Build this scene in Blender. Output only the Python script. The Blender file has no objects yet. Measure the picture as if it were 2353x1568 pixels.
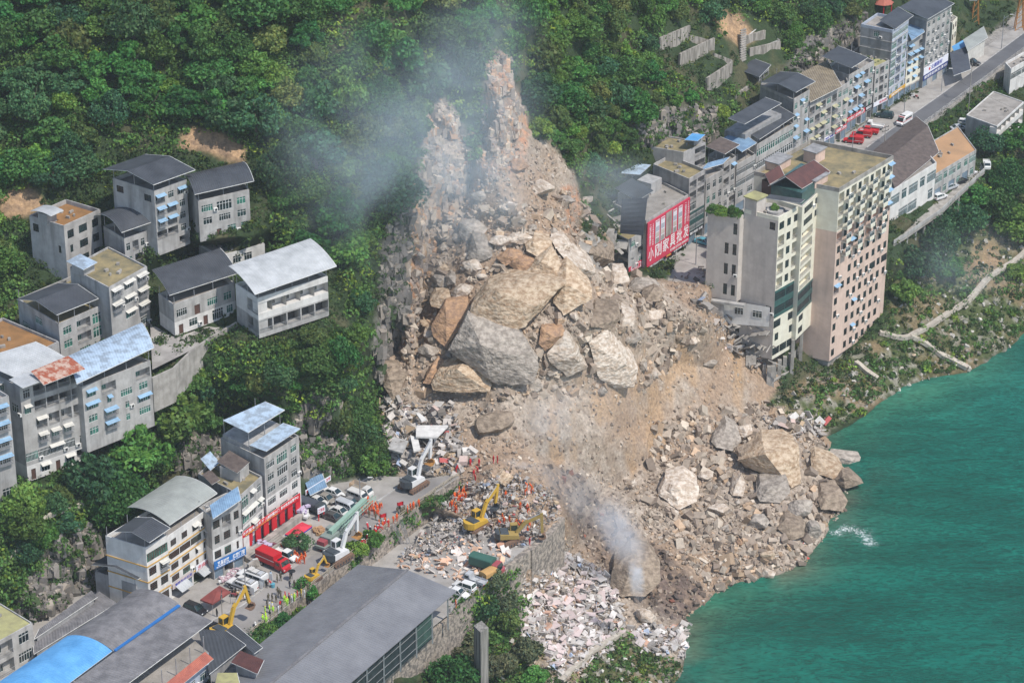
import bpy, bmesh, math, random
import numpy as np
from mathutils import Vector, Matrix, geometry
sc = bpy.context.scene
COL = sc.collection
R = math.radians
# ------------------------------------------------------------------ camera, sky, sun, exposure
PITCH = R(27); FPX = 6300.0; CZ = 301.0
cam = bpy.data.cameras.new('camera'); cam.sensor_width = 36; cam.lens = 36*FPX/2352
cam.clip_start = 5; cam.clip_end = 6000
camo = bpy.data.objects.new('camera', cam); COL.objects.link(camo)
camo.location = (0, 0, CZ); camo.rotation_euler = (R(90)-PITCH, 0, 0); sc.camera = camo
SUN_AZ = Vector((0.80, -0.60, 0)).normalized(); SUN_EL = R(57)
sd = SUN_AZ*math.cos(SUN_EL)+Vector((0, 0, math.sin(SUN_EL)))
w = bpy.data.worlds.new('World'); sc.world = w; w.use_nodes = True
nt = w.node_tree; sky = nt.nodes.new('ShaderNodeTexSky'); sky.sky_type = 'NISHITA'; sky.sun_disc = False
sky.sun_elevation = SUN_EL; sky.sun_rotation = math.atan2(SUN_AZ.x, SUN_AZ.y); sky.altitude = 300
nt.links.new(sky.outputs[0], nt.nodes['Background'].inputs[0]); nt.nodes['Background'].inputs[1].default_value = 0.15
sl = bpy.data.lights.new('sun', 'SUN'); sl.energy = 3.3; sl.angle = R(0.6); sl.color = (1, .95, .88)
so = bpy.data.objects.new('sun', sl); COL.objects.link(so); so.rotation_euler = sd.to_track_quat('Z', 'Y').to_euler()
so.location = (100, 400, 300)
sc.view_settings.view_transform = 'Standard'; sc.view_settings.look = 'None'; sc.view_settings.exposure = 0.35
sc.cycles.use_denoising = True; sc.cycles.max_bounces = 7; sc.cycles.diffuse_bounces = 3; sc.cycles.glossy_bounces = 2
sc.cycles.transmission_bounces = 3; sc.cycles.transparent_max_bounces = 8; sc.cycles.volume_bounces = 4
sc.cycles.volume_step_rate = 2.0; sc.cycles.volume_max_steps = 128
# ------------------------------------------------------------------ photo pixel (2352 wide) <-> world, used to survey the site
SP, CP = math.sin(PITCH), math.cos(PITCH)
def ray(u, v):
    a = (u-1176)/FPX; b = (784-v)/FPX
    return Vector((a, CP+b*SP, -SP+b*CP))
def P(u, v, z):
    d = ray(u, v); return Vector((0, 0, CZ))+d*((z-CZ)/d.z)
def PT(u, v, t): return Vector((0, 0, CZ))+ray(u, v)*t
def tz(u, v, z): return (z-CZ)/ray(u, v).z
def proj(p):
    q = Vector(p)-Vector((0, 0, CZ)); d = q.y*CP-q.z*SP; up = q.y*SP+q.z*CP
    return 1176+q.x/d*FPX, 784-up/d*FPX
def zat(p, v):            # height of the point above ground point p that is seen at row v
    b = (784-v)/FPX; t = p.y/(CP+b*SP); return CZ+(-SP+b*CP)*t
# ------------------------------------------------------------------ object helpers
def tag(o, label=None, cat=None, group=None, kind=None):
    if label: o['label'] = label
    if cat: o['category'] = cat
    if group: o['group'] = group
    if kind: o['kind'] = kind
    return o
def empty(name, loc, label=None, cat=None, group=None, rz=0, parent=None):
    o = bpy.data.objects.new(name, None); COL.objects.link(o); o.location = loc; o.rotation_euler.z = rz
    o.empty_display_size = .1
    if parent: o.parent = parent
    return tag(o, label, cat, group)
def copy_tree(o, parent=None):
    c = o.copy(); COL.objects.link(c); c.parent = parent
    for k in o.children: copy_tree(k, c)
    return c
class MB:
    """collects faces; build() links them as one mesh object"""
    def __init__(s, org=(0, 0, 0)): s.v = []; s.f = []; s.m = []; s.uv = []; s.o = Vector(org)
    def face(s, pts, m=0, uv=None):
        n = len(s.v); s.v += [tuple(Vector(p)-s.o) for p in pts]; s.f.append(tuple(range(n, n+len(pts)))); s.m.append(m)
        s.uv += uv if uv else [(0, 0)]*len(pts)
    def hexa(s, a, b, m=0):      # bottom ring a(4), top ring b(4), counter-clockwise seen from above
        s.face([a[3], a[2], a[1], a[0]], m); s.face(b, m)
        for i in range(4):
            j = (i+1) % 4; s.face([a[i], a[j], b[j], b[i]], m)
    def box(s, c, d, rz=0, m=0, rot=None):
        M = rot if rot else Matrix.Rotation(rz, 3, 'Z'); c = Vector(c)
        x, y, z = d[0]/2, d[1]/2, d[2]/2
        q = lambda a, b, e: c+M@Vector((a, b, e))
        s.hexa([q(-x, -y, -z), q(x, -y, -z), q(x, y, -z), q(-x, y, -z)], [q(-x, -y, z), q(x, -y, z), q(x, y, z), q(-x, y, z)], m)
    def bar(s, p, q, w, h=None, m=0):
        p = Vector(p); q = Vector(q); d = q-p; L = d.length
        if L < 1e-6: return
        rot = d.to_track_quat('X', 'Z').to_matrix(); s.box((p+q)/2, (L, w, h or w), m=m, rot=rot)
    def tube(s, p, q, r0, r1=None, n=8, m=0, cap=True):
        p = Vector(p); q = Vector(q); r1 = r0 if r1 is None else r1
        rot = (q-p).to_track_quat('Z', 'Y').to_matrix()
        A = [p+rot@Vector((math.cos(i*2*math.pi/n)*r0, math.sin(i*2*math.pi/n)*r0, 0)) for i in range(n)]
        B = [q+rot@Vector((math.cos(i*2*math.pi/n)*r1, math.sin(i*2*math.pi/n)*r1, 0)) for i in range(n)]
        for i in range(n):
            j = (i+1) % n; s.face([A[i], A[j], B[j], B[i]], m)
        if cap: s.face(B, m); s.face(A[::-1], m)
    def prism(s, prof, p0, ax, up, side, w, m=0):   # profile (a,b) in plane ax/up, extruded w along side, centred
        A = [p0+ax*a+up*b-side*w/2 for a, b in prof]; B = [q+side*w for q in A]; n = len(prof)
        s.face(A, m); s.face(B[::-1], m)
        for i in range(n):
            j = (i+1) % n; s.face([A[j], A[i], B[i], B[j]], m)
    def build(s, name, mats, parent=None, smooth=False):
        if not isinstance(mats, (list, tuple)): mats = [mats]
        me = bpy.data.meshes.new(name); me.from_pydata(s.v, [], s.f)
        for mt in mats: me.materials.append(mt)
        me.polygons.foreach_set('material_index', s.m)
        uvl = me.uv_layers.new(name='UVMap'); uvl.data.foreach_set('uv', [c for q in s.uv for c in q])
        if smooth: me.polygons.foreach_set('use_smooth', [True]*len(s.f))
        me.update()
        o = bpy.data.objects.new(name, me); COL.objects.link(o)
        if parent: o.parent = parent
        else: o.location = s.o
        return o
def mesh_np(name, V, F, mats, loc=(0, 0, 0), midx=None, cols=None, smooth=False, vcols=None):
    """V (n,3), F (m,k) arrays -> object. cols: per face rgb; vcols: per vertex rgba"""
    me = bpy.data.meshes.new(name); n = len(V); m, k = F.shape
    me.vertices.add(n); me.vertices.foreach_set('co', np.asarray(V, np.float32).ravel())
    me.loops.add(m*k); me.loops.foreach_set('vertex_index', F.astype(np.int32).ravel())
    me.polygons.add(m); me.polygons.foreach_set('loop_start', np.arange(0, m*k, k, dtype=np.int32))
    me.polygons.foreach_set('loop_total', np.full(m, k, np.int32))
    for mt in (mats if isinstance(mats, (list, tuple)) else [mats]): me.materials.append(mt)
    if midx is not None: me.polygons.foreach_set('material_index', np.asarray(midx, np.int32))
    me.polygons.foreach_set('use_smooth', np.full(m, smooth))
    if cols is not None:
        a = me.color_attributes.new('col', 'FLOAT_COLOR', 'CORNER')
        c = np.repeat(np.concatenate([cols, np.ones((m, 1))], 1), k, axis=0).astype(np.float32); a.data.foreach_set('color', c.ravel())
    if vcols is not None:
        a = me.color_attributes.new('col', 'FLOAT_COLOR', 'POINT'); a.data.foreach_set('color', np.asarray(vcols, np.float32).ravel())
    me.update(calc_edges=True)
    o = bpy.data.objects.new(name, me); COL.objects.link(o); o.location = loc
    return o
# ------------------------------------------------------------------ numpy noise
def vnoise(p, seed=0):
    i = np.floor(p).astype(np.int64); f = p-i; f = f*f*(3-2*f)
    def h(x, y, z):
        n = (x*374761393+y*668265263+z*2147483647+seed*974634) & 0xffffffff
        n = ((n ^ (n >> 13))*1274126177) & 0xffffffff; n = n ^ (n >> 16); return (n & 0xffff)/65535.0
    r = 0
    for a in (0, 1):
        for b in (0, 1):
            for c in (0, 1):
                r = r+h(i[..., 0]+a, i[..., 1]+b, i[..., 2]+c)*(f[..., 0] if a else 1-f[..., 0])*(f[..., 1] if b else 1-f[..., 1])*(f[..., 2] if c else 1-f[..., 2])
    return r*2-1
def fbm(p, sc_, oct=4, seed=0):
    r = 0; a = 1
    for k in range(oct): r = r+a*vnoise(p*sc_*(2**k), seed+k); a *= .5
    return r
def inpoly(poly, U, V):
    c = np.zeros(np.broadcast(U, V).shape, bool); n = len(poly)
    for i in range(n):
        x0, y0 = poly[i]; x1, y1 = poly[(i+1) % n]
        if y0 == y1: continue
        c ^= ((y0 > V) != (y1 > V)) & (U < (x1-x0)*(V-y0)/(y1-y0)+x0)
    return c
# ------------------------------------------------------------------ materials
MATS = {}
def srgb(h):
    h = h.lstrip('#'); c = [int(h[i:i+2], 16)/255 for i in (0, 2, 4)]
    return tuple(x/12.92 if x <= .04045 else ((x+.055)/1.055)**2.4 for x in c)
def mat(name, c1, c2=None, scale=1.0, rough=.8, bump=0, bscale=None, metal=0, detail=5, spec=.3, wave=None, objrand=0, stretch=None, streak=0, lo=.35, hi=.65, bdist=.15):
    """principled with noise between two base colours; wave=(count per metre along UV.x, strength)"""
    if name in MATS: return MATS[name]
    m = bpy.data.materials.new(name); m.use_nodes = True; t = m.node_tree; n = t.nodes; b = n['Principled BSDF']; L = t.links.new
    b.inputs['Roughness'].default_value = rough; b.inputs['Metallic'].default_value = metal; b.inputs['Specular IOR Level'].default_value = spec
    c1 = tuple(c1); c2 = tuple(c2) if c2 else tuple(x*.8 for x in c1)
    tc = n.new('ShaderNodeNewGeometry'); src = tc.outputs['Position']
    mp = n.new('ShaderNodeMapping'); L(src, mp.inputs[0]); mp.inputs['Scale'].default_value = stretch or (1, 1, 1)
    nz = n.new('ShaderNodeTexNoise'); L(mp.outputs[0], nz.inputs['Vector']); nz.inputs['Scale'].default_value = scale; nz.inputs['Detail'].default_value = detail
    nz.inputs['Roughness'].default_value = .62
    cr = n.new('ShaderNodeValToRGB'); L(nz.outputs[0], cr.inputs[0]); e = cr.color_ramp.elements
    e[0].position = lo; e[1].position = hi; e[0].color = (*c2, 1); e[1].color = (*c1, 1)
    out = cr.outputs[0]
    if streak:
        mp2 = n.new('ShaderNodeMapping'); L(src, mp2.inputs[0]); mp2.inputs['Scale'].default_value = (.55, .55, .07)
        n2 = n.new('ShaderNodeTexNoise'); L(mp2.outputs[0], n2.inputs['Vector']); n2.inputs['Scale'].default_value = 1.3; n2.inputs['Detail'].default_value = 6
        r2 = n.new('ShaderNodeMapRange'); L(n2.outputs[0], r2.inputs[0]); r2.inputs[1].default_value = .46; r2.inputs[2].default_value = .78; r2.inputs[3].default_value = 0; r2.inputs[4].default_value = streak
        mx = n.new('ShaderNodeMix'); mx.data_type = 'RGBA'; L(r2.outputs[0], mx.inputs[0]); L(out, mx.inputs[6]); mx.inputs[7].default_value = (*[x*.33 for x in c1], 1); out = mx.outputs[2]
    if objrand:
        oi = n.new('ShaderNodeObjectInfo'); mr = n.new('ShaderNodeMapRange'); L(oi.outputs['Random'], mr.inputs[0]); mr.inputs[3].default_value = 1-objrand; mr.inputs[4].default_value = 1+objrand
        hs = n.new('ShaderNodeHueSaturation'); L(mr.outputs[0], hs.inputs['Value']); L(out, hs.inputs['Color']); out = hs.outputs[0]
    L(out, b.inputs['Base Color'])
    hgt = None
    if bump:
        bn = n.new('ShaderNodeTexNoise'); L(mp.outputs[0], bn.inputs['Vector']); bn.inputs['Scale'].default_value = bscale or scale*4; bn.inputs['Detail'].default_value = 6
        bp = n.new('ShaderNodeBump'); L(bn.outputs[0], bp.inputs['Height']); bp.inputs['Strength'].default_value = bump; bp.inputs['Distance'].default_value = bdist
        L(bp.outputs[0], b.inputs['Normal'])
    if wave:
        uv = n.new('ShaderNodeUVMap'); sx = n.new('ShaderNodeSeparateXYZ'); L(uv.outputs[0], sx.inputs[0])
        mu = n.new('ShaderNodeMath'); mu.operation = 'MULTIPLY'; L(sx.outputs[0], mu.inputs[0]); mu.inputs[1].default_value = wave[0]*2*math.pi
        sn = n.new('ShaderNodeMath'); sn.operation = 'SINE'; L(mu.outputs[0], sn.inputs[0])
        bp = n.new('ShaderNodeBump'); L(sn.outputs[0], bp.inputs['Height']); bp.inputs['Strength'].default_value = wave[1]; bp.inputs['Distance'].default_value = .06
        L(bp.outputs[0], b.inputs['Normal'])
    MATS[name] = m; return m
def mat_col(name, rough=.85, bump=.3, bscale=2.0, trans=0, jitter=.25, jscale=.8, objrand=0):
    """base colour from the mesh's own 'col' attribute, broken up by noise"""
    if name in MATS: return MATS[name]
    m = bpy.data.materials.new(name); m.use_nodes = True; t = m.node_tree; n = t.nodes; b = n['Principled BSDF']; L = t.links.new
    b.inputs['Roughness'].default_value = rough; b.inputs['Specular IOR Level'].default_value = .25
    at = n.new('ShaderNodeAttribute'); at.attribute_name = 'col'
    ge = n.new('ShaderNodeNewGeometry'); nz = n.new('ShaderNodeTexNoise'); L(ge.outputs['Position'], nz.inputs['Vector']); nz.inputs['Scale'].default_value = jscale; nz.inputs['Detail'].default_value = 7; nz.inputs['Roughness'].default_value = .65
    mr = n.new('ShaderNodeMapRange'); L(nz.outputs[0], mr.inputs[0]); mr.inputs[1].default_value = .3; mr.inputs[2].default_value = .7; mr.inputs[3].default_value = 1-jitter; mr.inputs[4].default_value = 1+jitter
    val = mr.outputs[0]
    if objrand:
        oi = n.new('ShaderNodeObjectInfo'); m2 = n.new('ShaderNodeMapRange'); L(oi.outputs['Random'], m2.inputs[0]); m2.inputs[3].default_value = 1-objrand; m2.inputs[4].default_value = 1+objrand
        mm = n.new('ShaderNodeMath'); mm.operation = 'MULTIPLY'; L(val, mm.inputs[0]); L(m2.outputs[0], mm.inputs[1]); val = mm.outputs[0]
    hs = n.new('ShaderNodeHueSaturation'); L(at.outputs['Color'], hs.inputs['Color']); L(val, hs.inputs['Value'])
    if objrand:
        m3 = n.new('ShaderNodeMath'); m3.operation = 'MULTIPLY_ADD'; L(oi.outputs['Random'], m3.inputs[0]); m3.inputs[1].default_value = 7.31; m3.inputs[2].default_value = 0
        fr = n.new('ShaderNodeMath'); fr.operation = 'FRACT'; L(m3.outputs[0], fr.inputs[0])
        m4 = n.new('ShaderNodeMapRange'); L(fr.outputs[0], m4.inputs[0]); m4.inputs[3].default_value = .47; m4.inputs[4].default_value = .53; L(m4.outputs[0], hs.inputs['Hue'])
    L(hs.outputs[0], b.inputs['Base Color'])
    if bump:
        bn = n.new('ShaderNodeTexNoise'); L(ge.outputs['Position'], bn.inputs['Vector']); bn.inputs['Scale'].default_value = bscale; bn.inputs['Detail'].default_value = 8; bn.inputs['Roughness'].default_value = .7
        bp = n.new('ShaderNodeBump'); L(bn.outputs[0], bp.inputs['Height']); bp.inputs['Strength'].default_value = bump; bp.inputs['Distance'].default_value = .3; L(bp.outputs[0], b.inputs['Normal'])
    if trans:
        tr = n.new('ShaderNodeBsdfTranslucent'); L(hs.outputs[0], tr.inputs[0]); ms = n.new('ShaderNodeMixShader'); ms.inputs[0].default_value = trans
        L(b.outputs[0], ms.inputs[1]); L(tr.outputs[0], ms.inputs[2]); L(ms.outputs[0], n['Material Output'].inputs[0])
    MATS[name] = m; return m
# ------------------------------------------------------------------ terrain: surveyed spot heights (u, v, z) or, above 300, (u, v, distance)
CPTS = [
(-300,-260,600),(0,-260,600),(0,-100,588),(300,-100,588),(600,-100,589),(900,-100,594),(1145,-100,614),(1400,-100,660),(1700,-100,716),(1950,-100,742),(2250,-100,790),(2700,-100,840),(1100,-260,628),(1700,-260,730),(2700,-260,860),
(0,0,579),(300,0,579),(600,0,580),(850,0,586),(1050,0,599),(1145,0,605),(1300,0,632),(1500,0,672),(1700,0,708),(1850,0,724),(1960,0,732),(2060,0,748),(2180,0,766),(2300,0,785),(2700,0,790),
(0,200,569),(300,200,570),(600,200,572),(850,200,578),(960,200,586),(1000,230,590),(1085,200,594),(1145,110,600),(1145,200,594),(1135,300,590),(1125,400,588),(1108,300,599),(1185,300,603),(1200,200,609),(1400,200,648),(1500,100,665),(1600,100,684),(1700,100,700),(1850,130,712),(1500,200,658),(1640,200,678),(1640,150,680),(2000,50,740),(1744,250,692),
(0,400,562),(250,400,563),(450,400,563),(600,400,564),(760,400,568),(880,400,574),(955,300,580),(940,470,574),(945,600,573.5),
(1500,320,650),(1650,300,673),(1400,420,640),(1330,450,618),(1330,300,626),(1220,300,607),(1484,582,28),(1410,600,28.5),(1581,514,28),(1661,460,28),(1744,405,28),(1860,318,28),(1950,258,28),(2050,200,28),(2119,154,28),(2180,115,28),
(-300,600,553),(-300,900,528),(-300,1200,508),(0,600,554),(70,655,60.5),(147,664,60),(235,640,60.5),(285,652,61),(366,628,61),(354,590,66),(429,548,66),(455,558,68),(580,543,68),(504,616,61),(610,606,61),(466,572,61),(606,574,61),(660,500,563),(700,600,558),(780,560,563),(850,480,571),
(250,797,55.5),(347,741,56),(142,848,53.5),(282,762,54.5),(404,775,56.5),(541,727,57),(595,780,56),(762,718,56.5),(800,650,557),(850,600,567),(890,520,573),(905,480,575),(440,690,57.5),(640,700,57),(200,720,57.5),
(0,770,54.5),(0,880,49),(65,1108,44),(0,1140,44),(-300,1100,46),(195,1032,44.5),(353,955,46.5),(360,880,54),(345,810,56),(440,800,56.3),(480,785,56.3),
(0,1310,38),(140,1180,43),(200,1120,43.5),(100,1200,43.5),
(-60,1450,28),(30,1440,28),(110,1440,28),(200,1350,28),(245,1290,28),(330,1180,30),(300,1120,38),(430,1050,36),(500,1000,34),(480,900,45),(520,1110,28),
(-300,1440,28),(-300,1700,28),(200,1700,28),(350,1400,28),(540,1290,28),(690,1165,28),(760,1110,28),(880,1090,28),(700,1000,37),(690,860,48),(780,900,46),(830,800,51),(860,700,565),(700,790,54),(600,840,52),(500,860,51),
(870,1000,31),(870,900,32),(905,800,36),(925,700,573),(940,560,574),(860,960,568),(850,850,567),
# street edge and lower yard
(1050,1090,28),(963,1157,28),(885,1217,28),(805,1279,28),(567,1465,28),(440,1568,28),(300,1700,28),
(1060,1112,26),(963,1207,22.5),(885,1266,22.5),(805,1330,22.5),(567,1515,22.5),(440,1630,22.5),(1100,1200,22.5),(1270,1150,22.5),(1290,1190,22.5),(1175,1292,22.5),(1065,1368,22.5),(1035,1405,21.5),(840,1560,21.5),(700,1700,21.5),(1180,1110,26),(1130,1080,29),
(1296,1285,10),(1178,1388,13),(1068,1462,13),(1037,1478,12.5),(850,1650,12),(700,1790,12),
(1100,1520,11),(1000,1568,11),(1200,1568,8),(1190,1450,12),(1300,1450,8),(1300,1350,9),(1330,1250,9),(1290,1120,20),(1350,1180,10),(1400,1290,6),(1400,1400,5),(1430,1500,3.5),(1300,1568,6),(1500,1480,2.5),(1100,1750,8),(1350,1700,3),(1500,1560,1.5),
# shoreline
(1545,1600,0),(1555,1568,0),(1570,1500,0),(1575,1440,0),(1610,1395,0),(1645,1360,0),(1700,1340,0),(1790,1320,0),(1835,1300,0),(1865,1262,0),(1890,1235,0),(1915,1190,0),(1945,1170,0),(1960,1110,0),(1900,1045,0),(1895,1005,0),(1960,975,0),(2010,930,0),(2120,872,0),(2225,856,0),(2250,840,0),(2310,812,0),(2352,765,0),(2500,690,0),(2700,600,0),
# river bed
(1640,1500,-4),(1700,1400,-4),(1900,1300,-4),(2000,1200,-4),(2040,1080,-4),(1980,1030,-4),(2060,960,-4),(2200,900,-4),(2352,840,-4),(2700,700,-4),(1620,1750,-5),(2200,1300,-6),(2700,1200,-6),(2700,1750,-6),(2100,1750,-6),
# slide mass
(1040,240,592),(1005,300,586),(995,420,585),(1062,330,594),(1075,420,597),(1050,480,598),(985,480,585),(972,600,586),(962,700,584),(958,780,580),(1000,560,50),(1060,520,55),(1200,430,63),(1200,530,58),(1300,430,610),(1300,560,52),(1340,520,612),
(938,720,573),(935,790,572),(948,850,36.5),(1000,780,41),(1060,640,50),(1170,820,41),(1170,900,36),(1080,920,33),(930,950,31.5),(1300,620,53),(1330,740,45),(1300,900,31),(1410,640,605),(1400,760,40),(1410,900,27),(1450,700,36),(1500,680,33),(1560,720,32),(1620,700,30),(1620,740,28),(1500,780,28),(1560,830,20),(1650,850,14),(1700,900,9),(1755,915,4.5),(1300,1000,25),(1200,1030,28),(1100,1020,29),(1000,1040,29.5),(1230,1110,26),(1300,1060,20),(1400,1000,20),(1500,960,15),(1600,940,12),(1650,1000,8),(1500,1050,10),(1400,1120,9),(1480,1180,8),(1580,1150,7),(1700,1080,6),(1800,1020,4.5),(1850,960,3.5),(1800,1120,4.5),(1880,1120,2.5),(1780,1200,4.5),(1680,1230,5),(1600,1260,4.5),(1500,1280,4),(1560,1370,1.8),(1700,1300,1.8),(1850,1080,3.5),
(1345,500,614),(1380,560,612),(1440,640,624),(1640,700,630),(1690,740,632),(1740,800,632),(1757,860,630),
# upper street, towers, right bank
(1560,600,28),(1600,530,28),(1720,460,28),(1930,320,28),(2100,220,28),(2352,20,28),(2700,-60,28),(1640,640,28),(1700,560,28),(1850,560,28),(2000,420,28),(2085,315,28),(2215,220,28),(2352,118,28),(2600,30,28),
(2100,335,26),(2230,240,25),(2352,160,24),(2600,100,24),(2240,330,23),(2352,300,23),(2600,250,23),(2050,560,22),(2050,600,20),(2240,400,22),(2260,380,22),(2150,470,22),(1860,640,27),
(2060,640,14),(2160,500,16),(2270,410,18),(2352,380,19),(2600,330,18),(2100,620,13),(2200,560,12.5),(2300,500,13),(2352,480,12),(2600,400,13),(2200,660,9),(2352,600,8),(2600,480,8),(2040,760,8),(2100,765,7),(2180,700,6.5),(2352,620,6),(2200,800,2.5),(2300,760,2.5),(2352,700,3),(2050,830,4.5),(1960,850,4.5),(1890,845,5),(1840,880,4.5),(1765,928,3.8),(1900,920,3),(2000,880,3),(2100,830,2.5),(1890,750,8),(2020,770,8),
]
tri = geometry.delaunay_2d_cdt([Vector((a, b)) for a, b, c in CPTS], [], [], 0, 1e-6)
tv = np.array([(p.x, p.y) for p in tri[0]]); ids = tri[3]
it = np.array([1.0/(c if c > 300 else tz(a, b, c)) for a, b, c in CPTS]); itv = np.array([it[i[0]] for i in ids])
ST = 5; GU = np.arange(-240, 2600, ST); GV = np.arange(-200, 1720, ST)
UU, VV = np.meshgrid(GU, GV); IT = np.full(UU.shape, np.nan)
for a, b, c in tri[2]:
    (x0, y0), (x1, y1), (x2, y2) = tv[a], tv[b], tv[c]
    i0 = max(0, int((min(x0, x1, x2)-GU[0])//ST)); i1 = min(len(GU), int((max(x0, x1, x2)-GU[0])//ST)+2)
    j0 = max(0, int((min(y0, y1, y2)-GV[0])//ST)); j1 = min(len(GV), int((max(y0, y1, y2)-GV[0])//ST)+2)
    if i0 >= i1 or j0 >= j1: continue
    X = UU[j0:j1, i0:i1]; Y = VV[j0:j1, i0:i1]; D = (y1-y2)*(x0-x2)+(x2-x1)*(y0-y2)
    if abs(D) < 1e-9: continue
    l0 = ((y1-y2)*(X-x2)+(x2-x1)*(Y-y2))/D; l1 = ((y2-y0)*(X-x2)+(x0-x2)*(Y-y2))/D; l2 = 1-l0-l1
    ok = (l0 > -1e-6) & (l1 > -1e-6) & (l2 > -1e-6); val = l0*itv[a]+l1*itv[b]+l2*itv[c]
    S = IT[j0:j1, i0:i1]; S[ok] = val[ok]
for k in range(60):                         # outside the survey: carry the edge on
    bad = np.isnan(IT)
    if not bad.any(): break
    for ax, sh in ((0, 1), (0, -1), (1, 1), (1, -1)):
        N = np.roll(IT, sh, ax); S = np.isnan(IT) & ~np.isnan(N); IT[S] = N[S]
IT[np.isnan(IT)] = 1/560.
def blur(A, n=1):
    for _ in range(n):
        B = np.pad(A, 1, mode='edge'); A = (B[:-2, 1:-1]+B[2:, 1:-1]+B[1:-1, :-2]+B[1:-1, 2:]+B[1:-1, 1:-1]*2)/6
    return A
def mask(polys, n=2):
    M = np.zeros(UU.shape)
    for p in polys: M = np.maximum(M, inpoly(p, UU, VV).astype(float))
    return blur(M, n)
RUB = [[(1140,112),(1165,130),(1172,190),(1205,240),(1218,300),(1262,330),(1320,400),(1338,470),(1330,540),(1400,600),(1420,628),(1484,637),(1530,650),(1625,650),(1650,680),(1790,700),(1795,880),(1762,930),(1850,935),(1905,975),(1895,1030),(1990,1080),(1955,1170),(1900,1230),(1845,1310),(1700,1350),(1640,1380),(1590,1450),(1570,1520),(1500,1500),(1420,1440),(1300,1600),(1200,1520),(1185,1440),(1200,1385),(1178,1292),(1065,1368),(1040,1345),(905,1300),(893,1275),(975,1210),(1060,1112),(1035,1085),(930,1110),(890,1050),(868,920),(880,830),(925,780),(945,480),(985,245),(1030,228),(1066,290),(1078,390),(1096,390),(1108,300),(1110,220),(1120,150)]]
STN = [[(1180,330),(1262,340),(1320,400),(1338,470),(1330,540),(1400,600),(1420,628),(1484,637),(1530,650),(1625,650),(1650,680),(1700,760),(1760,925),(1850,935),(1905,975),(1895,1030),(1990,1080),(1955,1170),(1900,1230),(1845,1310),(1700,1350),(1640,1380),(1590,1450),(1570,1520),(1500,1500),(1420,1440),(1300,1600),(1200,1520),(1185,1440),(1200,1385),(1178,1292),(1065,1368),(1040,1345),(905,1300),(893,1275),(975,1210),(1060,1112),(1035,1085),(930,1110),(890,1050),(868,920),(880,830),(950,790),(975,620),(1060,530),(1100,450),(1140,330)]]
CLIFF = [[(855,840),(880,560),(915,480),(948,480),(925,790),(880,830),(870,920)],[(985,240),(1030,228),(1075,320),(1100,470),(1060,530),(975,620),(950,790),(925,790),(945,480)],[(1120,150),(1140,112),(1168,130),(1172,200),(1200,245),(1180,340),(1140,420),(1095,440),(1108,300)],[(20,1450),(60,1340),(130,1230),(240,1190),(245,1300),(120,1450)],[(640,1010),(720,900),(790,930),(800,1090),(700,1100)],[(380,1060),(430,1000),(520,1000),(510,1060),(420,1090)],[(1440,250),(1640,250),(1650,320),(1470,330)],[(1790,190),(1840,90),(1990,30),(1990,120),(1850,180)]]
BARE = [[(425,290),(500,300),(565,335),(560,375),(470,350),(410,345)],[(1640,20),(1700,30),(1740,90),(1700,110),(1650,70)],[(0,440),(60,420),(110,470),(60,500),(0,500)],[(2230,560),(2290,560),(2300,610),(2240,620)]]
FLAT = [([(-240,1450),(30,1442),(200,1352),(330,1405),(540,1290),(690,1165),(760,1112),(880,1092),(930,1095),(1045,1090),(963,1155),(885,1215),(805,1277),(567,1463),(440,1566),(300,1720),(-240,1720)], 28),
 ([(1000,1180),(963,1209),(885,1268),(805,1332),(567,1517),(440,1632),(380,1720),(700,1720),(840,1560),(1035,1407),(1065,1366),(1173,1290),(1240,1245)], 22.5),
 ([(1530,650),(1560,590),(1600,530),(1720,440),(1930,315),(2100,215),(2352,15),(2600,-60),(2600,26),(2352,117),(2215,219),(2085,314),(2000,420),(1800,560),(1700,600),(1625,650)], 28)]
BANK = [[(1755,925),(1840,880),(1890,840),(2030,760),(2060,640),(2160,540),(2300,450),(2600,400),(2700,650),(2352,790),(2230,870),(2120,885),(2000,940),(1900,990)],[(960,1600),(1060,1500),(1190,1440),(1300,1568),(1420,1440),(1500,1500),(1570,1520),(1560,1720),(900,1720)]]
mR = mask(RUB); mC = mask(CLIFF, 3); mCG = mask([CLIFF[0]]+CLIFF[3:], 3); mB = mask(BARE, 3); mK = mask(BANK, 3)
for pl, z in FLAT:
    s = inpoly(pl, UU, VV); b = (784-VV)/FPX; q = (-SP+b*CP)/(z-.15-CZ); IT[s] = q[s]
mF = mask([p for p, z in FLAT], 1)
TT = 1/blur(IT, 1)
for pl, z in FLAT:
    s = inpoly(pl, UU, VV); TT[s] = 1/IT[s]
A_ = (UU-1176)/FPX; B_ = (784-VV)/FPX
DIR = np.stack([A_, CP+B_*SP, -SP+B_*CP], -1); W = DIR*TT[..., None]+np.array([0, 0, CZ])
mV = np.clip(1-mR-mC*.8-mB-mF-mK*.6, 0, 1)
n1 = fbm(W, .12, 5, 1); n2 = fbm(W, .7, 4, 9); rg = 1-np.abs(fbm(W, .22, 4, 5))*2
amp = (mR*(1-mF))*(n1*.9+n2*.35+rg*.35)+mC*((1-np.abs(fbm((W+n1[..., None]*1.5)*np.array([1, 1, .45]), .28, 5, 3))*2.6)*1.7+(1-np.abs(fbm(W*np.array([.5, .5, 1.6]), .7, 3, 13))*2)*.6)+mV*(n1*1.2)+mK*(n1*.5+n2*.35)
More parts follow.
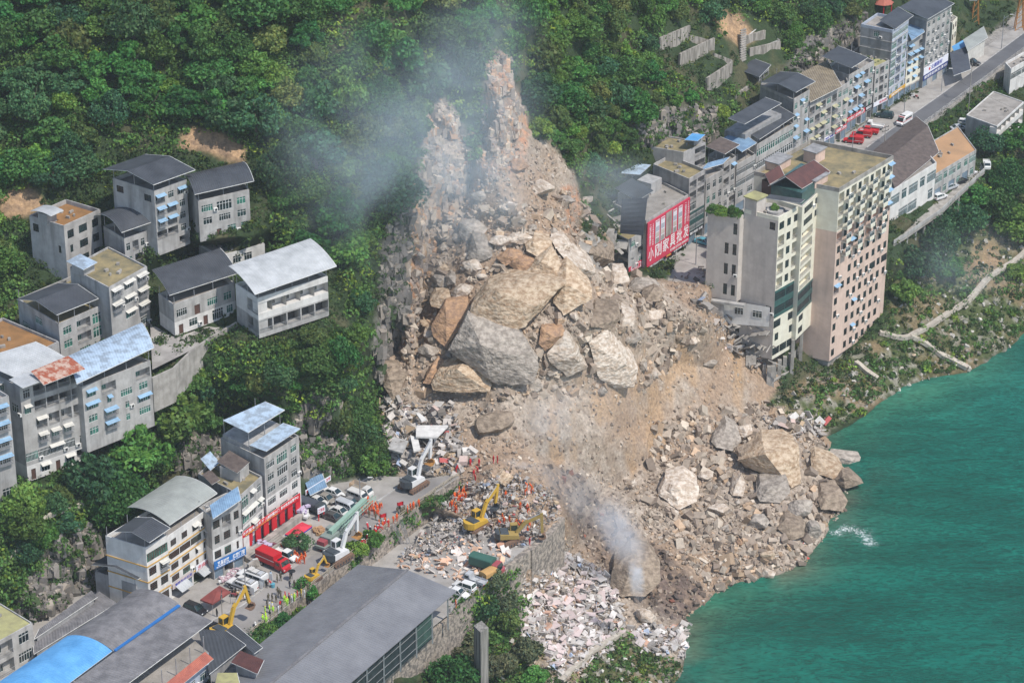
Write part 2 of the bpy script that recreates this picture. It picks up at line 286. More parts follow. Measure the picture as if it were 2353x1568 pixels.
ROWP = mask([[(60,480),(260,400),(600,400),(630,600),(780,620),(780,780),(600,800),(350,870),(30,850)],[(1340,470),(1480,340),(1650,310),(1744,260),(1860,150),(2000,60),(2180,0),(2260,0),(2180,160),(1860,370),(1640,620),(1440,660),(1370,620)],[(1600,560),(1900,400),(2060,360),(2080,760),(1780,960),(1610,700)]], 2)
amp = amp*(1-mF)*(1-ROWP*.9)
LV = np.clip((W[..., 2]+1)/3, 0, 1)*.8+.2
W[..., 2] += amp*LV*(1-mC); W[..., 0] += amp*mC*.5; W[..., 1] -= amp*mC*.8
# base colours of the ground
def mixc(a, b, m): return a+(np.array(b)-a)*m[..., None]
s1 = np.clip(n1*.8+.5, 0, 1); s2 = np.clip(n2*.9+.5, 0, 1); s3 = np.clip(fbm(W, .05, 4, 31)*1.2+.5, 0, 1)
cv = mixc(np.zeros(W.shape)+np.array([.030, .050, .018]), (.10, .085, .045), np.clip(s1*1.6-1.0, 0, 1))
cr = mixc(np.zeros(W.shape)+np.array([.28, .22, .165]), (.385, .32, .255), s2); cr = mixc(cr, (.30, .205, .135), np.clip(s3*2-.9, 0, 1)*.75)
st = np.clip(fbm(W*np.array([1, .3, .3]), .35, 4, 77)*1.5+.1, 0, 1); slope_m = mask([[(1430,760),(1560,740),(1740,790),(1755,930),(1650,1000),(1520,1000),(1430,900)],[(1100,860),(1440,860),(1560,1000),(1450,1100),(1200,1060)]], 6)
cr = mixc(cr, (.36, .24, .14), st*slope_m*.8)
gul = mask([[(1240,1060),(1330,1090),(1420,1200),(1520,1270),(1620,1360),(1560,1440),(1500,1400),(1400,1350),(1350,1250),(1300,1190)]], 6); cr = mixc(cr, (.12, .090, .072), np.clip(gul*(s2*.8+.35), 0, 1))
red = mask([[(1500,1290),(1640,1380),(1590,1450),(1520,1400)]], 4); cr = mixc(cr, (.17, .12, .10), red*s2*.6)
scar = mask([[(1140,110),(1170,130),(1172,190),(1205,240),(1218,300),(1200,400),(1100,420),(1110,250),(1118,150)],[(925,800),(945,480),(965,520),(960,650),(940,800)],[(1290,430),(1340,430),(1340,540),(1300,540)]], 2); cr = mixc(cr, (.42, .21, .115), scar*np.clip(s2*1.3-.1, 0, 1))
cc = mixc(np.zeros(W.shape)+np.array([.15, .13, .11]), (.34, .30, .26), np.clip(fbm(W*np.array([1, 1, .15]), .5, 4, 8)*1.2+.4, 0, 1)); cc = mixc(cc, (.055, .06, .05), np.clip(s1*1.6-.95, 0, 1))
pale = mask([[(985,240),(1030,228),(1060,300),(1040,420),(960,600),(930,780),(925,600)]], 3); cc = mixc(cc, (.50, .40, .31), pale*.85); org = mask([[(925,800),(942,480),(962,500),(950,650),(938,800)],[(1118,150),(1140,112),(1168,130),(1150,260),(1112,330)],[(1090,380),(1105,380),(1100,520),(1075,560)]], 2); cc = mixc(cc, (.44, .23, .12), org*np.clip(s2*1.2, 0, 1)); dk = mask(CLIFF[5:]+[[(855,840),(880,560),(915,480),(938,480),(922,790),(880,830),(870,920)]], 2); cc = mixc(cc, (.12, .115, .115), dk*.75*np.clip(1.3-s1, 0, 1))
cb = mixc(np.zeros(W.shape)+np.array([.42, .27, .15]), (.24, .16, .10), s2)
ck = mixc(np.zeros(W.shape)+np.array([.085, .10, .035]), (.24, .17, .095), np.clip(s1*1.8-.55, 0, 1)); ck = mixc(ck, (.36, .32, .27), np.clip(s2*2-1.15, 0, 1)*(1-np.clip((W[..., 2]-4)/8, 0, .8)))
tot = mR+mC+mB+mK+mV+mF+1e-6
GC = (cr*mR[..., None]+cc*mC[..., None]+cb*mB[..., None]+ck*mK[..., None]+cv*mV[..., None]+np.array([.27, .25, .225])*mF[..., None])/tot[..., None]
wet = np.clip(1-(W[..., 2]+.2)/.9, 0, 1); GC = GC*(1-.45*wet[..., None])
nj, ni = UU.shape; idx = np.arange(nj*ni).reshape(nj, ni)
F = np.stack([idx[:-1, :-1], idx[1:, :-1], idx[1:, 1:], idx[:-1, 1:]], -1).reshape(-1, 4)
g = mesh_np('terrain', W.reshape(-1, 3), F, mat_col('ground', bump=.9, bscale=1.1, jitter=.42, jscale=1.5), vcols=np.concatenate([GC.reshape(-1, 3), np.ones((nj*ni, 1))], 1), smooth=True)
tag(g, 'mountainside, slide area, street terrace and river bank', kind='structure')
def gp(u, v):      # ground point seen at photo pixel u, v
    x = min(max((u-GU[0])/ST, 0), ni-1.001); y = min(max((v-GV[0])/ST, 0), nj-1.001); i, j = int(x), int(y); fx, fy = x-i, y-j
    return Vector((W[j, i]*(1-fx)+W[j, i+1]*fx)*(1-fy)+Vector(W[j+1, i]*(1-fx)+W[j+1, i+1]*fx)*fy)
def gpn(u, v):     # vectorised
    x = np.clip((u-GU[0])/ST, 0, ni-1.001); y = np.clip((v-GV[0])/ST, 0, nj-1.001); i = x.astype(int); j = y.astype(int); fx = (x-i)[:, None]; fy = (y-j)[:, None]
    return (W[j, i]*(1-fx)+W[j, i+1]*fx)*(1-fy)+(W[j+1, i]*(1-fx)+W[j+1, i+1]*fx)*fy
def mval(M, u, v): return M[np.clip(((v-GV[0])/ST).astype(int), 0, nj-1), np.clip(((u-GU[0])/ST).astype(int), 0, ni-1)]
# ground carries on outside the photo
mb = MB(); mb.face([(-1500, 200, -7), (1500, 200, -7), (1500, 2500, -7), (-1500, 2500, -7)])
tag(mb.build('valley_floor', mat('bed', (.12, .10, .07), (.05, .07, .03), .05)), 'valley floor', kind='structure')
# ------------------------------------------------------------------ river
def water_mat():
    m = bpy.data.materials.new('river_water'); m.use_nodes = True; t = m.node_tree; n = t.nodes; b = n['Principled BSDF']; L = t.links.new
    b.inputs['Roughness'].default_value = .2; b.inputs['IOR'].default_value = 1.33; b.inputs['Specular IOR Level'].default_value = .35
    ge = n.new('ShaderNodeNewGeometry'); mp = n.new('ShaderNodeMapping'); L(ge.outputs['Position'], mp.inputs[0]); mp.inputs['Rotation'].default_value = (0, 0, R(-52)); mp.inputs['Scale'].default_value = (.35, 1, 1)
    a = n.new('ShaderNodeTexNoise'); L(mp.outputs[0], a.inputs['Vector']); a.inputs['Scale'].default_value = .075; a.inputs['Detail'].default_value = 7; a.inputs['Distortion'].default_value = 1.2
    cr_ = n.new('ShaderNodeValToRGB'); L(a.outputs[0], cr_.inputs[0]); e = cr_.color_ramp.elements; e[0].position = .36; e[1].position = .66
    e[0].color = (.0008, .068, .046, 1); e[1].color = (.0018, .112, .078, 1)
    at = n.new('ShaderNodeAttribute'); at.attribute_name = 'col'; mx = n.new('ShaderNodeMix'); mx.data_type = 'RGBA'; mx.blend_type = 'MULTIPLY'; mx.inputs[0].default_value = 1
    L(cr_.outputs[0], mx.inputs[6]); L(at.outputs['Color'], mx.inputs[7]); v2 = n.new('ShaderNodeTexNoise'); L(mp.outputs[0], v2.inputs['Vector']); v2.inputs['Scale'].default_value = .8; v2.inputs['Detail'].default_value = 6; v2.inputs['Distortion'].default_value = 2; m2_ = n.new('ShaderNodeMapRange'); L(v2.outputs[0], m2_.inputs[0]); m2_.inputs[1].default_value = .3; m2_.inputs[2].default_value = .7; m2_.inputs[3].default_value = .66; m2_.inputs[4].default_value = 1.4; h2 = n.new('ShaderNodeHueSaturation'); L(mx.outputs[2], h2.inputs['Color']); L(m2_.outputs[0], h2.inputs['Value']); L(h2.outputs[0], b.inputs['Base Color'])
    c = n.new('ShaderNodeTexNoise'); L(mp.outputs[0], c.inputs['Vector']); c.inputs['Scale'].default_value = 1.9; c.inputs['Detail'].default_value = 7; c.inputs['Distortion'].default_value = 1.5
    d = n.new('ShaderNodeTexNoise'); L(mp.outputs[0], d.inputs['Vector']); d.inputs['Scale'].default_value = .22; d.inputs['Detail'].default_value = 4; d.inputs['Distortion'].default_value = 2.5
    ad = n.new('ShaderNodeMath'); ad.operation = 'MULTIPLY_ADD'; L(d.outputs[0], ad.inputs[0]); ad.inputs[1].default_value = 2.0; L(c.outputs[0], ad.inputs[2])
    bp = n.new('ShaderNodeBump'); L(ad.outputs[0], bp.inputs['Height']); bp.inputs['Strength'].default_value = .5; bp.inputs['Distance'].default_value = .8; L(bp.outputs[0], b.inputs['Normal'])
    return m
xs = np.arange(-40, 700, 4.0); ys = np.arange(250, 1100, 4.0); X, Y = np.meshgrid(xs, ys); Wt = np.stack([X, Y, X*0], -1)
shore = [P(a, b, 0) for a, b in [(1555,1568),(1575,1440),(1645,1360),(1835,1300),(1890,1235),(1960,1110),(1895,1005),(2010,930),(2225,856),(2352,765)]]
dmin = np.full(X.shape, 1e9)
for a, b in zip(shore, shore[1:]):
    ab = np.array([b.x-a.x, b.y-a.y]); tt = np.clip(((X-a.x)*ab[0]+(Y-a.y)*ab[1])/(ab@ab), 0, 1); dmin = np.minimum(dmin, np.hypot(X-a.x-tt*ab[0], Y-a.y-tt*ab[1]))
dm2 = np.full(X.shape, 1e9)
for a, b in list(zip(shore, shore[1:]))[:6]:
    ab = np.array([b.x-a.x, b.y-a.y]); tt = np.clip(((X-a.x)*ab[0]+(Y-a.y)*ab[1])/(ab@ab), 0, 1); dm2 = np.minimum(dm2, np.hypot(X-a.x-tt*ab[0], Y-a.y-tt*ab[1]))
silt = np.exp(-dm2/3.5)*np.clip(.5+.9*fbm(Wt, .12, 3, 9), 0, 1)
sh = np.exp(-dmin/7.0)*(.6+.6*fbm(Wt, .07, 3, 4)); sh = np.clip(sh, 0, 1)
nearr = np.clip((Y-520)/80, 0, 1)*.45; vc = np.ones(X.shape+(4,)); vc[..., 0] = 1+sh*20+nearr*9+silt*75; vc[..., 1] = 1+sh*.55+nearr*.15; vc[..., 2] = 1+sh*.30+nearr*.50
iw = np.arange(X.size).reshape(X.shape); Fw = np.stack([iw[:-1, :-1], iw[:-1, 1:], iw[1:, 1:], iw[1:, :-1]], -1).reshape(-1, 4)
o = mesh_np('river', Wt.reshape(-1, 3), Fw, water_mat(), vcols=vc.reshape(-1, 4), smooth=True); tag(o, 'green river below the slide', kind='structure')
# ------------------------------------------------------------------ foliage
LEAF = mat_col('foliage', rough=.6, bump=0, trans=.28, jitter=.35, jscale=.35, objrand=.28)
LEAFG = mat_col('undergrowth_leaf', rough=.65, bump=0, trans=.25, jitter=.4, jscale=.25)
BARK = mat('bark', (.16, .13, .10), (.08, .06, .05), 3)
def leaves(rng, cen, nor, size, base, nb=.55):
    """one bent leaf clump quad per centre; returns V, F, cols"""
    n = len(cen); d = nor*nb+rng.normal(size=(n, 3))*.55; d /= np.linalg.norm(d, axis=1)[:, None]+1e-9
    a = np.cross(d, rng.normal(size=(n, 3))); a /= np.linalg.norm(a, axis=1)[:, None]+1e-9; b = np.cross(d, a)
    s = size*(.6+.8*rng.random((n, 1))); a = a*s; b = b*s*.62
    V = np.stack([cen-a, cen-b+d*s*.12, cen+a, cen+b-d*s*.1], 1).reshape(-1, 3); F = np.arange(4*n).reshape(n, 4)
    j = (.72+.56*rng.random((n, 1))); y = rng.random((n, 1)); cols = base*j*np.concatenate([1+.5*(y-.4), 1+.12*y, 1-.2*y], 1)
    return V, F, np.clip(cols, 0, 1)
def crown(seed, r, h, n, col, blobs=16, leaf=.42, flat=.8, droop=0):
    rng = np.random.default_rng(seed); C = []; N = []
    for k in range(blobs):
        th = rng.random()*6.28; rr = r*math.sqrt(rng.random())*.85; z = h*(.35+.62*(1-(rr/r)**1.5)*rng.random()**.6); c = np.array([math.cos(th)*rr, math.sin(th)*rr, z])
        br = r*(.20+.26*rng.random()**1.4); m = n//blobs; d = rng.normal(size=(m, 3)); d[:, 2] = d[:, 2]*.8+.25; d /= np.linalg.norm(d, axis=1)[:, None]
        q = br*(.78+.3*rng.random((m, 1))); p = c+d*q*np.array([1, 1, flat]); C.append(p); N.append(d)
    C = np.concatenate(C); N = np.concatenate(N)
    if droop: C[:, 2] -= droop*np.hypot(C[:, 0], C[:, 1])**1.5/r
    return leaves(rng, C, N, leaf, np.array(col))
def trunk_mb(rng, r, h):
    mb = MB(); a = Vector((0, 0, -.8)); b = Vector((rng.uniform(-.3, .3), rng.uniform(-.3, .3), h*.5)); mb.tube(a, b, .05*h/2+.06, .03*h/2+.05, 6)
    for k in range(5):
        th = k*1.3+rng.random(); e = Vector((math.cos(th)*r*.55, math.sin(th)*r*.55, h*rng.uniform(.55, .85))); mb.tube(b-Vector((0, 0, rng.random()*h*.2)), e, .10, .03, 5)
    return mb
TREEV = []
def tree_variant(seed, r, h, n, col, name='tree', **k):
    rr = random.Random(seed); root = bpy.data.objects.new(name, None); root.empty_display_size = .1; COL.objects.link(root)
    V, F_, c = crown(seed, r, h, n, col, **k); o = mesh_np('crown', V, F_, LEAF, cols=c); o.parent = root
    t = trunk_mb(rr, r, h).build('trunk', BARK, root); return root
DG = (.060, .150, .042); MG = (.088, .196, .046); BG = (.115, .160, .052); YG = (.150, .255, .052); BL = (.054, .132, .060)
DU = (.115, .135, .080)
kinds = [('dark green broad tree', DG, 'dark'), ('mid green bushy tree', MG, 'mid'), ('bright yellow green tree', YG, 'bright'), ('olive green rough tree', BG, 'olive'), ('blue green dense tree', BL, 'blue'), ('grey green dusty shrub', DU, 'dusty')]
var = []
for k, (lb, c, s) in enumerate(kinds):
    for q in range(3):
        r0 = [3.5, 2.9, 2.5, 3.0, 3.8, 2.6][k]*(1+.15*q); var.append((k, tree_variant(100+k*7+q, r0, r0*1.7, 3400, c, blobs=26+q*6, leaf=.33, flat=.7+.1*q), r0))
used_var = set()
def plant(k, q, p, s, label, group='trees on the mountainside', cat='tree', rz=None, name=None):
    key = k*3+q; src = var[key][1]
    if key in used_var: o = copy_tree(src)
    else: o = src; used_var.add(key)
    o.location = p; o.rotation_euler.z = rz if rz is not None else random.random()*6.28; o.scale = (s*random.uniform(.85, 1.25), s*random.uniform(.85, 1.25), s*random.uniform(.85, 1.25)); tag(o, label, cat, group); return o
# where no tree may stand or reach
NT = [[(20,860),(55,660),(55,460),(245,400),(245,350),(590,350),(630,540),(630,610),(790,600),(790,770),(600,800),(460,790),(360,890),(360,1020),(60,1120),(0,1150),(-150,1150),(-150,740),(20,740)],
 [(-240,1340),(60,1450),(200,1360),(205,1250),(240,1210),(300,1130),(440,1080),(500,1120),(500,920),(700,920),(700,1090),(860,1090),(930,1080),(1060,1080),(1060,1720),(-240,1720)],
 [(1345,450),(1470,340),(1600,320),(1660,290),(1700,230),(1760,190),(1880,140),(1980,50),(1980,-40),(2190,-40),(2200,30),(2600,-100),(2600,330),(2352,330),(2250,380),(2280,390),(2060,600),(2040,780),(1760,960),(1345,700)],
 [(1500,110),(1530,50),(1600,40),(1650,90),(1700,150),(1640,230),(1560,180)],[(852,600),(925,470),(952,480),(945,900),(870,925),(852,860)],[(1680,60),(1760,40),(1800,100),(1800,200),(1640,200)]]
def free(u, v, rub=True):
    a = np.array([float(u)]); b = np.array([float(v)])
    if any(inpoly(p, a, b)[0] for p in NT): return False
    if rub and (mval(mR, a, b)[0] > .25 or mval(mK, a, b)[0] > .3): return False
    return mval(mB, a, b)[0] < .4 and mval(mC, a, b)[0] < .45
random.seed(5); pts = []; tries = 0
while len(pts) < 262 and tries < 60000:
    tries += 1; rt = len(pts) >= 212; u = random.uniform(1230, 2000) if rt else random.uniform(-80, 2400); v = random.uniform(-20, 330) if rt else random.uniform(-30, 1330); p = gp(u, v); k = random.choices(range(5), [4, 5, 1.3, 3, 4])[0]
    vi = var[k*3+random.randrange(3)]; q = var.index(vi)-k*3; s = random.uniform(.85, 1.38)
    if u > 1250 or v > 700: s *= random.uniform(.6, .95)
    if p.z < 3: continue
    hpx = vi[2]*s*1.9*11; rpx = vi[2]*s*10
    if not free(u, v) or not free(u, v-hpx) or not free(u-rpx*.8, v-hpx*.5) or not free(u+rpx*.8, v-hpx*.5): continue
    if any((u-a)**2+((v-b)*1.5)**2 < (.85*(rpx+c_))**2*.62 for a, b, c_ in pts): continue
    pts.append((u, v, rpx))
    cl = 'far left' if u < 330 else 'left part' if u < 700 else 'smoky middle' if u < 1130 else 'right of the scar' if u < 1560 else 'far right'
    rw = 'top edge of the wood' if v < 130 else 'upper wood' if v < 300 else 'lower wood' if v < 560 else 'lower slopes'
    sz = 'small ' if s < .85 else 'large ' if s > 1.1 else ''
    plant(k, q, p-Vector((0, 0, .5)), s, sz+kinds[k][0]+', '+rw+', '+cl)
print('trees', len(pts), 'tries', tries)
def named_tree(u, v, s, k, q, label, group=None, cat='tree', zoff=0): return plant(k, q, gp(u, v)+Vector((0, 0, zoff)), s, label, group, cat)
BIG = tree_variant(900, 7.6, 12.5, 16000, DG, blobs=64, leaf=.36, flat=.85)
def big(u, v, s, label): o = BIG if BIG.get('label') is None else copy_tree(BIG); o.location = gp(u, v)-Vector((0, 0, 1)); o.scale = (s, s, s); o.rotation_euler.z = u; tag(o, label, 'tree')
big(258, 1205, 1, 'very large dark green tree below the tall grey building on the left'); big(2312, 440, .8, 'very large dark tree right of the far flat roofed block'); big(800, 985, .62, 'dark ivy covered tree above the parking lot'); big(845, 1045, .55, 'dense dark tree at the edge of the debris behind the car park')
TL = [(215,1150,1.5,4,0,'dark rounded tree left of the very large tree, under the grey building'),(330,1090,1.5,1,1,'green tree right of the very large tree beneath the tall grey building'),
 (395,1000,1.6,1,2,'leafy green tree on the cliff edge right of the light blue roofed building'),(465,930,1.3,4,1,'dark green tree just under the curved concrete terrace'),(480,1010,1.2,0,0,'dark tree on the cliff above the weedy flat roof'),
 (555,900,1.4,0,1,'dark green tree on the slope under the charcoal roofed cliff house'),(640,880,1.3,1,0,'bushy tree on the slope left of the silver roofed cliff house foundations'),(730,870,1.4,0,2,'thick dark tree below the silver roofed cliff house'),(770,1000,1.2,3,1,'olive tree growing on the cliff behind the car park'),(720,800,1.1,3,2,'olive tree right below the silver roofed house'),(860,1085,.9,1,1,'low green tree by the lane end behind the car park'),(690,900,1.2,1,1,'green tree halfway down the overgrown cliff'),(790,860,1.4,0,1,'dark tree on the shoulder of the overgrown cliff'),(830,720,1.3,4,0,'dark tree right of the silver roofed cliff house'),(600,960,1.1,4,1,'dark tree just behind the narrow grey tower block'),
 (2340,360,1.5,1,1,'green tree beside the damaged white block on the right edge'),(2262,350,.9,4,1,'dark tree in front of the white gallery block'),(2340,560,1.3,1,2,'bushy tree on the far right river slope'),(2290,520,1.2,0,2,'dark tree under the parking ramp on the right slope'),(2210,540,1.1,4,1,'dusty tree below the parking ramp pillars'),(2160,600,1.1,4,2,'dusty dark tree under the viaduct near the pink tower'),(2110,640,1.2,4,0,'tree at the foot of the viaduct beside the pink tower'),(2180,640,1.0,1,0,'leafy tree on the slope below the viaduct'),(2240,480,1.0,1,2,'green tree beside the parking ramp edge'),(2330,640,.8,2,1,'small bright tree above the river footpath'),(2080,690,.9,1,1,'small tree beside the pink tower base')]
for a in TL: named_tree(a[0], a[1], a[2]*(.62 if 440 < a[0] < 860 and a[1] < 980 else 1), *a[3:])
TL2 = [(1105,1420,.8,4,0),(1150,1400,.85,1,1),(1130,1350,.7,4,2),(1170,1460,.7,3,0),(1075,1530,.8,0,1),(1130,1550,.8,3,1),(1040,1590,.8,0,2),(1165,1545,.7,4,1),(1210,1520,.7,3,2),(1230,1570,.7,1,0),(1085,1480,.6,0,0),(1010,1620,.9,4,1)]
for i, a in enumerate(TL2): named_tree(a[0], a[1], a[2]*1.15, 5 if i % 3 else a[3], a[4], 'dusty shrub tree below the stone retaining wall', 'shrub trees below the retaining wall')
TL3 = [(855,1262,.75,1,0),(820,1290,.6,2,2),(700,1380,.55,1,2),(735,1385,.4,2,1),(650,1440,.5,0,0),(610,1478,.75,1,1),(590,1495,.7,4,1)]
for a in TL3: named_tree(*a, 'green shrub on the wall behind the warehouse roof', 'shrubs along the street retaining wall')
for k_, v_ in enumerate(var):
    if k_ not in used_var:
        for c_ in list(v_[1].children): bpy.data.objects.remove(c_)
        bpy.data.objects.remove(v_[1])
# ------------------------------------------------------------------ undergrowth: one uncountable mass
rng = np.random.default_rng(3)
def scatter_bushes(n, polys, density_mask, rad, per, col, leaf, name, label, seed, avoid=True, hgt=.8):
    rng = np.random.default_rng(seed); U = rng.uniform(-200, 2560, n*8); V_ = rng.uniform(-180, 1660, n*8)
    m = mval(density_mask, U, V_) > rng.random(len(U))
    if avoid:
        for p in NT: m &= ~inpoly(p, U, V_)
    if polys:
        mm = np.zeros(len(U), bool)
        for p in polys: mm |= inpoly(p, U, V_)
        m &= mm
    U = U[m][:int(n*1.3)]; V_ = V_[m][:int(n*1.3)]; B = gpn(U, V_); B = B[B[:, 2] > .4][:n]; nb = len(B); r = rad*(.5+rng.random(nb)**2*1.3)
    d = rng.normal(size=(nb, per, 3)); d /= np.linalg.norm(d, axis=2)[..., None]; d[..., 2] = np.abs(d[..., 2])
    C = B[:, None, :]+d*(r[:, None, None]*(.7+.4*rng.random((nb, per, 1))))*np.array([1, 1, hgt])
    tone = (.6+.8*rng.random((nb, 1)))*np.array(col); ye = rng.random((nb, 1)) < .12; tone = np.where(ye, tone*np.array([2.0, 1.5, .9]), tone)
    V, F_, c = leaves(rng, C.reshape(-1, 3), d.reshape(-1, 3), leaf, np.repeat(tone, per, 0)); o = mesh_np(name, V, F_, LEAFG, cols=c)
    return tag(o, label, 'undergrowth', kind='stuff')
scatter_bushes(9000, None, mV, 1.5, 52, (.088, .168, .046), .34, 'undergrowth', 'dense green undergrowth covering the mountainside', 11)
scatter_bushes(5200, [NT[0],NT[2],NT[3],NT[4]], mV*.9, 1.0, 38, (.050, .088, .030), .26, 'weeds', 'weeds and low brush around the hillside houses', 15, avoid=False)
scatter_bushes(2400, None, mCG*.8, 1.0, 34, (.035, .072, .022), .3, 'creeper', 'green creepers and weeds hanging on the rock cliffs', 12)
scatter_bushes(3400, None, mK, .75, 30, (.060, .092, .034), .26, 'bank_scrub', 'low scrub and grass on the river banks', 13, avoid=False)
IVY = [[(1060,1092),(885,1217),(567,1465),(440,1568),(440,1620),(567,1512),(885,1262),(1060,1140)],[(2087,322),(2215,228),(2352,126),(2352,200),(2230,280),(2110,350)],[(1320,1200),(1290,1200),(1250,1300),(1290,1310)],[(600,790),(800,760),(870,900),(880,1080),(760,1095),(640,1000),(480,1000),(380,1080),(350,960),(450,830)],[(1040,1370),(1175,1300),(1190,1440),(1300,1600),(900,1620),(1040,1480)],[(110,1250),(60,1330),(0,1420),(0,1320),(140,1190),(300,1120),(240,1230)],[(1460,250),(1650,250),(1660,300),(1480,330)]]
scatter_bushes(5200, IVY, np.clip(1-mR, .0, 1)*.9, .8, 40, (.055, .130, .035), .26, 'ivy', 'ivy and weeds covering walls and steep banks', 14, avoid=False)
scatter_bushes(1100, [[(1056,1096),(963,1160),(885,1220),(685,1374),(567,1468),(440,1570),(445,1590),(570,1492),(690,1396),(890,1244),(968,1184),(1062,1118)]], np.ones(UU.shape), .55, 34, (.060, .130, .036), .24, 'hedge', 'creepers and hedge growing along the street wall', 19, avoid=False)
# ------------------------------------------------------------------ boulders
ROCKC = [((.42, .365, .305), (.24, .205, .17)), ((.55, .435, .31), (.33, .225, .14)), ((.44, .27, .155), (.28, .18, .12)), ((.62, .54, .45), (.40, .31, .23)), ((.34, .265, .195), (.19, .145, .105))]
def rock_mats():
    out = []
    for i, (a, b) in enumerate(ROCKC):
        m = mat('rock_%s' % 'grey tan orange pale brown'.split()[i], a, b, .8, .9, bump=1.0, bscale=1.1, detail=14, lo=.40, hi=.60, objrand=.1, bdist=.5, stretch=(1, 1, 1.8)); out.append(m)
    return out
ROCK = rock_mats()
def rock_arrays(seed, dims, cuts=9, sub=3, rough=.03):
    cuts = cuts+5
    rng = np.random.default_rng(seed); bm = bmesh.new(); bmesh.ops.create_icosphere(bm, subdivisions=sub, radius=1)
    V = np.array([v.co[:] for v in bm.verts]); F_ = np.array([[v.index for v in f.verts] for f in bm.faces]); bm.free()
    n = rng.normal(size=(cuts, 3)); n /= np.linalg.norm(n, axis=1)[:, None]; n = np.concatenate([n, -n[:cuts//2]]); d = rng.uniform(.50, .82, len(n))
    dots = V@n.T; s = np.where(dots > 1e-3, d/np.maximum(dots, 1e-3), 9).min(1); s = np.minimum(s, 1.05); V = V*s[:, None]
    ext = np.abs(V).max(0); V = V/ext*.5*np.array(dims); L_ = max(dims)
    V = V+(V/(np.linalg.norm(V, axis=1)[:, None]+1e-6))*(fbm(V/L_+seed, 3.0, 4, seed)*rough*L_)[:, None]*.8; return V, F_
def boulder(cx, cy, w, h, kind, seed, label, group=None, cuts=9, rz=None, tilt=0, sub=4, deep=.9, sink=.12, name='boulder', base=None):
    gpt = gp(cx, cy+h*.42) if base is None else base; t = gpt.y/(CP+((784-cy)/FPX)*SP); m = t/FPX
    W_ = w*m; H_ = h*m; dz = max(H_*.78, W_*.45) if not tilt else H_*.95; V, F_ = rock_arrays(seed, (W_*1.02, W_*deep, dz), cuts, sub)
    rr = random.Random(seed); A = Matrix.Rotation(rz if rz is not None else 0, 3, 'Z')@Matrix.Rotation(tilt, 3, 'Y'); V = V@np.array(A.transposed())
    org = np.array([gpt.x, gpt.y+.15*W_, gpt.z-sink*dz]); V[:, 2] -= V[:, 2].min(); o = mesh_np(name, V, F_, ROCK[kind], loc=org)
    return tag(o, label, 'boulder', group)
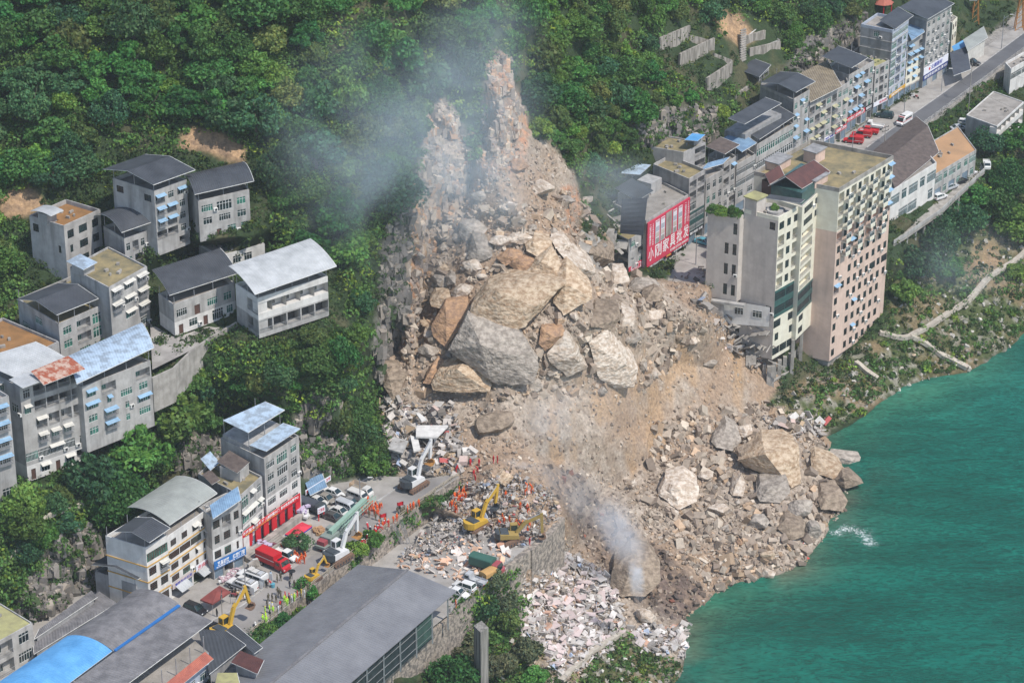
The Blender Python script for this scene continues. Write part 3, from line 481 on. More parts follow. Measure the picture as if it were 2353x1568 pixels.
BL_ = [(1185,730,235,190,1,11,'giant tan boulder, the largest one in the middle of the slide'),(1200,820,150,110,0,12,'dark grey lower block jutting out under the giant tan boulder'),(1325,660,100,125,1,13,'tall sunlit tan boulder leaning beside the giant boulder'),(1255,605,110,60,1,14,'tan boulder on the crest just above the giant boulder'),(1180,588,62,38,2,15,'orange boulder left on the crest of the slide'),(1238,563,60,34,1,16,'flat tan boulder at the very top of the crest'),(1330,592,80,46,3,17,'pale boulder on the crest right of the tan ones'),(1105,577,56,92,0,18,'upright grey rock slab left of the crest'),(1095,528,72,42,0,19,'grey block above the upright grey slab'),(1152,552,60,34,3,20,'pale whitish block beside the upright slab'),(1192,540,58,28,3,21,'small pale block on top left of the crest'),(1383,584,62,66,0,22,'grey tan boulder leaning against the wrecked building'),(1425,639,50,44,3,23,'pale square block by the red door shop sign'),(1393,730,92,58,4,24,'brown tan boulder right of the tall sunlit one'),(1500,667,62,34,0,25,'long grey boulder at the street end of the slide'),(1555,690,50,26,0,26,'low grey boulder at the edge of the street'),(1035,745,95,112,2,27,'large rusty orange slab left of the giant boulder'),(1065,862,138,84,1,28,'broad tan boulder below the rusty slab'),(906,852,58,82,4,29,'dark brown boulder standing at the cliff foot'),(1300,828,90,108,3,30,'pale upright slab in the centre of the slide'),(1408,828,118,142,3,31,'big pale pyramid shaped boulder'),(1268,772,52,66,2,32,'orange brown boulder above the pale upright slab'),(1140,958,88,58,4,33,'brown rounded boulder alone on the dirt slope'),(1667,1002,70,58,0,34,'grey angular boulder low on the slide near the river'),(1706,985,42,56,3,35,'narrow pale boulder leaning on the grey angular one'),(1735,1045,85,66,4,36,'brown boulder touching the large tan riverside boulder'),(1798,1062,88,112,1,37,'large tan boulder near the river end of the slide'),(1560,1132,92,80,3,38,'big pale grey boulder at the foot of the slide'),(1694,1117,40,52,3,39,'upright whitish boulder between two larger ones'),(1771,1127,78,56,0,40,'flat topped grey boulder near the river'),(1900,1072,76,52,1,41,'tan boulder at the water edge'),(1946,1102,70,34,4,42,'low tan brown boulder reaching into the river'),(1942,1055,76,30,0,43,'long grey slab lying in the river shallows'),(1912,1147,66,60,4,44,'banded brown grey boulder at the water edge'),(1990,1092,30,20,2,45,'orange boulder standing alone in the river'),(1838,1165,60,56,0,46,'grey boulder above the brown riverside one'),(1822,1208,64,54,4,47,'dark brown boulder at the right foot of the slide'),(1868,1212,40,52,0,48,'grey stone block with wire lying at the shore'),(1765,1278,36,30,1,49,'small triangular tan boulder above the shore'),(1765,1310,32,24,3,50,'small rounded pale boulder at the waterline'),(1462,1325,120,122,1,51,'huge rounded tan boulder with smoke in front of it'),(1482,1410,46,34,3,52,'pale broken slab right below the huge rounded boulder'),(1153,1096,46,38,1,53,'tan boulder beside the firefighters with the hose'),(1452,1112,20,32,3,54,'thin upright pale stone on the slope'),(1628,838,36,18,0,55,'flat round grey stone on the steep dirt slope'),(1240,435,62,42,3,56,'pale boulder in the upper scar'),(1190,380,44,34,2,57,'orange grey boulder high in the scar'),(1300,462,40,26,0,58,'grey boulder under the right rim of the scar'),(1620,1092,34,22,3,59,'pale block left of the flat topped grey boulder'),(1100,450,40,30,0,60,'grey boulder left side of the upper rubble'),(1170,470,36,24,3,61,'pale boulder between the shrubs in the scar'),(1655,1160,56,36,3,62,'pale low boulder above the red litter'),(1740,1190,50,36,0,63,'grey boulder left of the dark brown riverside one'),(1090,610,50,36,3,64,'pale block under the upright grey slab'),(1010,640,44,30,0,65,'grey boulder in the gravel fan left of the crest'),(985,800,46,36,0,66,'grey boulder at the left foot of the rusty slab'),(1450,770,44,34,0,67,'grey block above the pale pyramid boulder'),(1350,790,40,40,4,68,'brown boulder wedged beside the pyramid boulder'),(1500,720,54,30,3,69,'pale long boulder near the tower debris'),(1230,880,40,40,0,70,'grey slab edge below the dark lower block')]
def hullrock(label, kind, pts, depth, t0, seed, rough=.20, group=None):
    k_ = 1/2.191; rs = random.Random(seed); wd_ = max(p[0] for p in pts)-min(p[0] for p in pts); cx_ = sum(p[0] for p in pts)/len(pts); cy_ = sum(p[1] for p in pts)/len(pts); pb = max(pts, key=lambda q: q[1]); g_ = gp(915.4+pb[0]/2.191, 476+pb[1]/2.191); v_ = 476+pb[1]/2.191; tg = g_.y/(CP+(784-v_)/FPX*SP); t0 = tg-pb[2]-1.2 if seed != 501 else HT[0]+2.5; HT[0] = t0 if seed == 502 else HT[0]
    bm = bmesh.new(); k = 1/2.191; td = lambda a, b: (lambda q, v__: q.y/(CP+(784-v__)/FPX*SP))(gp(915.4+a*k, 476+b*k), 476+b*k)
    fr = [PT(915.4+a*k, 476+b*k, min(t0+c*.6, td(a, b)-1.3)) for a, b, c in pts]; tm = sum(p_.y for p_ in fr)/len(fr); ce = cen0_(fr)
    for sx, sy in ((-.16, -.12), (.2, .05), (-.02, .22)): a, b = cx_+wd_*sx*rs.uniform(.5, 1.2), cy_+wd_*sy*rs.uniform(.5, 1.2); fr.append(PT(915.4+a*k, 476+b*k, ce.y/(CP+(784-476-b*k)/FPX*SP)-wd_*k*.089*rs.uniform(.10, .26)))
    for p_ in fr: bm.verts.new(p_-ce); bm.verts.new(ce+(p_-ce)*.82+Vector((0, depth, -.12*depth))-ce)
    bmesh.ops.convex_hull(bm, input=bm.verts[:]); bmesh.ops.triangulate(bm, faces=bm.faces[:])
    for _ in range(4): 
        es = [e for e in bm.edges if e.calc_length() > 1.3]
        if not es: break
        bmesh.ops.subdivide_edges(bm, edges=es, cuts=1, use_grid_fill=False); bmesh.ops.triangulate(bm, faces=bm.faces[:])
    bm.normal_update(); V = np.array([v.co[:] for v in bm.verts]); Nn = np.array([v.normal[:] for v in bm.verts]); q = V+np.array(ce); dsp = fbm(q*np.array([1, 1, 1.6]), .22, 4, seed)*rough*1.3+(1-np.abs(fbm(q*np.array([.6, .6, 2.2]), .35, 3, seed+5))*2)*rough*.8
    V = V+Nn*dsp[:, None]; F_ = np.array([[v.index for v in f.verts] for f in bm.faces]); bm.free(); return tag(mesh_np('boulder', V, F_, ROCK[kind], loc=ce), label, 'boulder', group)
def cen0_(q): return sum(q, Vector((0, 0, 0)))/len(q)
HT = [0]
HR = [('giant tan boulder with a broad sunlit face, the largest of the slide', 1, [(370,480,2),(440,400,5),(560,360,8),(700,345,9),(845,375,8),(790,440,5),(715,520,2),(640,600,-1),(530,640,-2),(430,600,-1),(360,530,0)], 9, 559, 1),
('grey fractured lower block in shade under the giant tan boulder', 0, [(345,540,1),(300,640,1),(250,720,2),(350,790,1),(460,860,0),(500,895,1),(680,885,0),(712,790,-1),(650,690,0),(600,620,1),(440,580,1)], 11, 557, 2),
('rusty orange slab leaning left of the giant boulder', 2, [(235,470,3),(350,455,4),(362,520,2),(300,620,0),(240,715,-1),(170,650,1),(165,600,2)], 5, 562, 3),
('tall cracked tan slab right of the giant boulder', 1, [(845,290,5),(900,350,4),(972,410,3),(975,460,1),(830,545,-1),(778,480,1),(840,385,4),(790,330,6)], 8, 566, 4),
('pointed tan slab rising behind the giant boulder', 1, [(770,205,6),(822,290,3),(800,345,1),(700,350,1),(630,340,2),(690,260,4)], 6, 575, 5),
('pale cracked slab on the right of the crest', 3, [(880,198,6),(950,250,4),(992,330,1),(960,352,0),(860,290,2),(800,215,5)], 6, 576, 6),
('upright grey pointed boulder left of the crest', 0, [(340,260,0),(375,140,4),(410,135,4),(475,200,3),(470,245,0),(400,280,-1)], 6, 579, 7),
('grey square block above the upright pointed boulder', 0, [(305,140,0),(310,80,3),(400,70,4),(442,110,3),(420,140,1),(335,182,-1)], 5, 588, 8),
('tan boulder with flat top on the crest', 1, [(636,190,1),(680,150,3),(770,168,4),(768,210,2),(700,252,-1),(640,222,0)], 5, 584, 9),
('pale tan boulder at the right end of the crest', 3, [(765,150,2),(830,140,3),(865,190,2),(850,212,0),(790,207,0)], 4, 586, 10),
('orange brown boulder in the middle of the crest', 2, [(490,260,1),(560,215,3),(625,240,3),(610,270,0),(540,292,0)], 4, 580, 11),
('small orange boulder beside the orange brown one', 2, [(562,290,0),(590,255,2),(640,250,2),(690,265,2),(650,310,0),(600,320,-1)], 3.5, 577, 12),
('grey tan boulder leaning on the wrecked house', 4, [(950,230,1),(985,180,4),(1050,165,5),(1085,200,4),(1087,270,1),(1020,302,-1)], 6, 592, 13),
('pale square block near the red door shop sign', 3, [(1070,330,1),(1075,305,3),(1140,305,4),(1162,372,0),(1080,387,-1)], 4, 590, 14),
('broad tan boulder with gravel on top, lower left of the giant', 1, [(165,890,0),(200,812,3),(370,735,6),(445,762,5),(472,890,0),(460,930,-1),(300,925,-1),(175,920,-1)], 8, 556, 15),
('pale upright slab in the centre of the slide', 3, [(748,740,1),(840,620,5),(900,710,3),(952,802,0),(850,852,-2),(765,775,0)], 5, 560, 16),
('big pale pyramid shaped boulder', 3, [(958,682,2),(1045,610,6),(1120,690,4),(1195,780,2),(1200,822,0),(1185,905,-1),(1100,908,-2),(1010,865,-1)], 8, 562, 17),
('orange brown boulder wedged under the giant boulder', 2, [(718,600,2),(825,600,3),(842,640,2),(740,722,-1),(706,685,0)], 5, 562, 18),
('brown tan boulder on the right above the pyramid', 4, [(965,565,1),(990,500,4),(1112,510,4),(1122,560,2),(1070,622,-1),(970,602,-1)], 7, 573, 19),
('rough pale boulder right beside the brown tan one', 3, [(1118,500,3),(1190,540,2),(1182,592,0),(1120,602,-1)], 4, 573, 20),
('long grey slab at the street end of the slide', 0, [(1158,412,1),(1190,380,3),(1300,388,3),(1322,410,1),(1230,432,-1)], 4, 596, 21),
('grey brown block just below the long grey slab', 4, [(1225,432,2),(1290,405,3),(1332,430,1),(1312,470,-1),(1240,472,-1)], 4, 594, 22),
('brown slab standing at the cliff foot', 4, [(-75,790,3),(-5,800,3),(35,850,1),(-20,985,-1),(-70,900,0)], 5, 564, 23),
('pinkish boulder on the left edge of the slide', 1, [(155,470,1),(190,425,3),(250,420,3),(262,470,1),(225,505,-1),(165,500,-1)], 4, 571, 24),
('grey rounded boulder in the gravel fan', 0, [(232,350,1),(262,325,2),(290,345,2),(285,385,0),(245,390,-1)], 3, 580, 25),
('pale grey block left of the giant boulder top', 3, [(265,440,1),(330,390,3),(372,405,2),(345,440,0),(290,455,-1)], 3, 570, 26),
('orange tan broken slab at the lower left corner of the slide', 2, [(120,885,0),(200,755,3),(245,790,2),(170,890,-1)], 3, 557, 27)]
HR[0], HR[1] = HR[1], HR[0]
for lb, kd, pts, dp, t0, sd_ in HR: hullrock(lb, kd, pts, dp, t0, 500+sd_)
k0 = 2.191/2.1985; ox, oy = (1281.6-915.4)*2.191, (854.4-476)*2.191
HR2 = [('large tan boulder near the river end of the slide', 1, [(905,445,2),(1030,340,5),(1160,338,6),(1215,370,4),(1228,560,0),(1180,582,-2),(1100,520,-1),(1030,470,0)], 8, 573, 31), ('grey angular boulder low on the slide near the river', 0, [(770,350,1),(850,255,4),(910,290,4),(925,350,2),(880,395,-1),(800,380,-1)], 6, 580, 32), ('tan orange boulder at the water edge', 1, [(1275,440,2),(1300,420,3),(1400,450,3),(1450,490,1),(1390,540,-1),(1285,500,-1)], 6, 579, 33), ('big pale grey boulder at the foot of the slide', 3, [(505,620,0),(540,545,4),(640,525,5),(715,570,3),(700,650,0),(610,698,-2)], 7, 561, 34), ('flat topped grey boulder near the river', 0, [(1000,600,1),(1020,560,3),(1160,540,4),(1170,600,2),(1120,655,-1),(1020,650,-1)], 6, 565, 35), ('upright whitish boulder between two larger ones', 3, [(872,610,0),(890,540,3),(925,518,4),(948,560,3),(940,630,-1),(880,625,-1)], 4, 566, 36), ('banded brown grey boulder at the water edge', 4, [(1312,640,1),(1330,600,3),(1420,590,4),(1458,650,1),(1440,705,-1),(1330,690,-1)], 6, 566, 37), ('long grey slab lying in the river shallows', 0, [(1368,440,0),(1370,405,1),(1530,428,1),(1528,455,0),(1470,475,-1)], 3, 585, 38), ('low tan boulder reaching into the river', 4, [(1395,545,1),(1420,518,2),(1480,510,2),(1545,560,0),(1450,585,-1)], 4, 573, 39), ('dark brown boulder at the right foot of the slide', 4, [(1110,790,1),(1150,740,3),(1245,760,3),(1240,830,0),(1180,850,-1)], 6, 557, 40), ('huge rounded tan boulder with smoke in front of it', 4, [(262,1080,1),(280,990,3),(370,905,5),(470,915,5),(520,980,3),(515,1060,1),(440,1130,-2),(320,1135,-2)], 9, 541, 41)]
for lb, kd, pts, dp, t0, sd_ in HR2: hullrock(lb, kd, [(ox+a*k0, oy+b*k0, c) for a, b, c in pts], dp, t0, 500+sd_)
SK = {11,12,13,14,16,17,18,19,22,23,27,28,29,30,31,32,24,25,26,37,34,41,38,40,39,44,43,42,47,51,68,15}
for b_ in BL_:
    if b_[5] not in SK: boulder(b_[0], b_[1], b_[2]*1.12, b_[3]*1.12, *b_[4:], sub=4, cuts=8+b_[5] % 5)
HPOLY = [[(915.4+a/2.191, 476+b/2.191) for a, b, c in h[2]] for h in HR]+[[(1281.6+a/2.1985, 854.4+b/2.1985) for a, b, c in h[2]] for h in HR2]; mH = mask(HPOLY, 1)
random.seed(21); RP = RUB[0]; small = []
zones = [([(940,520),(1340,440),(1420,600),(1620,760),(1480,900),(1120,920),(890,900),(930,700)], 90, (14, 36)), ([(1500,960),(1760,920),(1900,1010),(1930,1160),(1840,1290),(1560,1330),(1480,1200)], 90, (10, 26)), ([(1000,300),(1200,260),(1330,450),(1300,560),(1100,560)], 30, (9, 22)), ([(900,780),(1200,900),(1400,1100),(1100,1050),(900,960)], 20, (8, 18)), ([(2050,830),(2220,770),(2352,700),(2352,770),(2230,850),(2100,860)], 26, (6, 13))]
protos = {}
for zi, (zp, cnt, (a, b)) in enumerate(zones):
    k = 0; wh = ['in the rubble around the giant boulder', 'in the rubble fan above the river', 'in the upper scar of the slide', 'on the dirt slope above the rescue site', 'on the right river bank below the footpath'][zi]
    while k < cnt:
        u = random.uniform(880, 2360); v = random.uniform(240, 1340)
        if not inpoly(zp, np.array([u]), np.array([v]))[0] or mval(mH, np.array([u]), np.array([v-8]))[0] > .1 or mval(mH, np.array([u]), np.array([v+8]))[0] > .1: continue
        kd = random.choices([0, 1, 2, 3, 4], [5, 3, .8, 3, 2])[0]; sd_ = random.randrange(5)
        if (kd, sd_) not in protos: V, F_ = rock_arrays(300+kd*9+sd_, (1, .85, .7), 9, 3, .03); protos[kd, sd_] = mesh_np('boulder', V, F_, ROCK[kd]); o = protos[kd, sd_]
        else: o = protos[kd, sd_].copy(); COL.objects.link(o)
        p = gp(u, v); wpx = random.uniform(a, b)*random.uniform(.6, 1.15); s = wpx*p.y/(CP*FPX); o.location = p+Vector((0, 0, s*.15)); o.scale = (s, s*random.uniform(.7, 1.2), s*random.uniform(.7, 1.2)); o.rotation_euler = (random.uniform(-.5, .5), random.uniform(-.5, .5), random.random()*6.28)
        tag(o, '%s medium boulder %s' % (['grey', 'tan', 'orange brown', 'pale', 'dark brown'][kd], wh), 'boulder', 'medium boulders %s' % wh); k += 1
# ------------------------------------------------------------------ loose rubble: uncountable stones
def stones(n, poly, smin, smax, name, label, seed, cols, cat='rubble', power=3.0, rockf=True, flat=.7, lift=.0, upright=False):
    rng = np.random.default_rng(seed); U = rng.uniform(0, 2400, n*20); V_ = rng.uniform(20, 1600, n*20); m = np.zeros(len(U), bool)
    for p in poly: m |= inpoly(p, U, V_)
    m &= mval(mF, U, V_) < .5 if rockf else True
    if rockf and not upright and label.startswith('loose'): kp = np.clip(1.1-mval(gul, U, V_)*.9, .25, 1)*np.clip(1.15-mval(slope_m, U, V_)*.8, .2, 1); m &= rng.random(len(U)) < kp
    if rockf and smax > 1.7: m &= (mval(mH, U, V_) < .1) & (mval(mH, U, V_-10) < .1) & (mval(mH, U, V_+10) < .1)
    U = U[m][:n]; V_ = V_[m][:n]; B = gpn(U, V_); n = len(B); s = smin+(smax-smin)*rng.random(n)**power
    c8 = np.array([[-1, -1, -1], [1, -1, -1], [1, 1, -1], [-1, 1, -1], [-1, -1, 1], [1, -1, 1], [1, 1, 1], [-1, 1, 1]])*.5
    V = c8[None]*(1+rng.normal(size=(n, 8, 3))*(.22 if rockf else .04))
    dim = np.stack([s, s*rng.uniform(.5, 1, n), s*flat*rng.uniform(.4, 1, n)], 1)
    if not rockf:
        thin = rng.random(n) < .75; dim[:, 2] = np.where(thin, .04+.12*rng.random(n), s*.4); pl = rng.random(n) < .35; dim[:, 1] = np.where(pl, .08+.15*rng.random(n), dim[:, 1])
    V = V*dim[:, None, :]; q = rng.normal(size=(n, 4))*np.array([1, .35 if not rockf else 1, .35 if not rockf else 1, 1]); q = np.stack([np.ones(n), rng.normal(size=n)*.07, rng.normal(size=n)*.07, rng.normal(size=n)*.12+.3], 1) if upright else q; q /= np.linalg.norm(q, axis=1)[:, None]
    w_, x, y, z = q.T; Rm = np.stack([np.stack([1-2*(y*y+z*z), 2*(x*y-z*w_), 2*(x*z+y*w_)], -1), np.stack([2*(x*y+z*w_), 1-2*(x*x+z*z), 2*(y*z-x*w_)], -1), np.stack([2*(x*z-y*w_), 2*(y*z+x*w_), 1-2*(x*x+y*y)], -1)], -2)
    V = np.einsum('nij,nkj->nki', Rm, V)+B[:, None, :]+(np.array([0, .38, -.45])*s[:, None, None] if upright else np.array([0, 0, 1])*(s*.18+lift*rng.random(n))[:, None, None])
    f = np.array([[0, 3, 2, 1], [4, 5, 6, 7], [0, 1, 5, 4], [1, 2, 6, 5], [2, 3, 7, 6], [3, 0, 4, 7]]); F_ = (f[None]+(np.arange(n)*8)[:, None, None]).reshape(-1, 4)
    pal = np.array([c for c, w_ in cols]); wt = np.array([w_ for c, w_ in cols], float); ci = rng.choice(len(pal), n, p=wt/wt.sum()); C = pal[ci]*(.75+.5*rng.random((n, 1))); C = np.repeat(np.clip(C, 0, .85), 6, 0)
    o = mesh_np(name, V.reshape(-1, 3), F_, mat_col('debris', rough=.85, bump=.2, bscale=3, jitter=.15, jscale=1.5), cols=C); return tag(o, label, cat, kind='stuff')
RC = [((.36, .295, .23), 5), ((.285, .225, .175), 4), ((.47, .395, .31), 3), ((.42, .30, .20), 2), ((.20, .155, .12), 2)]
stones(19000, STN, .10, .8, 'rubble', 'loose grey brown stones covering the slide', 1, RC, power=2.6)
stones(2600, [[(1240,1060),(1330,1090),(1420,1200),(1520,1270),(1620,1360),(1580,1440),(1500,1400),(1400,1350),(1350,1250),(1300,1190)]], .12, 1.3, 'charred_debris', 'dark charred timber and earth in the smoking ravine', 8, [((.15, .115, .09), 5), ((.09, .07, .06), 4), ((.26, .20, .155), 3), ((.22, .09, .06), .7)], power=2.2)
stones(2000, [[(940,520),(1340,440),(1420,600),(1620,760),(1480,900),(1120,920),(890,900),(930,700)],[(1500,960),(1760,920),(1900,1010),(1930,1160),(1840,1300),(1640,1360),(1480,1200)]], .5, 2.4, 'broken_rock', 'coarse broken rock between the boulders', 2, RC, power=3.4)
CR = [((.50, .40, .30), 4), ((.36, .29, .235), 4), ((.46, .28, .16), 2.5), ((.25, .205, .17), 2)]; DR = [((.21, .19, .17), 4), ((.14, .13, .115), 3), ((.30, .26, .215), 2), ((.06, .09, .04), 1.5)]
stones(9000, CLIFF[1:3], .3, 1.5, 'scar_rock', 'angular broken rock faces of the fresh scar', 5, CR, power=1.8, flat=2.0, upright=True)
stones(8000, [CLIFF[0]]+CLIFF[3:], .3, 1.6, 'cliff_rock', 'dark weathered rock of the old cliffs', 6, DR, power=1.8, flat=2.6, upright=True)
stones(850, BANK, .15, 1.2, 'bank_stone', 'pale stones scattered on the river banks', 3, [((.45, .42, .36), 3), ((.3, .27, .22), 2)], power=2.5)
# ------------------------------------------------------------------ building kit
def wm(name, h1, h2=None, **k):
    k.setdefault('scale', .5); k.setdefault('streak', .75); k.setdefault('bump', .25); k.setdefault('rough', .9); return mat(name, h1, h2, **k)
M = {
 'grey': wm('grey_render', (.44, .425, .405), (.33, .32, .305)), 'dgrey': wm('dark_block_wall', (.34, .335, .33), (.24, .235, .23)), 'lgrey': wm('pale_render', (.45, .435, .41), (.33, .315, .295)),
 'white': wm('white_wall', (.68, .66, .62), (.56, .535, .50), streak=.4), 'cream': wm('cream_wall', (.74, .70, .57), (.64, .59, .47), streak=.2), 'pink': wm('pink_wall', (.66, .49, .40), (.57, .42, .34), streak=.3),
 'tile': wm('beige_wall_tile', (.56, .505, .45), (.47, .42, .375), streak=.3), 'blue': wm('blue_grey_wall', (.42, .46, .52), (.36, .39, .45), streak=.25), 'green': mat('green_band_glass', (.05, .12, .11), (.03, .07, .065), 1, .3, spec=.6),
 'brick': wm('brick_wall', (.30, .15, .10), (.22, .12, .08)), 'yel': wm('ochre_trim', (.55, .33, .09), (.45, .27, .08), streak=.2), 'stone': mat('stone_masonry', (.38, .32, .26), (.16, .14, .12), 1.3, .9, bump=1, bscale=2.2, lo=.42, hi=.58),
 'conc': wm('weathered_concrete', (.40, .37, .33), (.26, .24, .21)), 'deck': mat('concrete_deck', (.34, .31, .275), (.22, .20, .175), .35, .9, bump=.3), 'moss': mat('mossy_deck', (.31, .245, .125), (.15, .135, .085), .35, .9, bump=.3), 'orange': mat('rusty_deck', (.33, .17, .065), (.20, .11, .045), .3, .8), 'green_deck': mat('green_moss_deck', (.40, .38, .17), (.27, .25, .13), .4, .9), 'tan_deck': mat('tan_deck', (.46, .27, .14), (.36, .22, .12), .2, .9),
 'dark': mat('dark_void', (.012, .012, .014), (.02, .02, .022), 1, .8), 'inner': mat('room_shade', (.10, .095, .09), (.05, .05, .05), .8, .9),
 'r_dark': mat('charcoal_metal_roof', (.072, .078, .088), (.045, .049, .056), .3, .5, wave=(2.2, .5), streak=0, detail=7), 'r_mid': mat('grey_metal_roof', (.215, .205, .205), (.125, .12, .122), .5, .55, wave=(1.6, .6), stretch=(1, 1, 1)), 'r_silver': mat('silver_metal_roof', (.47, .48, .48), (.34, .35, .35), .4, .45, wave=(1.6, .5)), 'r_blue': mat('blue_metal_roof', (.22, .345, .48), (.14, .22, .32), .5, .5, wave=(1.8, .5)), 'r_lblue': mat('pale_blue_metal_roof', (.40, .50, .60), (.26, .31, .36), .6, .5, wave=(1.6, .5), lo=.4, hi=.55), 'r_sky': mat('bright_blue_sheet_roof', (.13, .37, .66), (.08, .26, .50), .3, .5, wave=(1.8, .4)), 'r_rust': mat('rust_metal_roof', (.30, .085, .045), (.46, .33, .26), .9, .7, wave=(1.6, .9), stretch=(1, 1, 1), lo=.42, hi=.55), 'r_tan': mat('tan_metal_roof', (.27, .22, .15), (.18, .145, .10), .6, .6, wave=(1.2, .8)), 'r_brown': mat('brown_shingle_roof', (.135, .105, .09), (.08, .062, .055), .9, .8, bump=.5), 'r_maroon': mat('maroon_roof', (.115, .045, .038), (.07, .03, .028), .5, .6, wave=(3, .3)), 'r_red': mat('red_tile_roof', (.42, .13, .085), (.30, .09, .065), .7, .7, wave=(3, .6)), 'r_grn': mat('pale_grey_green_roof', (.33, .345, .315), (.25, .26, .24), .3, .55, wave=(1.6, .4)),
 'trim': mat('white_metal_trim', (.72, .71, .68), (.55, .54, .5), 1, .5), 'steel': mat('galvanised_steel', (.42, .43, .44), (.3, .3, .31), 1, .4, metal=.4), 'dsteel': mat('dark_steel', (.06, .06, .065), (.04, .04, .04), 1, .5),
 'glass': mat('window_glass', (.022, .045, .045), (.010, .016, .018), .35, .12, spec=.7, lo=.4, hi=.6), 'gglass': mat('green_curtain_glass', (.05, .19, .14), (.015, .05, .045), .6, .15, spec=.7, lo=.4, hi=.6), 'bglass': mat('blue_tint_glass', (.03, .10, .11), (.012, .04, .05), .5, .12, spec=.7), 'fr_w': mat('white_window_frame', (.66, .66, .64), (.55, .55, .53), 1, .5), 'fr_b': mat('brown_lattice', (.115, .06, .045), (.085, .045, .035), 1, .6), 'fr_g': mat('green_window_frame', (.10, .22, .18), (.08, .17, .14), 1, .5),
 'red': mat('red_paint', (.60, .018, .028), (.50, .015, .025), .5, .5), 'bred': mat('faded_red_banner', (.60, .055, .10), (.52, .045, .085), .1, .7), 'sblue': mat('blue_sign_face', (.03, .16, .42), (.025, .13, .36), .4, .5), 'navy': mat('navy_sign_face', (.03, .045, .22), (.025, .04, .18), .4, .5), 'swhite': mat('white_sign_face', (.74, .74, .77), (.66, .66, .70), .4, .5), 'spink': mat('pinkish_sign_face', (.50, .42, .40), (.44, .37, .35), .4, .6), 'syel': mat('yellow_sign_face', (.62, .34, .035), (.55, .30, .03), .4, .5), 'black': mat('black_sign_face', (.025, .025, .03), (.018, .018, .02), .4, .5),
 'wood': mat('light_wood', (.50, .33, .18), (.36, .23, .12), 2, .7), 'aw_b': mat('pale_blue_awning', (.27, .42, .56), (.2, .33, .46), 1, .6), 'aw_w': mat('pale_awning', (.60, .58, .52), (.48, .46, .41), 1, .6), 'aw_y': mat('yellow_green_awning', (.42, .40, .25), (.33, .31, .2), 1, .6), 'tarp': mat('dark_tarpaulin', (.075, .083, .10), (.055, .06, .075), .3, .7, bump=.5, bscale=1), 'curtain': mat('curtain_red', (.22, .03, .03), (.16, .02, .02), 1, .8), 'rubber': mat('rubber', (.02, .02, .02), (.03, .03, .03), 2, .8), 'ltxt': mat('white_lettering', (.80, .80, .80), (.75, .75, .75), 1, .6), 'rtxt': mat('red_lettering', (.55, .03, .05), (.5, .03, .05), 1, .6), 'btxt': mat('blue_lettering', (.05, .06, .35), (.05, .06, .3), 1, .6), 'ktxt': mat('dark_lettering', (.05, .05, .07), (.04, .04, .05), 1, .6), 'ytxt': mat('yellow_lettering', (.8, .6, .1), (.75, .55, .1), 1, .6),
}
PROTO = {}
def proto(key, fn):
    if key not in PROTO: PROTO[key] = [fn(), False]
    p = PROTO[key]
    if p[1]: return copy_tree(p[0])
    p[1] = True; return p[0]
def bx(mb, x0, x1, y0, y1, z0, z1, m=0): mb.box(((x0+x1)/2, (y0+y1)/2, (z0+z1)/2), (x1-x0, y1-y0, z1-z0), m=m)
def win_proto(n, fr, gl, lattice=False):       # unit window in x, z; y is outward
    mb = MB(); t = .035
    for x in [i/n for i in range(n+1)]: bx(mb, x-.5-t*.6/n**.3, x-.5+t*.6/n**.3, -.03, .04, -.5, .5)
    for z in ((-.5, .22, .5) if not lattice else (-.5, -.2, .05, .28, .5)): bx(mb, -.5, .5, -.03, .035, z-.018, z+.018)
    o = mb.build('window', M[fr]); p = MB(); bx(p, -.5, .5, -.05, -.01, -.5, .5); p.build('pane', M[gl], o); return o
def rail_proto():
    mb = MB(); bx(mb, -.5, .5, -.03, .03, .94, 1); bx(mb, -.5, .5, -.02, .02, .1, .16)
    for i in range(17): bx(mb, -.5+i/16-.006, -.5+i/16+.006, -.015, .015, .1, .95)
    return mb.build('railing', M['steel'])
def cage_proto():
    mb = MB()
    for i in range(7): bx(mb, -.5+i/6-.012, -.5+i/6+.012, .94, .98, 0, 1); 
    for z in (0, .33, .66, 1): bx(mb, -.5, .5, .93, .99, z-.015, z+.015); bx(mb, -.51, -.48, 0, .97, z-.015, z+.015); bx(mb, .48, .51, 0, .97, z-.015, z+.015)
    bx(mb, -.5, .5, .02, .97, -.03, -.005)
    return mb.build('window_cage', M['steel'])
def ac_proto():
    mb = MB(); bx(mb, -.45, .45, 0, .38, 0, .62); bx(mb, -.28, .22, .375, .40, .08, .54, 1); return mb.build('air_conditioner', [M['trim'], M['dsteel']])
def aw_proto(m):
    mb = MB(); mb.hexa([Vector((-.5, 1, -.35)), Vector((.5, 1, -.35)), Vector((.5, 0, -.03)), Vector((-.5, 0, -.03))], [Vector((-.5, 1, -.31)), Vector((.5, 1, -.31)), Vector((.5, 0, .01)), Vector((-.5, 0, .01))]); return mb.build('awning', M[m])
class Face:
    def __init__(s, A, B, z0, z1):
        s.A = Vector((A.x, A.y, z0)); d = Vector((B.x-A.x, B.y-A.y, 0)); s.w = d.length; s.d = d.normalized(); s.n = Vector((s.d.y, -s.d.x, 0)); s.z0 = z0; s.h = z1-z0
        s.rz = math.atan2(s.d.y, s.d.x)+math.pi       # local y of the protos points outward, local x along the face
    def p(s, x, z, o=0): return s.A+s.d*x+Vector((0, 0, z))+s.n*o
    def put(s, o, par, x, z, off, sx=1, sy=1, sz=1):
        o.parent = par; o.location = s.p(x, z, off)-par_loc(par); o.rotation_euler = (0, 0, s.rz); o.scale = (sx, sy, sz); return o
def par_loc(par): return par.location if par else Vector((0, 0, 0))
TCACHE = {}
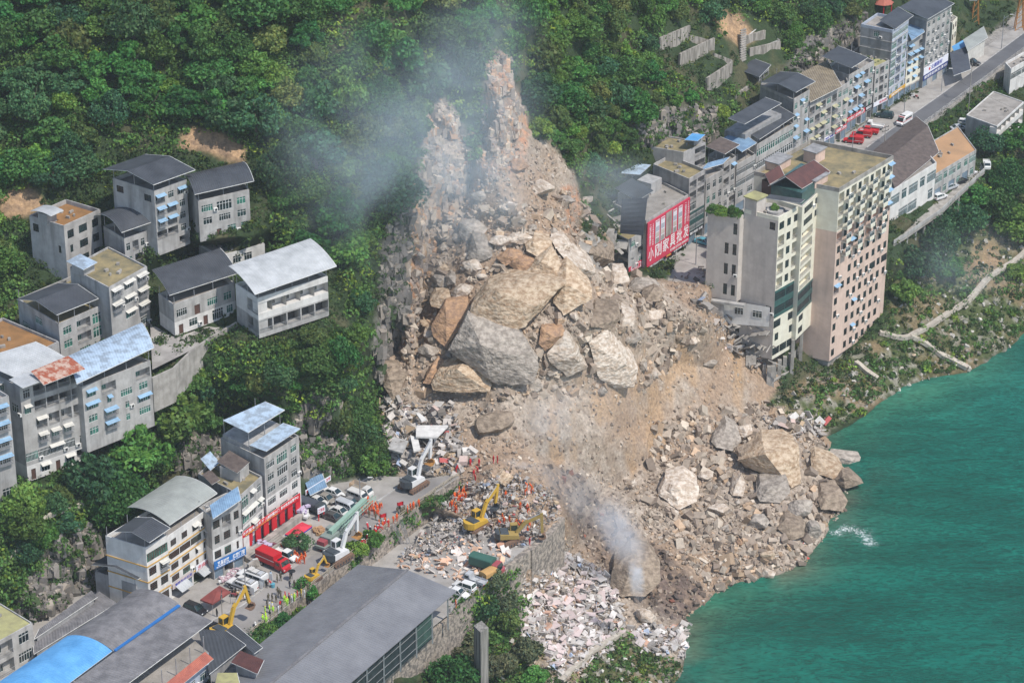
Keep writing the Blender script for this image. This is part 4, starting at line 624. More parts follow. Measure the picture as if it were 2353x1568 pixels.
def text_mesh(txt):
    if txt in TCACHE: return TCACHE[txt]
    c = bpy.data.curves.new('t', 'FONT'); c.body = txt; c.align_x = 'CENTER'; c.align_y = 'CENTER'; c.resolution_u = 2; c.offset = .012; c.extrude = .01
    o = bpy.data.objects.new('t', c); COL.objects.link(o); d = bpy.context.evaluated_depsgraph_get(); me = bpy.data.meshes.new_from_object(o.evaluated_get(d)); bpy.data.objects.remove(o); bpy.data.curves.remove(c)
    v = np.array([q.co[:] for q in me.vertices]); lo, hi = v.min(0), v.max(0); v[:, :2] = (v[:, :2]-(lo[:2]+hi[:2])/2)/(hi[:2]-lo[:2]); v[:, 2] *= 1.0
    me.vertices.foreach_set('co', v.ravel().astype(np.float32)); me.update(); TCACHE[txt] = me; return me
def lettering(par, txt, c, d, n, w, h, m):
    """flat lettering centred at c, along unit d, facing n"""
    me = text_mesh(txt)
    if me.users and len(me.materials): me = me.copy()
    me.materials.clear(); me.materials.append(M[m]); o = bpy.data.objects.new('lettering', me); COL.objects.link(o); o.parent = par
    up = n.cross(d).normalized(); mt = Matrix((d, up, n)).transposed().to_4x4(); mt.translation = c-(par_world(par)); o.matrix_basis = mt@Matrix.Diagonal((w, h, 1, 1)); return o
def par_world(o):
    L_ = Vector((0, 0, 0))
    while o: L_ = L_+o.location; o = o.parent
    return L_
def sign(par, face, x0, x1, z0, z1, m, texts=(), off=.18, name='shop_sign', frame=None, thick=.12):
    """texts: (string, x0, x1, z0, z1, material) in fractions of the sign"""
    org = par_world(par); mb = MB(org); c = [face.p(x0, z0, off), face.p(x1, z0, off), face.p(x1, z1, off), face.p(x0, z1, off)]; k = -face.n*thick
    mb.face(c, 0); mb.face([c[3], c[2], c[2]+k, c[3]+k], 0); mb.face([c[0]+k, c[1]+k, c[1], c[0]], 0); mb.face([c[1]+k, c[2]+k, c[2], c[1]], 0); mb.face([c[3]+k, c[0]+k, c[0], c[3]], 0)
    o = mb.build(name, M[m], par); o.location = (0, 0, 0)
    for t, a, b, e, f, tm in texts:
        W_ = x1-x0; H_ = z1-z0; lettering(o, t, face.p(x0+W_*(a+b)/2, z0+H_*(e+f)/2, off+.03), face.d, face.n, W_*(b-a), H_*(f-e), tm)
    return o
WST = {'a': ('fr_w', 'glass', 0), 'g': ('fr_w', 'gglass', 0), 'b': ('fr_b', 'glass', 1), 'd': ('dsteel', 'glass', 0), 'e': ('fr_g', 'bglass', 0), 'u': ('fr_w', 'bglass', 0)}
def facade(mb, root, face, rows, fm, st, rnd, aw=None, ac=.0, awp=.28, rail=True, winh=None):
    """rows: strings from the top floor down; every letter is one bay"""
    nf = len(rows); fh = face.h/nf
    for i, row in enumerate(rows):
        zb = face.h-(i+1)*fh; m = fm[min(i, len(fm)-1)]; row = row or '.'; nb = len(row); bw = face.w/nb
        for j, ch in enumerate(row):
            xa, xb = j*bw, (j+1)*bw; s_ = st
            if ch in '.': mb.face([face.p(xa, zb), face.p(xb, zb), face.p(xb, zb+fh), face.p(xa, zb+fh)], m); continue
            fw, a, b, dp = {'w': (.50, .28, .82, .14), 'W': (.66, .30, .82, .14), 'T': (.22, .3, .8, .14), 'B': (.84, .10, .86, 1.3), 'G': (.88, .12, .86, .1), 'C': (.58, .30, .80, .14), 'D': (.36, .01, .72, .2), 'S': (.88, .01, .82, .25), 'O': (.86, .01, .82, 1.6), 'V': (.92, .24, .92, 2.2), 'L': (1.0, .34, .90, 2.0), 'X': (.96, .25, .80, .12)}[ch]
            ow = bw*fw; x0 = (xa+xb-ow)/2; x1 = x0+ow; z0 = zb+fh*a; z1 = zb+fh*b; q = lambda X, Z, o=0: face.p(X, Z, o)
            if x0-xa > .01:
                mb.face([q(xa, zb), q(x0, zb), q(x0, zb+fh), q(xa, zb+fh)], m); mb.face([q(x1, zb), q(xb, zb), q(xb, zb+fh), q(x1, zb+fh)], m)
            mb.face([q(x0, zb), q(x1, zb), q(x1, z0), q(x0, z0)], m); mb.face([q(x0, z1), q(x1, z1), q(x1, zb+fh), q(x0, zb+fh)], m)
            im = m if dp < .5 else m
            mb.face([q(x0, z0), q(x1, z0), q(x1, z0, -dp), q(x0, z0, -dp)], im); mb.face([q(x0, z1, -dp), q(x1, z1, -dp), q(x1, z1), q(x0, z1)], im)
            mb.face([q(x0, z0), q(x0, z0, -dp), q(x0, z1, -dp), q(x0, z1)], im); mb.face([q(x1, z0, -dp), q(x1, z0), q(x1, z1), q(x1, z1, -dp)], im)
            cx = (x0+x1)/2; cz = (z0+z1)/2
            if ch in 'BVLO':
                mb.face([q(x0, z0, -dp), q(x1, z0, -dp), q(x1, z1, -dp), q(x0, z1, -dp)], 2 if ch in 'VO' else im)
                if ch in 'BL':
                    fr, gl, la = WST[s_]; o = proto(('win', 3, fr, gl, la), lambda: win_proto(3, fr, gl, la)); face.put(o, root, cx-ow*.15, z0+(z1-z0)*.45, -dp+.05, ow*.42, 1, (z1-z0)*.7)
                if rail and ch in 'BV': face.put(proto('rail', rail_proto), root, cx, z0, .02, ow, 1, min(1.0, fh*.33))
                if ch == 'B' and aw and rnd.random() < .35: face.put(proto(('aw', aw), lambda: aw_proto(aw)), root, cx, z1+.1, .02, ow*1.02, .9, 1)
                continue
            if ch == 'S': o = MB(par_world(root)); c = [q(x0, z0, -.12), q(x1, z0, -.12), q(x1, z1, -.12), q(x0, z1, -.12)]; o.face(c, uv=[(0, 0), (0, 0), (z1-z0, 0), (z1-z0, 0)]); o = o.build('roller_shutter', mat('shutter_%s' % s_, (.20, .27, .33), (.15, .2, .25), .5, .4, wave=(6, .6)), root); o.location = (0, 0, 0); continue
            if ch == 'D': o = MB(par_world(root)); o.face([q(x0, z0, -.15), q(x1, z0, -.15), q(x1, z1, -.15), q(x0, z1, -.15)]); o = o.build('door', M['fr_b'], root); o.location = (0, 0, 0); continue
            fr, gl, la = WST[s_]
            if gl == 'glass' and rnd.random() < .25 and s_ != 'd': gl = 'gglass'
            n = 2 if ow < 1.3 else 3 if ow < 2.4 else 5
            if ch == 'X': n = 9
            o = proto(('win', n, fr, gl, la), lambda: win_proto(n, fr, gl, la)); face.put(o, root, cx, cz, -.08, ow, 1, z1-z0)
            if ch == 'C': face.put(proto('cage', cage_proto), root, cx, z0-.05, .0, ow*1.12, .75, z1-z0+.1); face.put(proto(('aw', aw or 'aw_w'), lambda: aw_proto(aw or 'aw_w')), root, cx, z1+.25, .0, ow*1.3, 1.0, 1)
            elif aw and rnd.random() < awp: face.put(proto(('aw', aw), lambda: aw_proto(aw)), root, cx, z1+.22, .0, ow*1.2, .8, 1)
            if rnd.random() < ac: face.put(proto('ac', ac_proto), root, min(x1+.5, face.w-.5), z0-.2, .0)
def roof_sheet(par, Lp, Np, Rp, kind, rise, axis, m, thick=.09, name='roof', fascia=True, seg=10, Kp=None):
    """Lp, Np, Rp: 3D eave corners; ridge runs along axis"""
    K = Lp+(Rp-Np) if Kp is None else Kp; org = par_world(par)
    if axis == 'R': a0, a1, b0, b1 = Lp, Np, K, Rp       # section from L to N, extruded N->R
    else: a0, a1, b0, b1 = Rp, Np, K, Lp
    if kind == 'gable': S = [0, .5, 1]; Hf = [0, rise, 0]
    elif kind == 'arch': S = [i/seg for i in range(seg+1)]; Hf = [rise*(1-(2*s-1)**2) for s in S]
    elif kind == 'half': S = [i/seg for i in range(seg+1)]; Hf = [rise*(1-s**2) for s in S]
    elif kind == 'mono': S = [0, 1]; Hf = [rise, 0]
    else: S = [0, 1]; Hf = [0, 0]
    Ln = (b0-a0).length; mb = MB(org); up = Vector((0, 0, 1))
    A = [a0.lerp(a1, s)+up*h for s, h in zip(S, Hf)]; B = [b0.lerp(b1, s)+up*h for s, h in zip(S, Hf)]; k = up*thick
    for i in range(len(S)-1):
        q = [A[i], A[i+1], B[i+1], B[i]]; nn = (q[1]-q[0]).cross(q[3]-q[0]); uv = [(0, S[i]), (0, S[i+1]), (Ln, S[i+1]), (Ln, S[i])]
        if nn.z < 0: q = q[::-1]; uv = uv[::-1]
        mb.face([p+k for p in q], 0, uv); mb.face([p for p in q[::-1]], 0, uv[::-1])
    for E_ in (A, B):
        for i in range(len(S)-1): mb.face([E_[i], E_[i+1], E_[i+1]+k, E_[i]+k], 1)
    for i in (0, -1): mb.face([A[i], B[i], B[i]+k, A[i]+k], 1)
    o = mb.build(name, [M[m], M['trim']], par)
    if par: o.location = (0, 0, 0)
    if fascia:
        f = MB(org); f.bar(A[-1]+up*.02, B[-1]+up*.02, .07, .10)
        for i in range(len(S)-1): f.bar(B[i]+k, B[i+1]+k, .08, .07)
        fo = f.build('fascia', M['trim'], o if par and not par.parent else par); fo.location = (0, 0, 0)
    return o
def building(name, label, N, L, R_, zb, rows, lrows=None, vb=None, zt=None, wall='grey', fm=None, wall2='white', st='a', roof='flat', deck='deck', ho=2.6, ov=.8, rise=1.2, axis='R', rm='r_dark', aw=None, ac=.12, seed=0, par=.8, awp=.28, parm=None, band=None, cat='house', group=None, rq=None, posts=True, bandm=None, wall3=None, fascia=True, lst=None, room=False):
    rnd = random.Random(seed or hash((N[0], N[1])) % 9999)
    if zb is None: zb = gp(N[0], vb).z-.8
    if zt is None: zt = zat(P(N[0], vb, zb), N[1])
    n_, l_, r_ = P(N[0], N[1], zt), P(L[0], L[1], zt), P(R_[0], R_[1], zt)
    org = Vector((n_.x, n_.y, zb)); root = empty(name, org, label, cat, group)
    k_ = l_+(r_-n_); mats = [M[wall], M[wall2], M['inner'], M[deck], M[wall3 or wall]]; mb = MB(org); root_f = {}
    fR = Face(n_, r_, zb, zt); fL = Face(l_, n_, zb, zt); root_f['R'] = fR; root_f['L'] = fL; root_f['zt'] = zt; root_f['c'] = (l_, n_, r_, k_)
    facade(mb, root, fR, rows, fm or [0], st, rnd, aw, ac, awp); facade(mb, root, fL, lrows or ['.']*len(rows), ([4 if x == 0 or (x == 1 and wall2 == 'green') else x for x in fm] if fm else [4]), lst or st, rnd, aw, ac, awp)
    dz = Vector((0, 0, zb-zt))
    for a, b in ((r_, k_), (k_, l_)): mb.face([a+dz, b+dz, b, a], 0)
    dn = -.02; mb.face([l_+Vector((0, 0, dn)), n_+Vector((0, 0, dn)), r_+Vector((0, 0, dn)), k_+Vector((0, 0, dn))], 3)
    w_ = mb.build('wall', mats, root); w_.location = (0, 0, 0)
    if par:
        pb = MB(org); up = Vector((0, 0, 1)); cen = (l_+n_+r_+k_)/4
        for a, b in ((l_, n_), (n_, r_), (r_, k_), (k_, l_)):
            d = (b-a).normalized(); i_ = Vector((-d.y, d.x, 0))*.11
            if (cen-(a+b)/2).dot(i_) < 0: i_ = -i_
            pb.bar(a+i_+up*(par/2-.01)-d*.0, b+i_+up*(par/2-.01), .22, par)
        po = pb.build('parapet', M[parm or (wall if not fm or fm[0] == 0 else wall2)], root); po.location = (0, 0, 0)
    if band:
        bb = MB(org); nf = len(rows)
        for F_ in (fR, fL):
            for i in range(1, nf+(1 if band == 2 else 0)): z = F_.h*i/nf; bb.bar(F_.p(-.08, z, .06), F_.p(F_.w+.08, z, .06), .16, .2)
        bo = bb.build('string_course', M[bandm or 'lgrey'], root); bo.location = (0, 0, 0)
    if roof != 'flat':
        up = Vector((0, 0, ho)); e1 = (n_-l_).normalized()*ov; e2 = (r_-n_).normalized()*ov
        if rq: zr = zt+ho; q = [P(a, b, zr) for a, b in rq]; lp, np_, rp = q[:3]; kp = q[3] if len(q) > 3 else None
        else: lp, np_, rp, kp = l_-e1-e2+up, n_+e1-e2+up, r_+e1+e2+up, None
        roof_sheet(root, lp, np_, rp, roof, rise, axis, rm, Kp=kp, fascia=fascia)
        if posts and ho > 1:
            pp = []
            nr = max(2, int((r_-n_).length/4)+1)
            for i in range(nr): pp.append(n_.lerp(r_, i/(nr-1)))
            pp += [l_, k_, l_.lerp(n_, .5)]
            for p_ in pp:
                p_ = p_+((cen0(l_, n_, r_, k_)-p_).normalized()*.3); m2 = MB(org); m2.tube(p_, p_+Vector((0, 0, ho+(.05 if roof != 'arch' else .15))), .07, .07, 6); o = m2.build('post', M['steel'], root); o.location = (0, 0, 0)
        if room:
            m3 = MB(org); a = l_.lerp(n_, .45); b = k_.lerp(r_, .45); m3.hexa([a, b, k_, l_], [x+Vector((0, 0, ho*.92)) for x in (a, b, k_, l_)]); o = m3.build('rooftop_room', M[wall], root); o.location = (0, 0, 0)
    if roof == 'flat' and cat != 'x':     # rooftop clutter: pipes and a water tank
        cm = MB(org); c = cen0(l_, n_, r_, k_)
        for i in range(5): a = l_.lerp(r_, rnd.uniform(.15, .85)).lerp(n_.lerp(k_, rnd.random()), .4); cm.box(a+Vector((0, 0, .25)), (rnd.uniform(.4, 1.2), rnd.uniform(.3, .8), .5), rnd.random()*3)
        o = cm.build('rooftop_clutter', M['conc'], root); o.location = (0, 0, 0)
    return root, root_f
def cen0(*a): return sum(a, Vector((0, 0, 0)))/len(a)
def box_part(root, c, d, m, name, rz=0):
    mb = MB(par_world(root)); mb.box(c, d, rz); o = mb.build(name, M[m], root); o.location = (0, 0, 0); return o
def on(fz, a, b, z=0):        # point on a building's deck, a along N->R, b along N->L
    l_, n_, r_, k_ = fz['c']; return n_+(r_-n_)*a+(l_-n_)*b+Vector((0, 0, z))
def rz_of(fz): return fz['R'].rz
# ------------------------------------------------------------------ houses on the cliff, left
building('cliff_house', 'tall grey house with black two slope roof, highest of the cliff houses on the left', (354.5,447), (259,417), (429,420), 66, ['BwW','CBw','aBw'.replace('a','C'),'VVw','..V'], ['w.w','...','w..','...','...'], vb=588, ho=2.7, roof='gable', rise=1.3, ov=1.2, aw='aw_b', seed=3, wall='lgrey', lst='d')
building('cliff_house', 'grey house with black curved roof and white bathroom bay beside the slope', (455.4,470), (432,434), (572.7,443), 68, ['WGw','wWw','.DWw'], ['...','...','O..'], vb=556, ho=2.7, roof='arch', rise=1.5, ov=.9, seed=4, wall='lgrey', lst='d')
building('cliff_house', 'grey block house with black arched roof left of the stairway', (285.5,556), (238,527), (368,527), 61, ['w BwBw'.replace(' ',''),'wBBw','.WW.'], ['...','.w.','...'], vb=650, ho=2.9, roof='arch', rise=1.7, ov=1.3, aw='aw_b', seed=5, wall='grey', wall3='dgrey')
r, f = building('cliff_house', 'plain grey four storey house with flat brown roof at the far left', (147,528), (68,504), (231,490), 60, ['wWw','TWw','TWw','.w.'], ['w..','..T','...','T..'], vb=662, deck='orange', par=.9, wall='lgrey', wall3='grey', seed=6, st='d')
box_part(r, on(f, .12, .6, 1.1), (2.6, 2.6, 2.2), 'grey', 'stair_house', rz_of(f)); roof_sheet(r, on(f, -.05, .9, 2.2), on(f, -.05, .3, 2.4), on(f, .3, .3, 2.4), 'arch', .4, 'R', 'r_silver', fascia=False, name='tin_sheet')
r, f = building('cliff_house', 'grey house with flat yellow mossy roof and weeds in the middle of the left cluster', (250.5,664), (161,617), (338,615), 56, ['CWC','CWC','.WC','..w'], ['....','....','....','....'], vb=795, deck='moss', par=.35, aw='aw_w', wall='grey', seed=7)
box_part(r, on(f, .1, .75, .9), (3.2, 3.0, 1.8), 'grey', 'stair_house', rz_of(f)); roof_sheet(r, on(f, -.08, 1.0, 1.9), on(f, -.08, .55, 2.0), on(f, .28, .55, 2.0), 'flat', 0, 'R', 'r_lblue', fascia=False, name='tin_sheet')
building('cliff_house', 'grey house with black gable roof over half its roof terrace, lower left of the cluster', (135,752), (41,694), (282,688), 54, ['wBGw','wBGw','.W..'], ['.w.','w..','...'], vb=845, ho=2.6, roof='gable', rise=1.4, rq=[(38,688),(130,724),(226,686)], deck='moss', wall='lgrey', wall3='grey', seed=8, st='g')
building('cliff_house', 'two storey house with wide charcoal roof and whitewashed ground floor on the plaza', (399,710), (364,684), (539.5,659), 57, ['..WDWw.'.replace('.',''),'DWDGw'], ['...','...'], vb=772, ho=2.5, roof='half', rise=1.9, rq=[(350,640),(389,679),(547,628)], fm=[0,1], wall='lgrey', par=1.0, seed=9)
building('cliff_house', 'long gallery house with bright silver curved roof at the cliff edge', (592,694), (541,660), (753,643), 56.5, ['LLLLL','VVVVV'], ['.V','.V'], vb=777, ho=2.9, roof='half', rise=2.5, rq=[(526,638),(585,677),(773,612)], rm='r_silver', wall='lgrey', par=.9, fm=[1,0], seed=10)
building('cliff_house', 'low flat roofed white block house between the cliff houses', (504,592), (456,564), (608,563), 61, ['.WW.'], ['...'], vb=624, deck='deck', par=.4, wall='white', wall3='lgrey', seed=11)
# ------------------------------------------------------------------ tall grey pair
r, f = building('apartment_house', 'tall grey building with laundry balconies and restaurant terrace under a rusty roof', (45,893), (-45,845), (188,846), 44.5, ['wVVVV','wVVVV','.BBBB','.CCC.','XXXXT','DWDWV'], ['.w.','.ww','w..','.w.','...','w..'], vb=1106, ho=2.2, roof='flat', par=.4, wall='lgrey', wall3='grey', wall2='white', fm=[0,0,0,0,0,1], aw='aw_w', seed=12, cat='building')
z = f['zt']
roof_sheet(r, P(-60,838,z+2.6), P(45,873,z+1.2), P(157,826,z+1.2), 'half', .8, 'R', 'r_silver', name='roof', Kp=P(82,794,z+2.6)); roof_sheet(r, P(20,872,z+2.0), P(52,892,z+1.6), P(97,875,z+1.6), 'flat', 0, 'R', 'r_silver', name='roof', fascia=False)
roof_sheet(r, P(71,858,z+2.4), P(100,885,z+1.4), P(196,848,z+1.4), 'half', .4, 'R', 'r_rust', name='roof', Kp=P(157,822,z+2.4), fascia=False)
building('apartment_house', 'grey building with pale blue rust flecked roof right of the laundry balconies', (189,897), (102,864), (346,836), 47, ['wV.V'.replace('V','B'),'WT.w'.replace('.','W'),'wCTW','wCTW','....'], ['...','...','...','...','...'], vb=1040, ho=3.0, roof='arch', rise=.7, rq=[(150,821),(176,882),(354,799)], rm='r_lblue', wall='lgrey', aw='aw_b', seed=13, st='g', cat='building')
r, f = building('house', 'low house with flat rust brown puddled roof at the left edge', (30,842), (-100,785), (136,790), 54, ['..','..'], zt=60, deck='orange', par=.6, seed=14)
building('apartment_house', 'grey block with blue window awnings cut off by the left edge', (-70,948), (-140,905), (21,917), 44, ['CC','wC','CC','wC','C.','ww'], vb=1175, par=.8, aw='aw_b', wall='grey', seed=15, cat='building')
building('house', 'small block with green mossy flat roof at the bottom left corner', (-60,1507), (-150,1450), (75,1432), 27.8, ['BBw','BBW'], vb=1592, deck='green_deck', par=.25, wall='lgrey', seed=16)
# ------------------------------------------------------------------ lower street row
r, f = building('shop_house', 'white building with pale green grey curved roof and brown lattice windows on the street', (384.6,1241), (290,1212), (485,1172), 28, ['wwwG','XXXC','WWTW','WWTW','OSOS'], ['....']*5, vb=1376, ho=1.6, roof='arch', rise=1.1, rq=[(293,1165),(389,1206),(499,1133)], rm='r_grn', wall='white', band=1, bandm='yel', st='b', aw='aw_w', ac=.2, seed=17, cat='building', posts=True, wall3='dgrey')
FR = f['R']; h = FR.h/5
sign(r, FR, FR.w*.02, FR.w*.50, h*.80, h*1.25, 'spink', [('翼腾瓦|佰石漆', .12, .92, .2, .8, 'btxt')], off=.3); sign(r, FR, FR.w*.56, FR.w*1.0, h*.86, h*1.4, 'swhite', [('方向装饰', .08, .92, .15, .85, 'rtxt')], off=.3)
for a_, b_ in ((.08, .34), (.58, .92)):
    q = [FR.p(FR.w*a_, h*.95, .2), FR.p(FR.w*a_, h*.62, 1.9), FR.p(FR.w*b_, h*.62, 1.9)]; roof_sheet(r, q[0], q[1], q[2], 'flat', 0, 'R', 'r_silver', name='awning', fascia=False)
building('shop_house', 'lower wing of the white building with caged balconies and a black gable canopy', (335,1266), (242.5,1238), (384.6,1236), 28, ['X','XC'.replace('X','W'),'WW','WW'], ['...']*4, vb=1408, ho=2.6, roof='gable', rise=1.1, rq=[(262,1221),(343,1246),(391,1213)], wall='white', st='b', band=1, bandm='yel', seed=18, cat='building')
building('shop_house', 'grey tiled block with a red stripe and black canopy roof by the rock cliff', (313,1352), (218.5,1320), (343,1336), 28, ['.G'], ['...'], vb=1400, ho=2.6, roof='gable', rise=1.1, rq=[(210,1297),(316,1331),(356,1305)], wall='dgrey', par=.9, seed=19, cat='building')
r, f = building('shop_house', 'narrow grey building with flat blue canopy roof over its terrace and a blue shop sign', (484.4,1194), (455,1170), (553,1161), 28, ['WBw','wWT','WWT','SOS'], ['..']*4, vb=1331, ho=1.9, roof='mono', rise=.5, rq=[(482,1166),(489,1192),(554,1148)], rm='r_blue', wall='lgrey', wall2='white', fm=[0,0,1,0], st='b', ac=.3, seed=20, cat='building')
FR = f['R']; h = FR.h/4; sign(r, FR, -.2, FR.w+.3, h*.75, h*1.28, 'sblue', [('艺晶玻璃', .10, .46, .3, .85, 'ltxt'), ('红腾门窗', .58, .96, .3, .85, 'ltxt'), ('钢化玻璃 中空玻璃 15223758', .06, .95, .08, .24, 'ltxt')], off=.5)
r, f = building('shop_house', 'weedy flat roofed grey building with a pond of brown water on its roof', (554,1142), (455,1092), (602,1098), 28, ['Gww','GGw','XCw','.SS'], ['..']*4, vb=1278, deck='moss', par=.5, wall='grey', wall2='white', fm=[0,0,1,1], aw='aw_w', ac=.15, seed=21, cat='building')
box_part(r, on(f, .62, .45, 1.2), (3.4, 4.4, 2.4), 'grey', 'roof_hut', rz_of(f)); roof_sheet(r, on(f, .35, .72, 2.9), on(f, .35, .25, 2.5), on(f, .95, .25, 2.5), 'flat', 0, 'R', 'r_brown', name='tin_sheet', fascia=False)
roof_sheet(r, on(f, .3, 1.08, 2.0), on(f, .15, .78, 1.5), on(f, .55, .75, 1.7), 'flat', 0, 'R', 'r_lblue', name='tin_sheet', fascia=False); roof_sheet(r, on(f, -.1, .85, 1.3), on(f, -.25, .55, 1.1), on(f, .05, .5, 1.2), 'flat', 0, 'R', 'r_brown', name='tin_sheet', fascia=False)
f16 = f
r, f = building('shop_house', 'narrow grey tower house with two blue grey metal canopies and a red sign', (607,1062), (507,1014), (686.4,1008), 28, ['WGw','wGw','WWw','WWw','WWw','OSO'], ['...']*6, vb=1230, roof='x', ho=0, par=.8, wall='lgrey', wall2='white', fm=[0,0,0,1,1,2], posts=False, seed=22, cat='building', rq=[(0,0),(1,0),(1,1)] if 0 else None, wall3='grey') if 0 else building('shop_house', 'narrow grey tower house with two blue grey metal canopies and a red sign', (607,1062), (507,1014), (686.4,1008), 28, ['WGw','wGw','WWw','WWw','WWw','OSO'], ['...']*6, vb=1230, par=.8, wall='lgrey', wall2='white', fm=[0,0,0,1,1,1], seed=22, cat='building', wall3='grey')
z = f['zt']; roof_sheet(r, P(650,972,z+2.6), P(573,1023,z+1.9), P(611.6,1037,z+1.9), 'flat', 0, 'L', 'r_lblue', Kp=P(690,985,z+2.6), name='roof'); roof_sheet(r, P(512.4,971,z+5), P(569.6,994,z+5), P(653.7,942,z+5), 'mono', .5, 'R', 'r_lblue', Kp=P(609,928,z+5), name='roof')
for a_, b_ in ((.05, .38), (.95, .38), (.05, .95), (.5, .38), (.95, .95)):
    m2 = MB(par_world(r)); p_ = on(f, a_, b_); m2.tube(p_, p_+Vector((0, 0, 5)), .07, .07, 6); o = m2.build('post', M['steel'], r); o.location = (0, 0, 0)
m2 = MB(par_world(r)); a, b, c, d = on(f, .03, .35), on(f, .97, .35), on(f, .97, .97), on(f, .03, .97); m2.hexa([d, a, b, c], [x+Vector((0, 0, 1.6)) for x in (d, a, b, c)]); o = m2.build('rooftop_room', M['grey'], r); o.location = (0, 0, 0)
# the long red fascia sign runs over both houses
A3 = P(556.5,1236.7,32.2); B3 = P(690,1144.5,32.2); FS = Face(A3, B3, 32.2, 33.6)
rs = empty('sign_board', A3, 'long red shop sign with white characters above the red shop doors', 'sign')
sign(rs, FS, 0, FS.w, 0, 1.25, 'red', [('水环型', .01, .16, .38, .92, 'ltxt'), ('室传天下', .17, .37, .38, .92, 'ltxt'), ('儿赋别墅大门', .39, .63, .38, .92, 'ltxt'), ('彭水批发运营中心', .66, .97, .38, .92, 'ltxt'), ('全屋定制 木门 大门 铜门 15223', .05, .6, .1, .28, 'ytxt')], off=0, name='panel')
for i in range(8): box_part(rs, FS.p(FS.w*(.02+i*.138), -1.6, -.55), (1.5, .3, 3.1), 'red', 'door_pillar', FS.rz)
# ------------------------------------------------------------------ sheds and roofs, bottom
def shed(label, pts, z, kind, rise, axis, m, zb=28, wallm='dgrey', cat='shed', name='shed', K=None, walls=True):
    q = [P(a, b, z) for a, b in pts]; org = Vector((q[1].x, q[1].y, zb)); r = empty(name, org, label, cat); roof_sheet(r, q[0], q[1], q[2], kind, rise, axis, m, Kp=q[3] if len(q) > 3 else None)
    if walls:
        c = cen0(q[0], q[2]); ins = [p+(c-p).normalized()*.9 for p in (q[0], q[1], q[2], q[3] if len(q) > 3 else q[0]+q[2]-q[1])]; mb = MB(org)
        mb.hexa([Vector((p.x, p.y, zb)) for p in ins], [Vector((p.x, p.y, z-.15)) for p in ins]); o = mb.build('wall', M[wallm], r); o.location = (0, 0, 0)
    return r
WD = P(624.6,1568,31.0)-P(936,1309,31.0); WD = WD*1.25
la, ri, rb = P(822,1297,28.4), P(936,1309,31.0), P(1049,1358,28.4)
r = empty('warehouse', Vector((rb.x, rb.y, 21)), 'huge warehouse with a ribbed grey gable roof at the bottom centre', 'warehouse'); org = par_world(r)
for a, b, nm in ((la, ri, 'roof_slope'), (ri, rb, 'roof_slope')):
    mb = MB(org); Lw = WD.length; k = Vector((0, 0, .12)); q = [a, b, b+WD, a+WD]; uv = [(0, 0), (0, 1), (Lw, 1), (Lw, 0)]
    if (q[1]-q[0]).cross(q[3]-q[0]).z < 0: q = q[::-1]; uv = uv[::-1]
    mb.face([p+k for p in q], 0, uv); mb.face(q[::-1], 0, uv); mb.face([q[i]for i in (0, 1)]+[q[1]+k, q[0]+k], 0); o = mb.build('roof_slope', M['r_wh'] if 'r_wh' in M else mat('warehouse_roof', (.205, .206, .215), (.135, .136, .146), .22, .5, wave=(1.7, .45), detail=12, lo=.3, hi=.7), r); o.location = (0, 0, 0)
mb = MB(org); mb.bar(ri+Vector((0, 0, .2)), ri+WD+Vector((0, 0, .2)), .5, .12); o = mb.build('ridge_cap', M['r_mid'], r); o.location = (0, 0, 0)
wd = WD.normalized(); inn = (la-rb).normalized()
def wl(p, z): return Vector((p.x, p.y, z))
mb = MB(org); s0 = rb+inn*1.2+wd*6.5; s1 = rb+inn*1.2+WD; mb.face([wl(s1, 21.4), wl(s0, 21.4), wl(s0, 28.3), wl(s1, 28.3)]); t0 = la-inn*1.0+wd*.8; mb.face([wl(s0, 21), wl(t0, 21), wl(t0, 28.3), wl(ri+wd*.8, 30.8), wl(s0, 28.3)]); mb.face([wl(t0, 21), wl(la-inn*1+WD, 21), wl(la-inn*1+WD, 28.3), wl(t0, 28.3)]); o = mb.build('wall', mat('dark_green_panels', (.035, .05, .055), (.02, .028, .03), .6, .4), r); o.location = (0, 0, 0)
for i in range(9):
    p_ = rb+inn*1.0+wd*(1.5+i*5.4); m2 = MB(org); m2.bar(wl(p_, 20.6), wl(p_, 28.3), .28, .28); o = m2.build('column', M['steel'], r); o.location = (0, 0, 0)
for i in range(1, 8):
    a = rb+inn*1.05+wd*(1.5+i*5.4); b = a+wd*5.2; m2 = MB(org)
    for z in (22.6, 24.4, 26.2): m2.bar(wl(a, z), wl(b, z-.1), .1, .08)
    o = m2.build('rail', M['steel'], r); o.location = (0, 0, 0)
m2 = MB(org); a = rb+inn*1.02+wd*7.2; m2.face([wl(a+wd*5.0, 22), wl(a, 22), wl(a, 27.6), wl(a+wd*5.0, 26.8)]); o = m2.build('green_curtain', mat('green_tarpaulin', (.045, .09, .07), (.03, .06, .05), .8, .8, bump=.6, bscale=1), r); o.location = (0, 0, 0)
def wall_strip(name, label, pts, thick, m, cat='wall', fwd=.0):
    """pts: (u, v, ztop, zbottom) along the top edge"""
    q = [(P(a, b, zt_), zt_, zb_) for a, b, zt_, zb_ in pts]; org = Vector((q[0][0].x, q[0][0].y, q[0][2])); mb = MB(org)
    for (a, za, ba), (b, zb2, bb) in zip(q, q[1:]):
        d = (b-a); d.z = 0; d.normalize(); n = Vector((-d.y, d.x, 0))*thick; sh_ = n.normalized()*-fwd; a = a+sh_; b = b+sh_; mb.hexa([wl(a, ba), wl(b, bb), wl(b+n, bb), wl(a+n, ba)], [a, b, wl(b+n, zb2), wl(a+n, za)])
    o = mb.build(name, M[m]); return tag(o, label, cat)
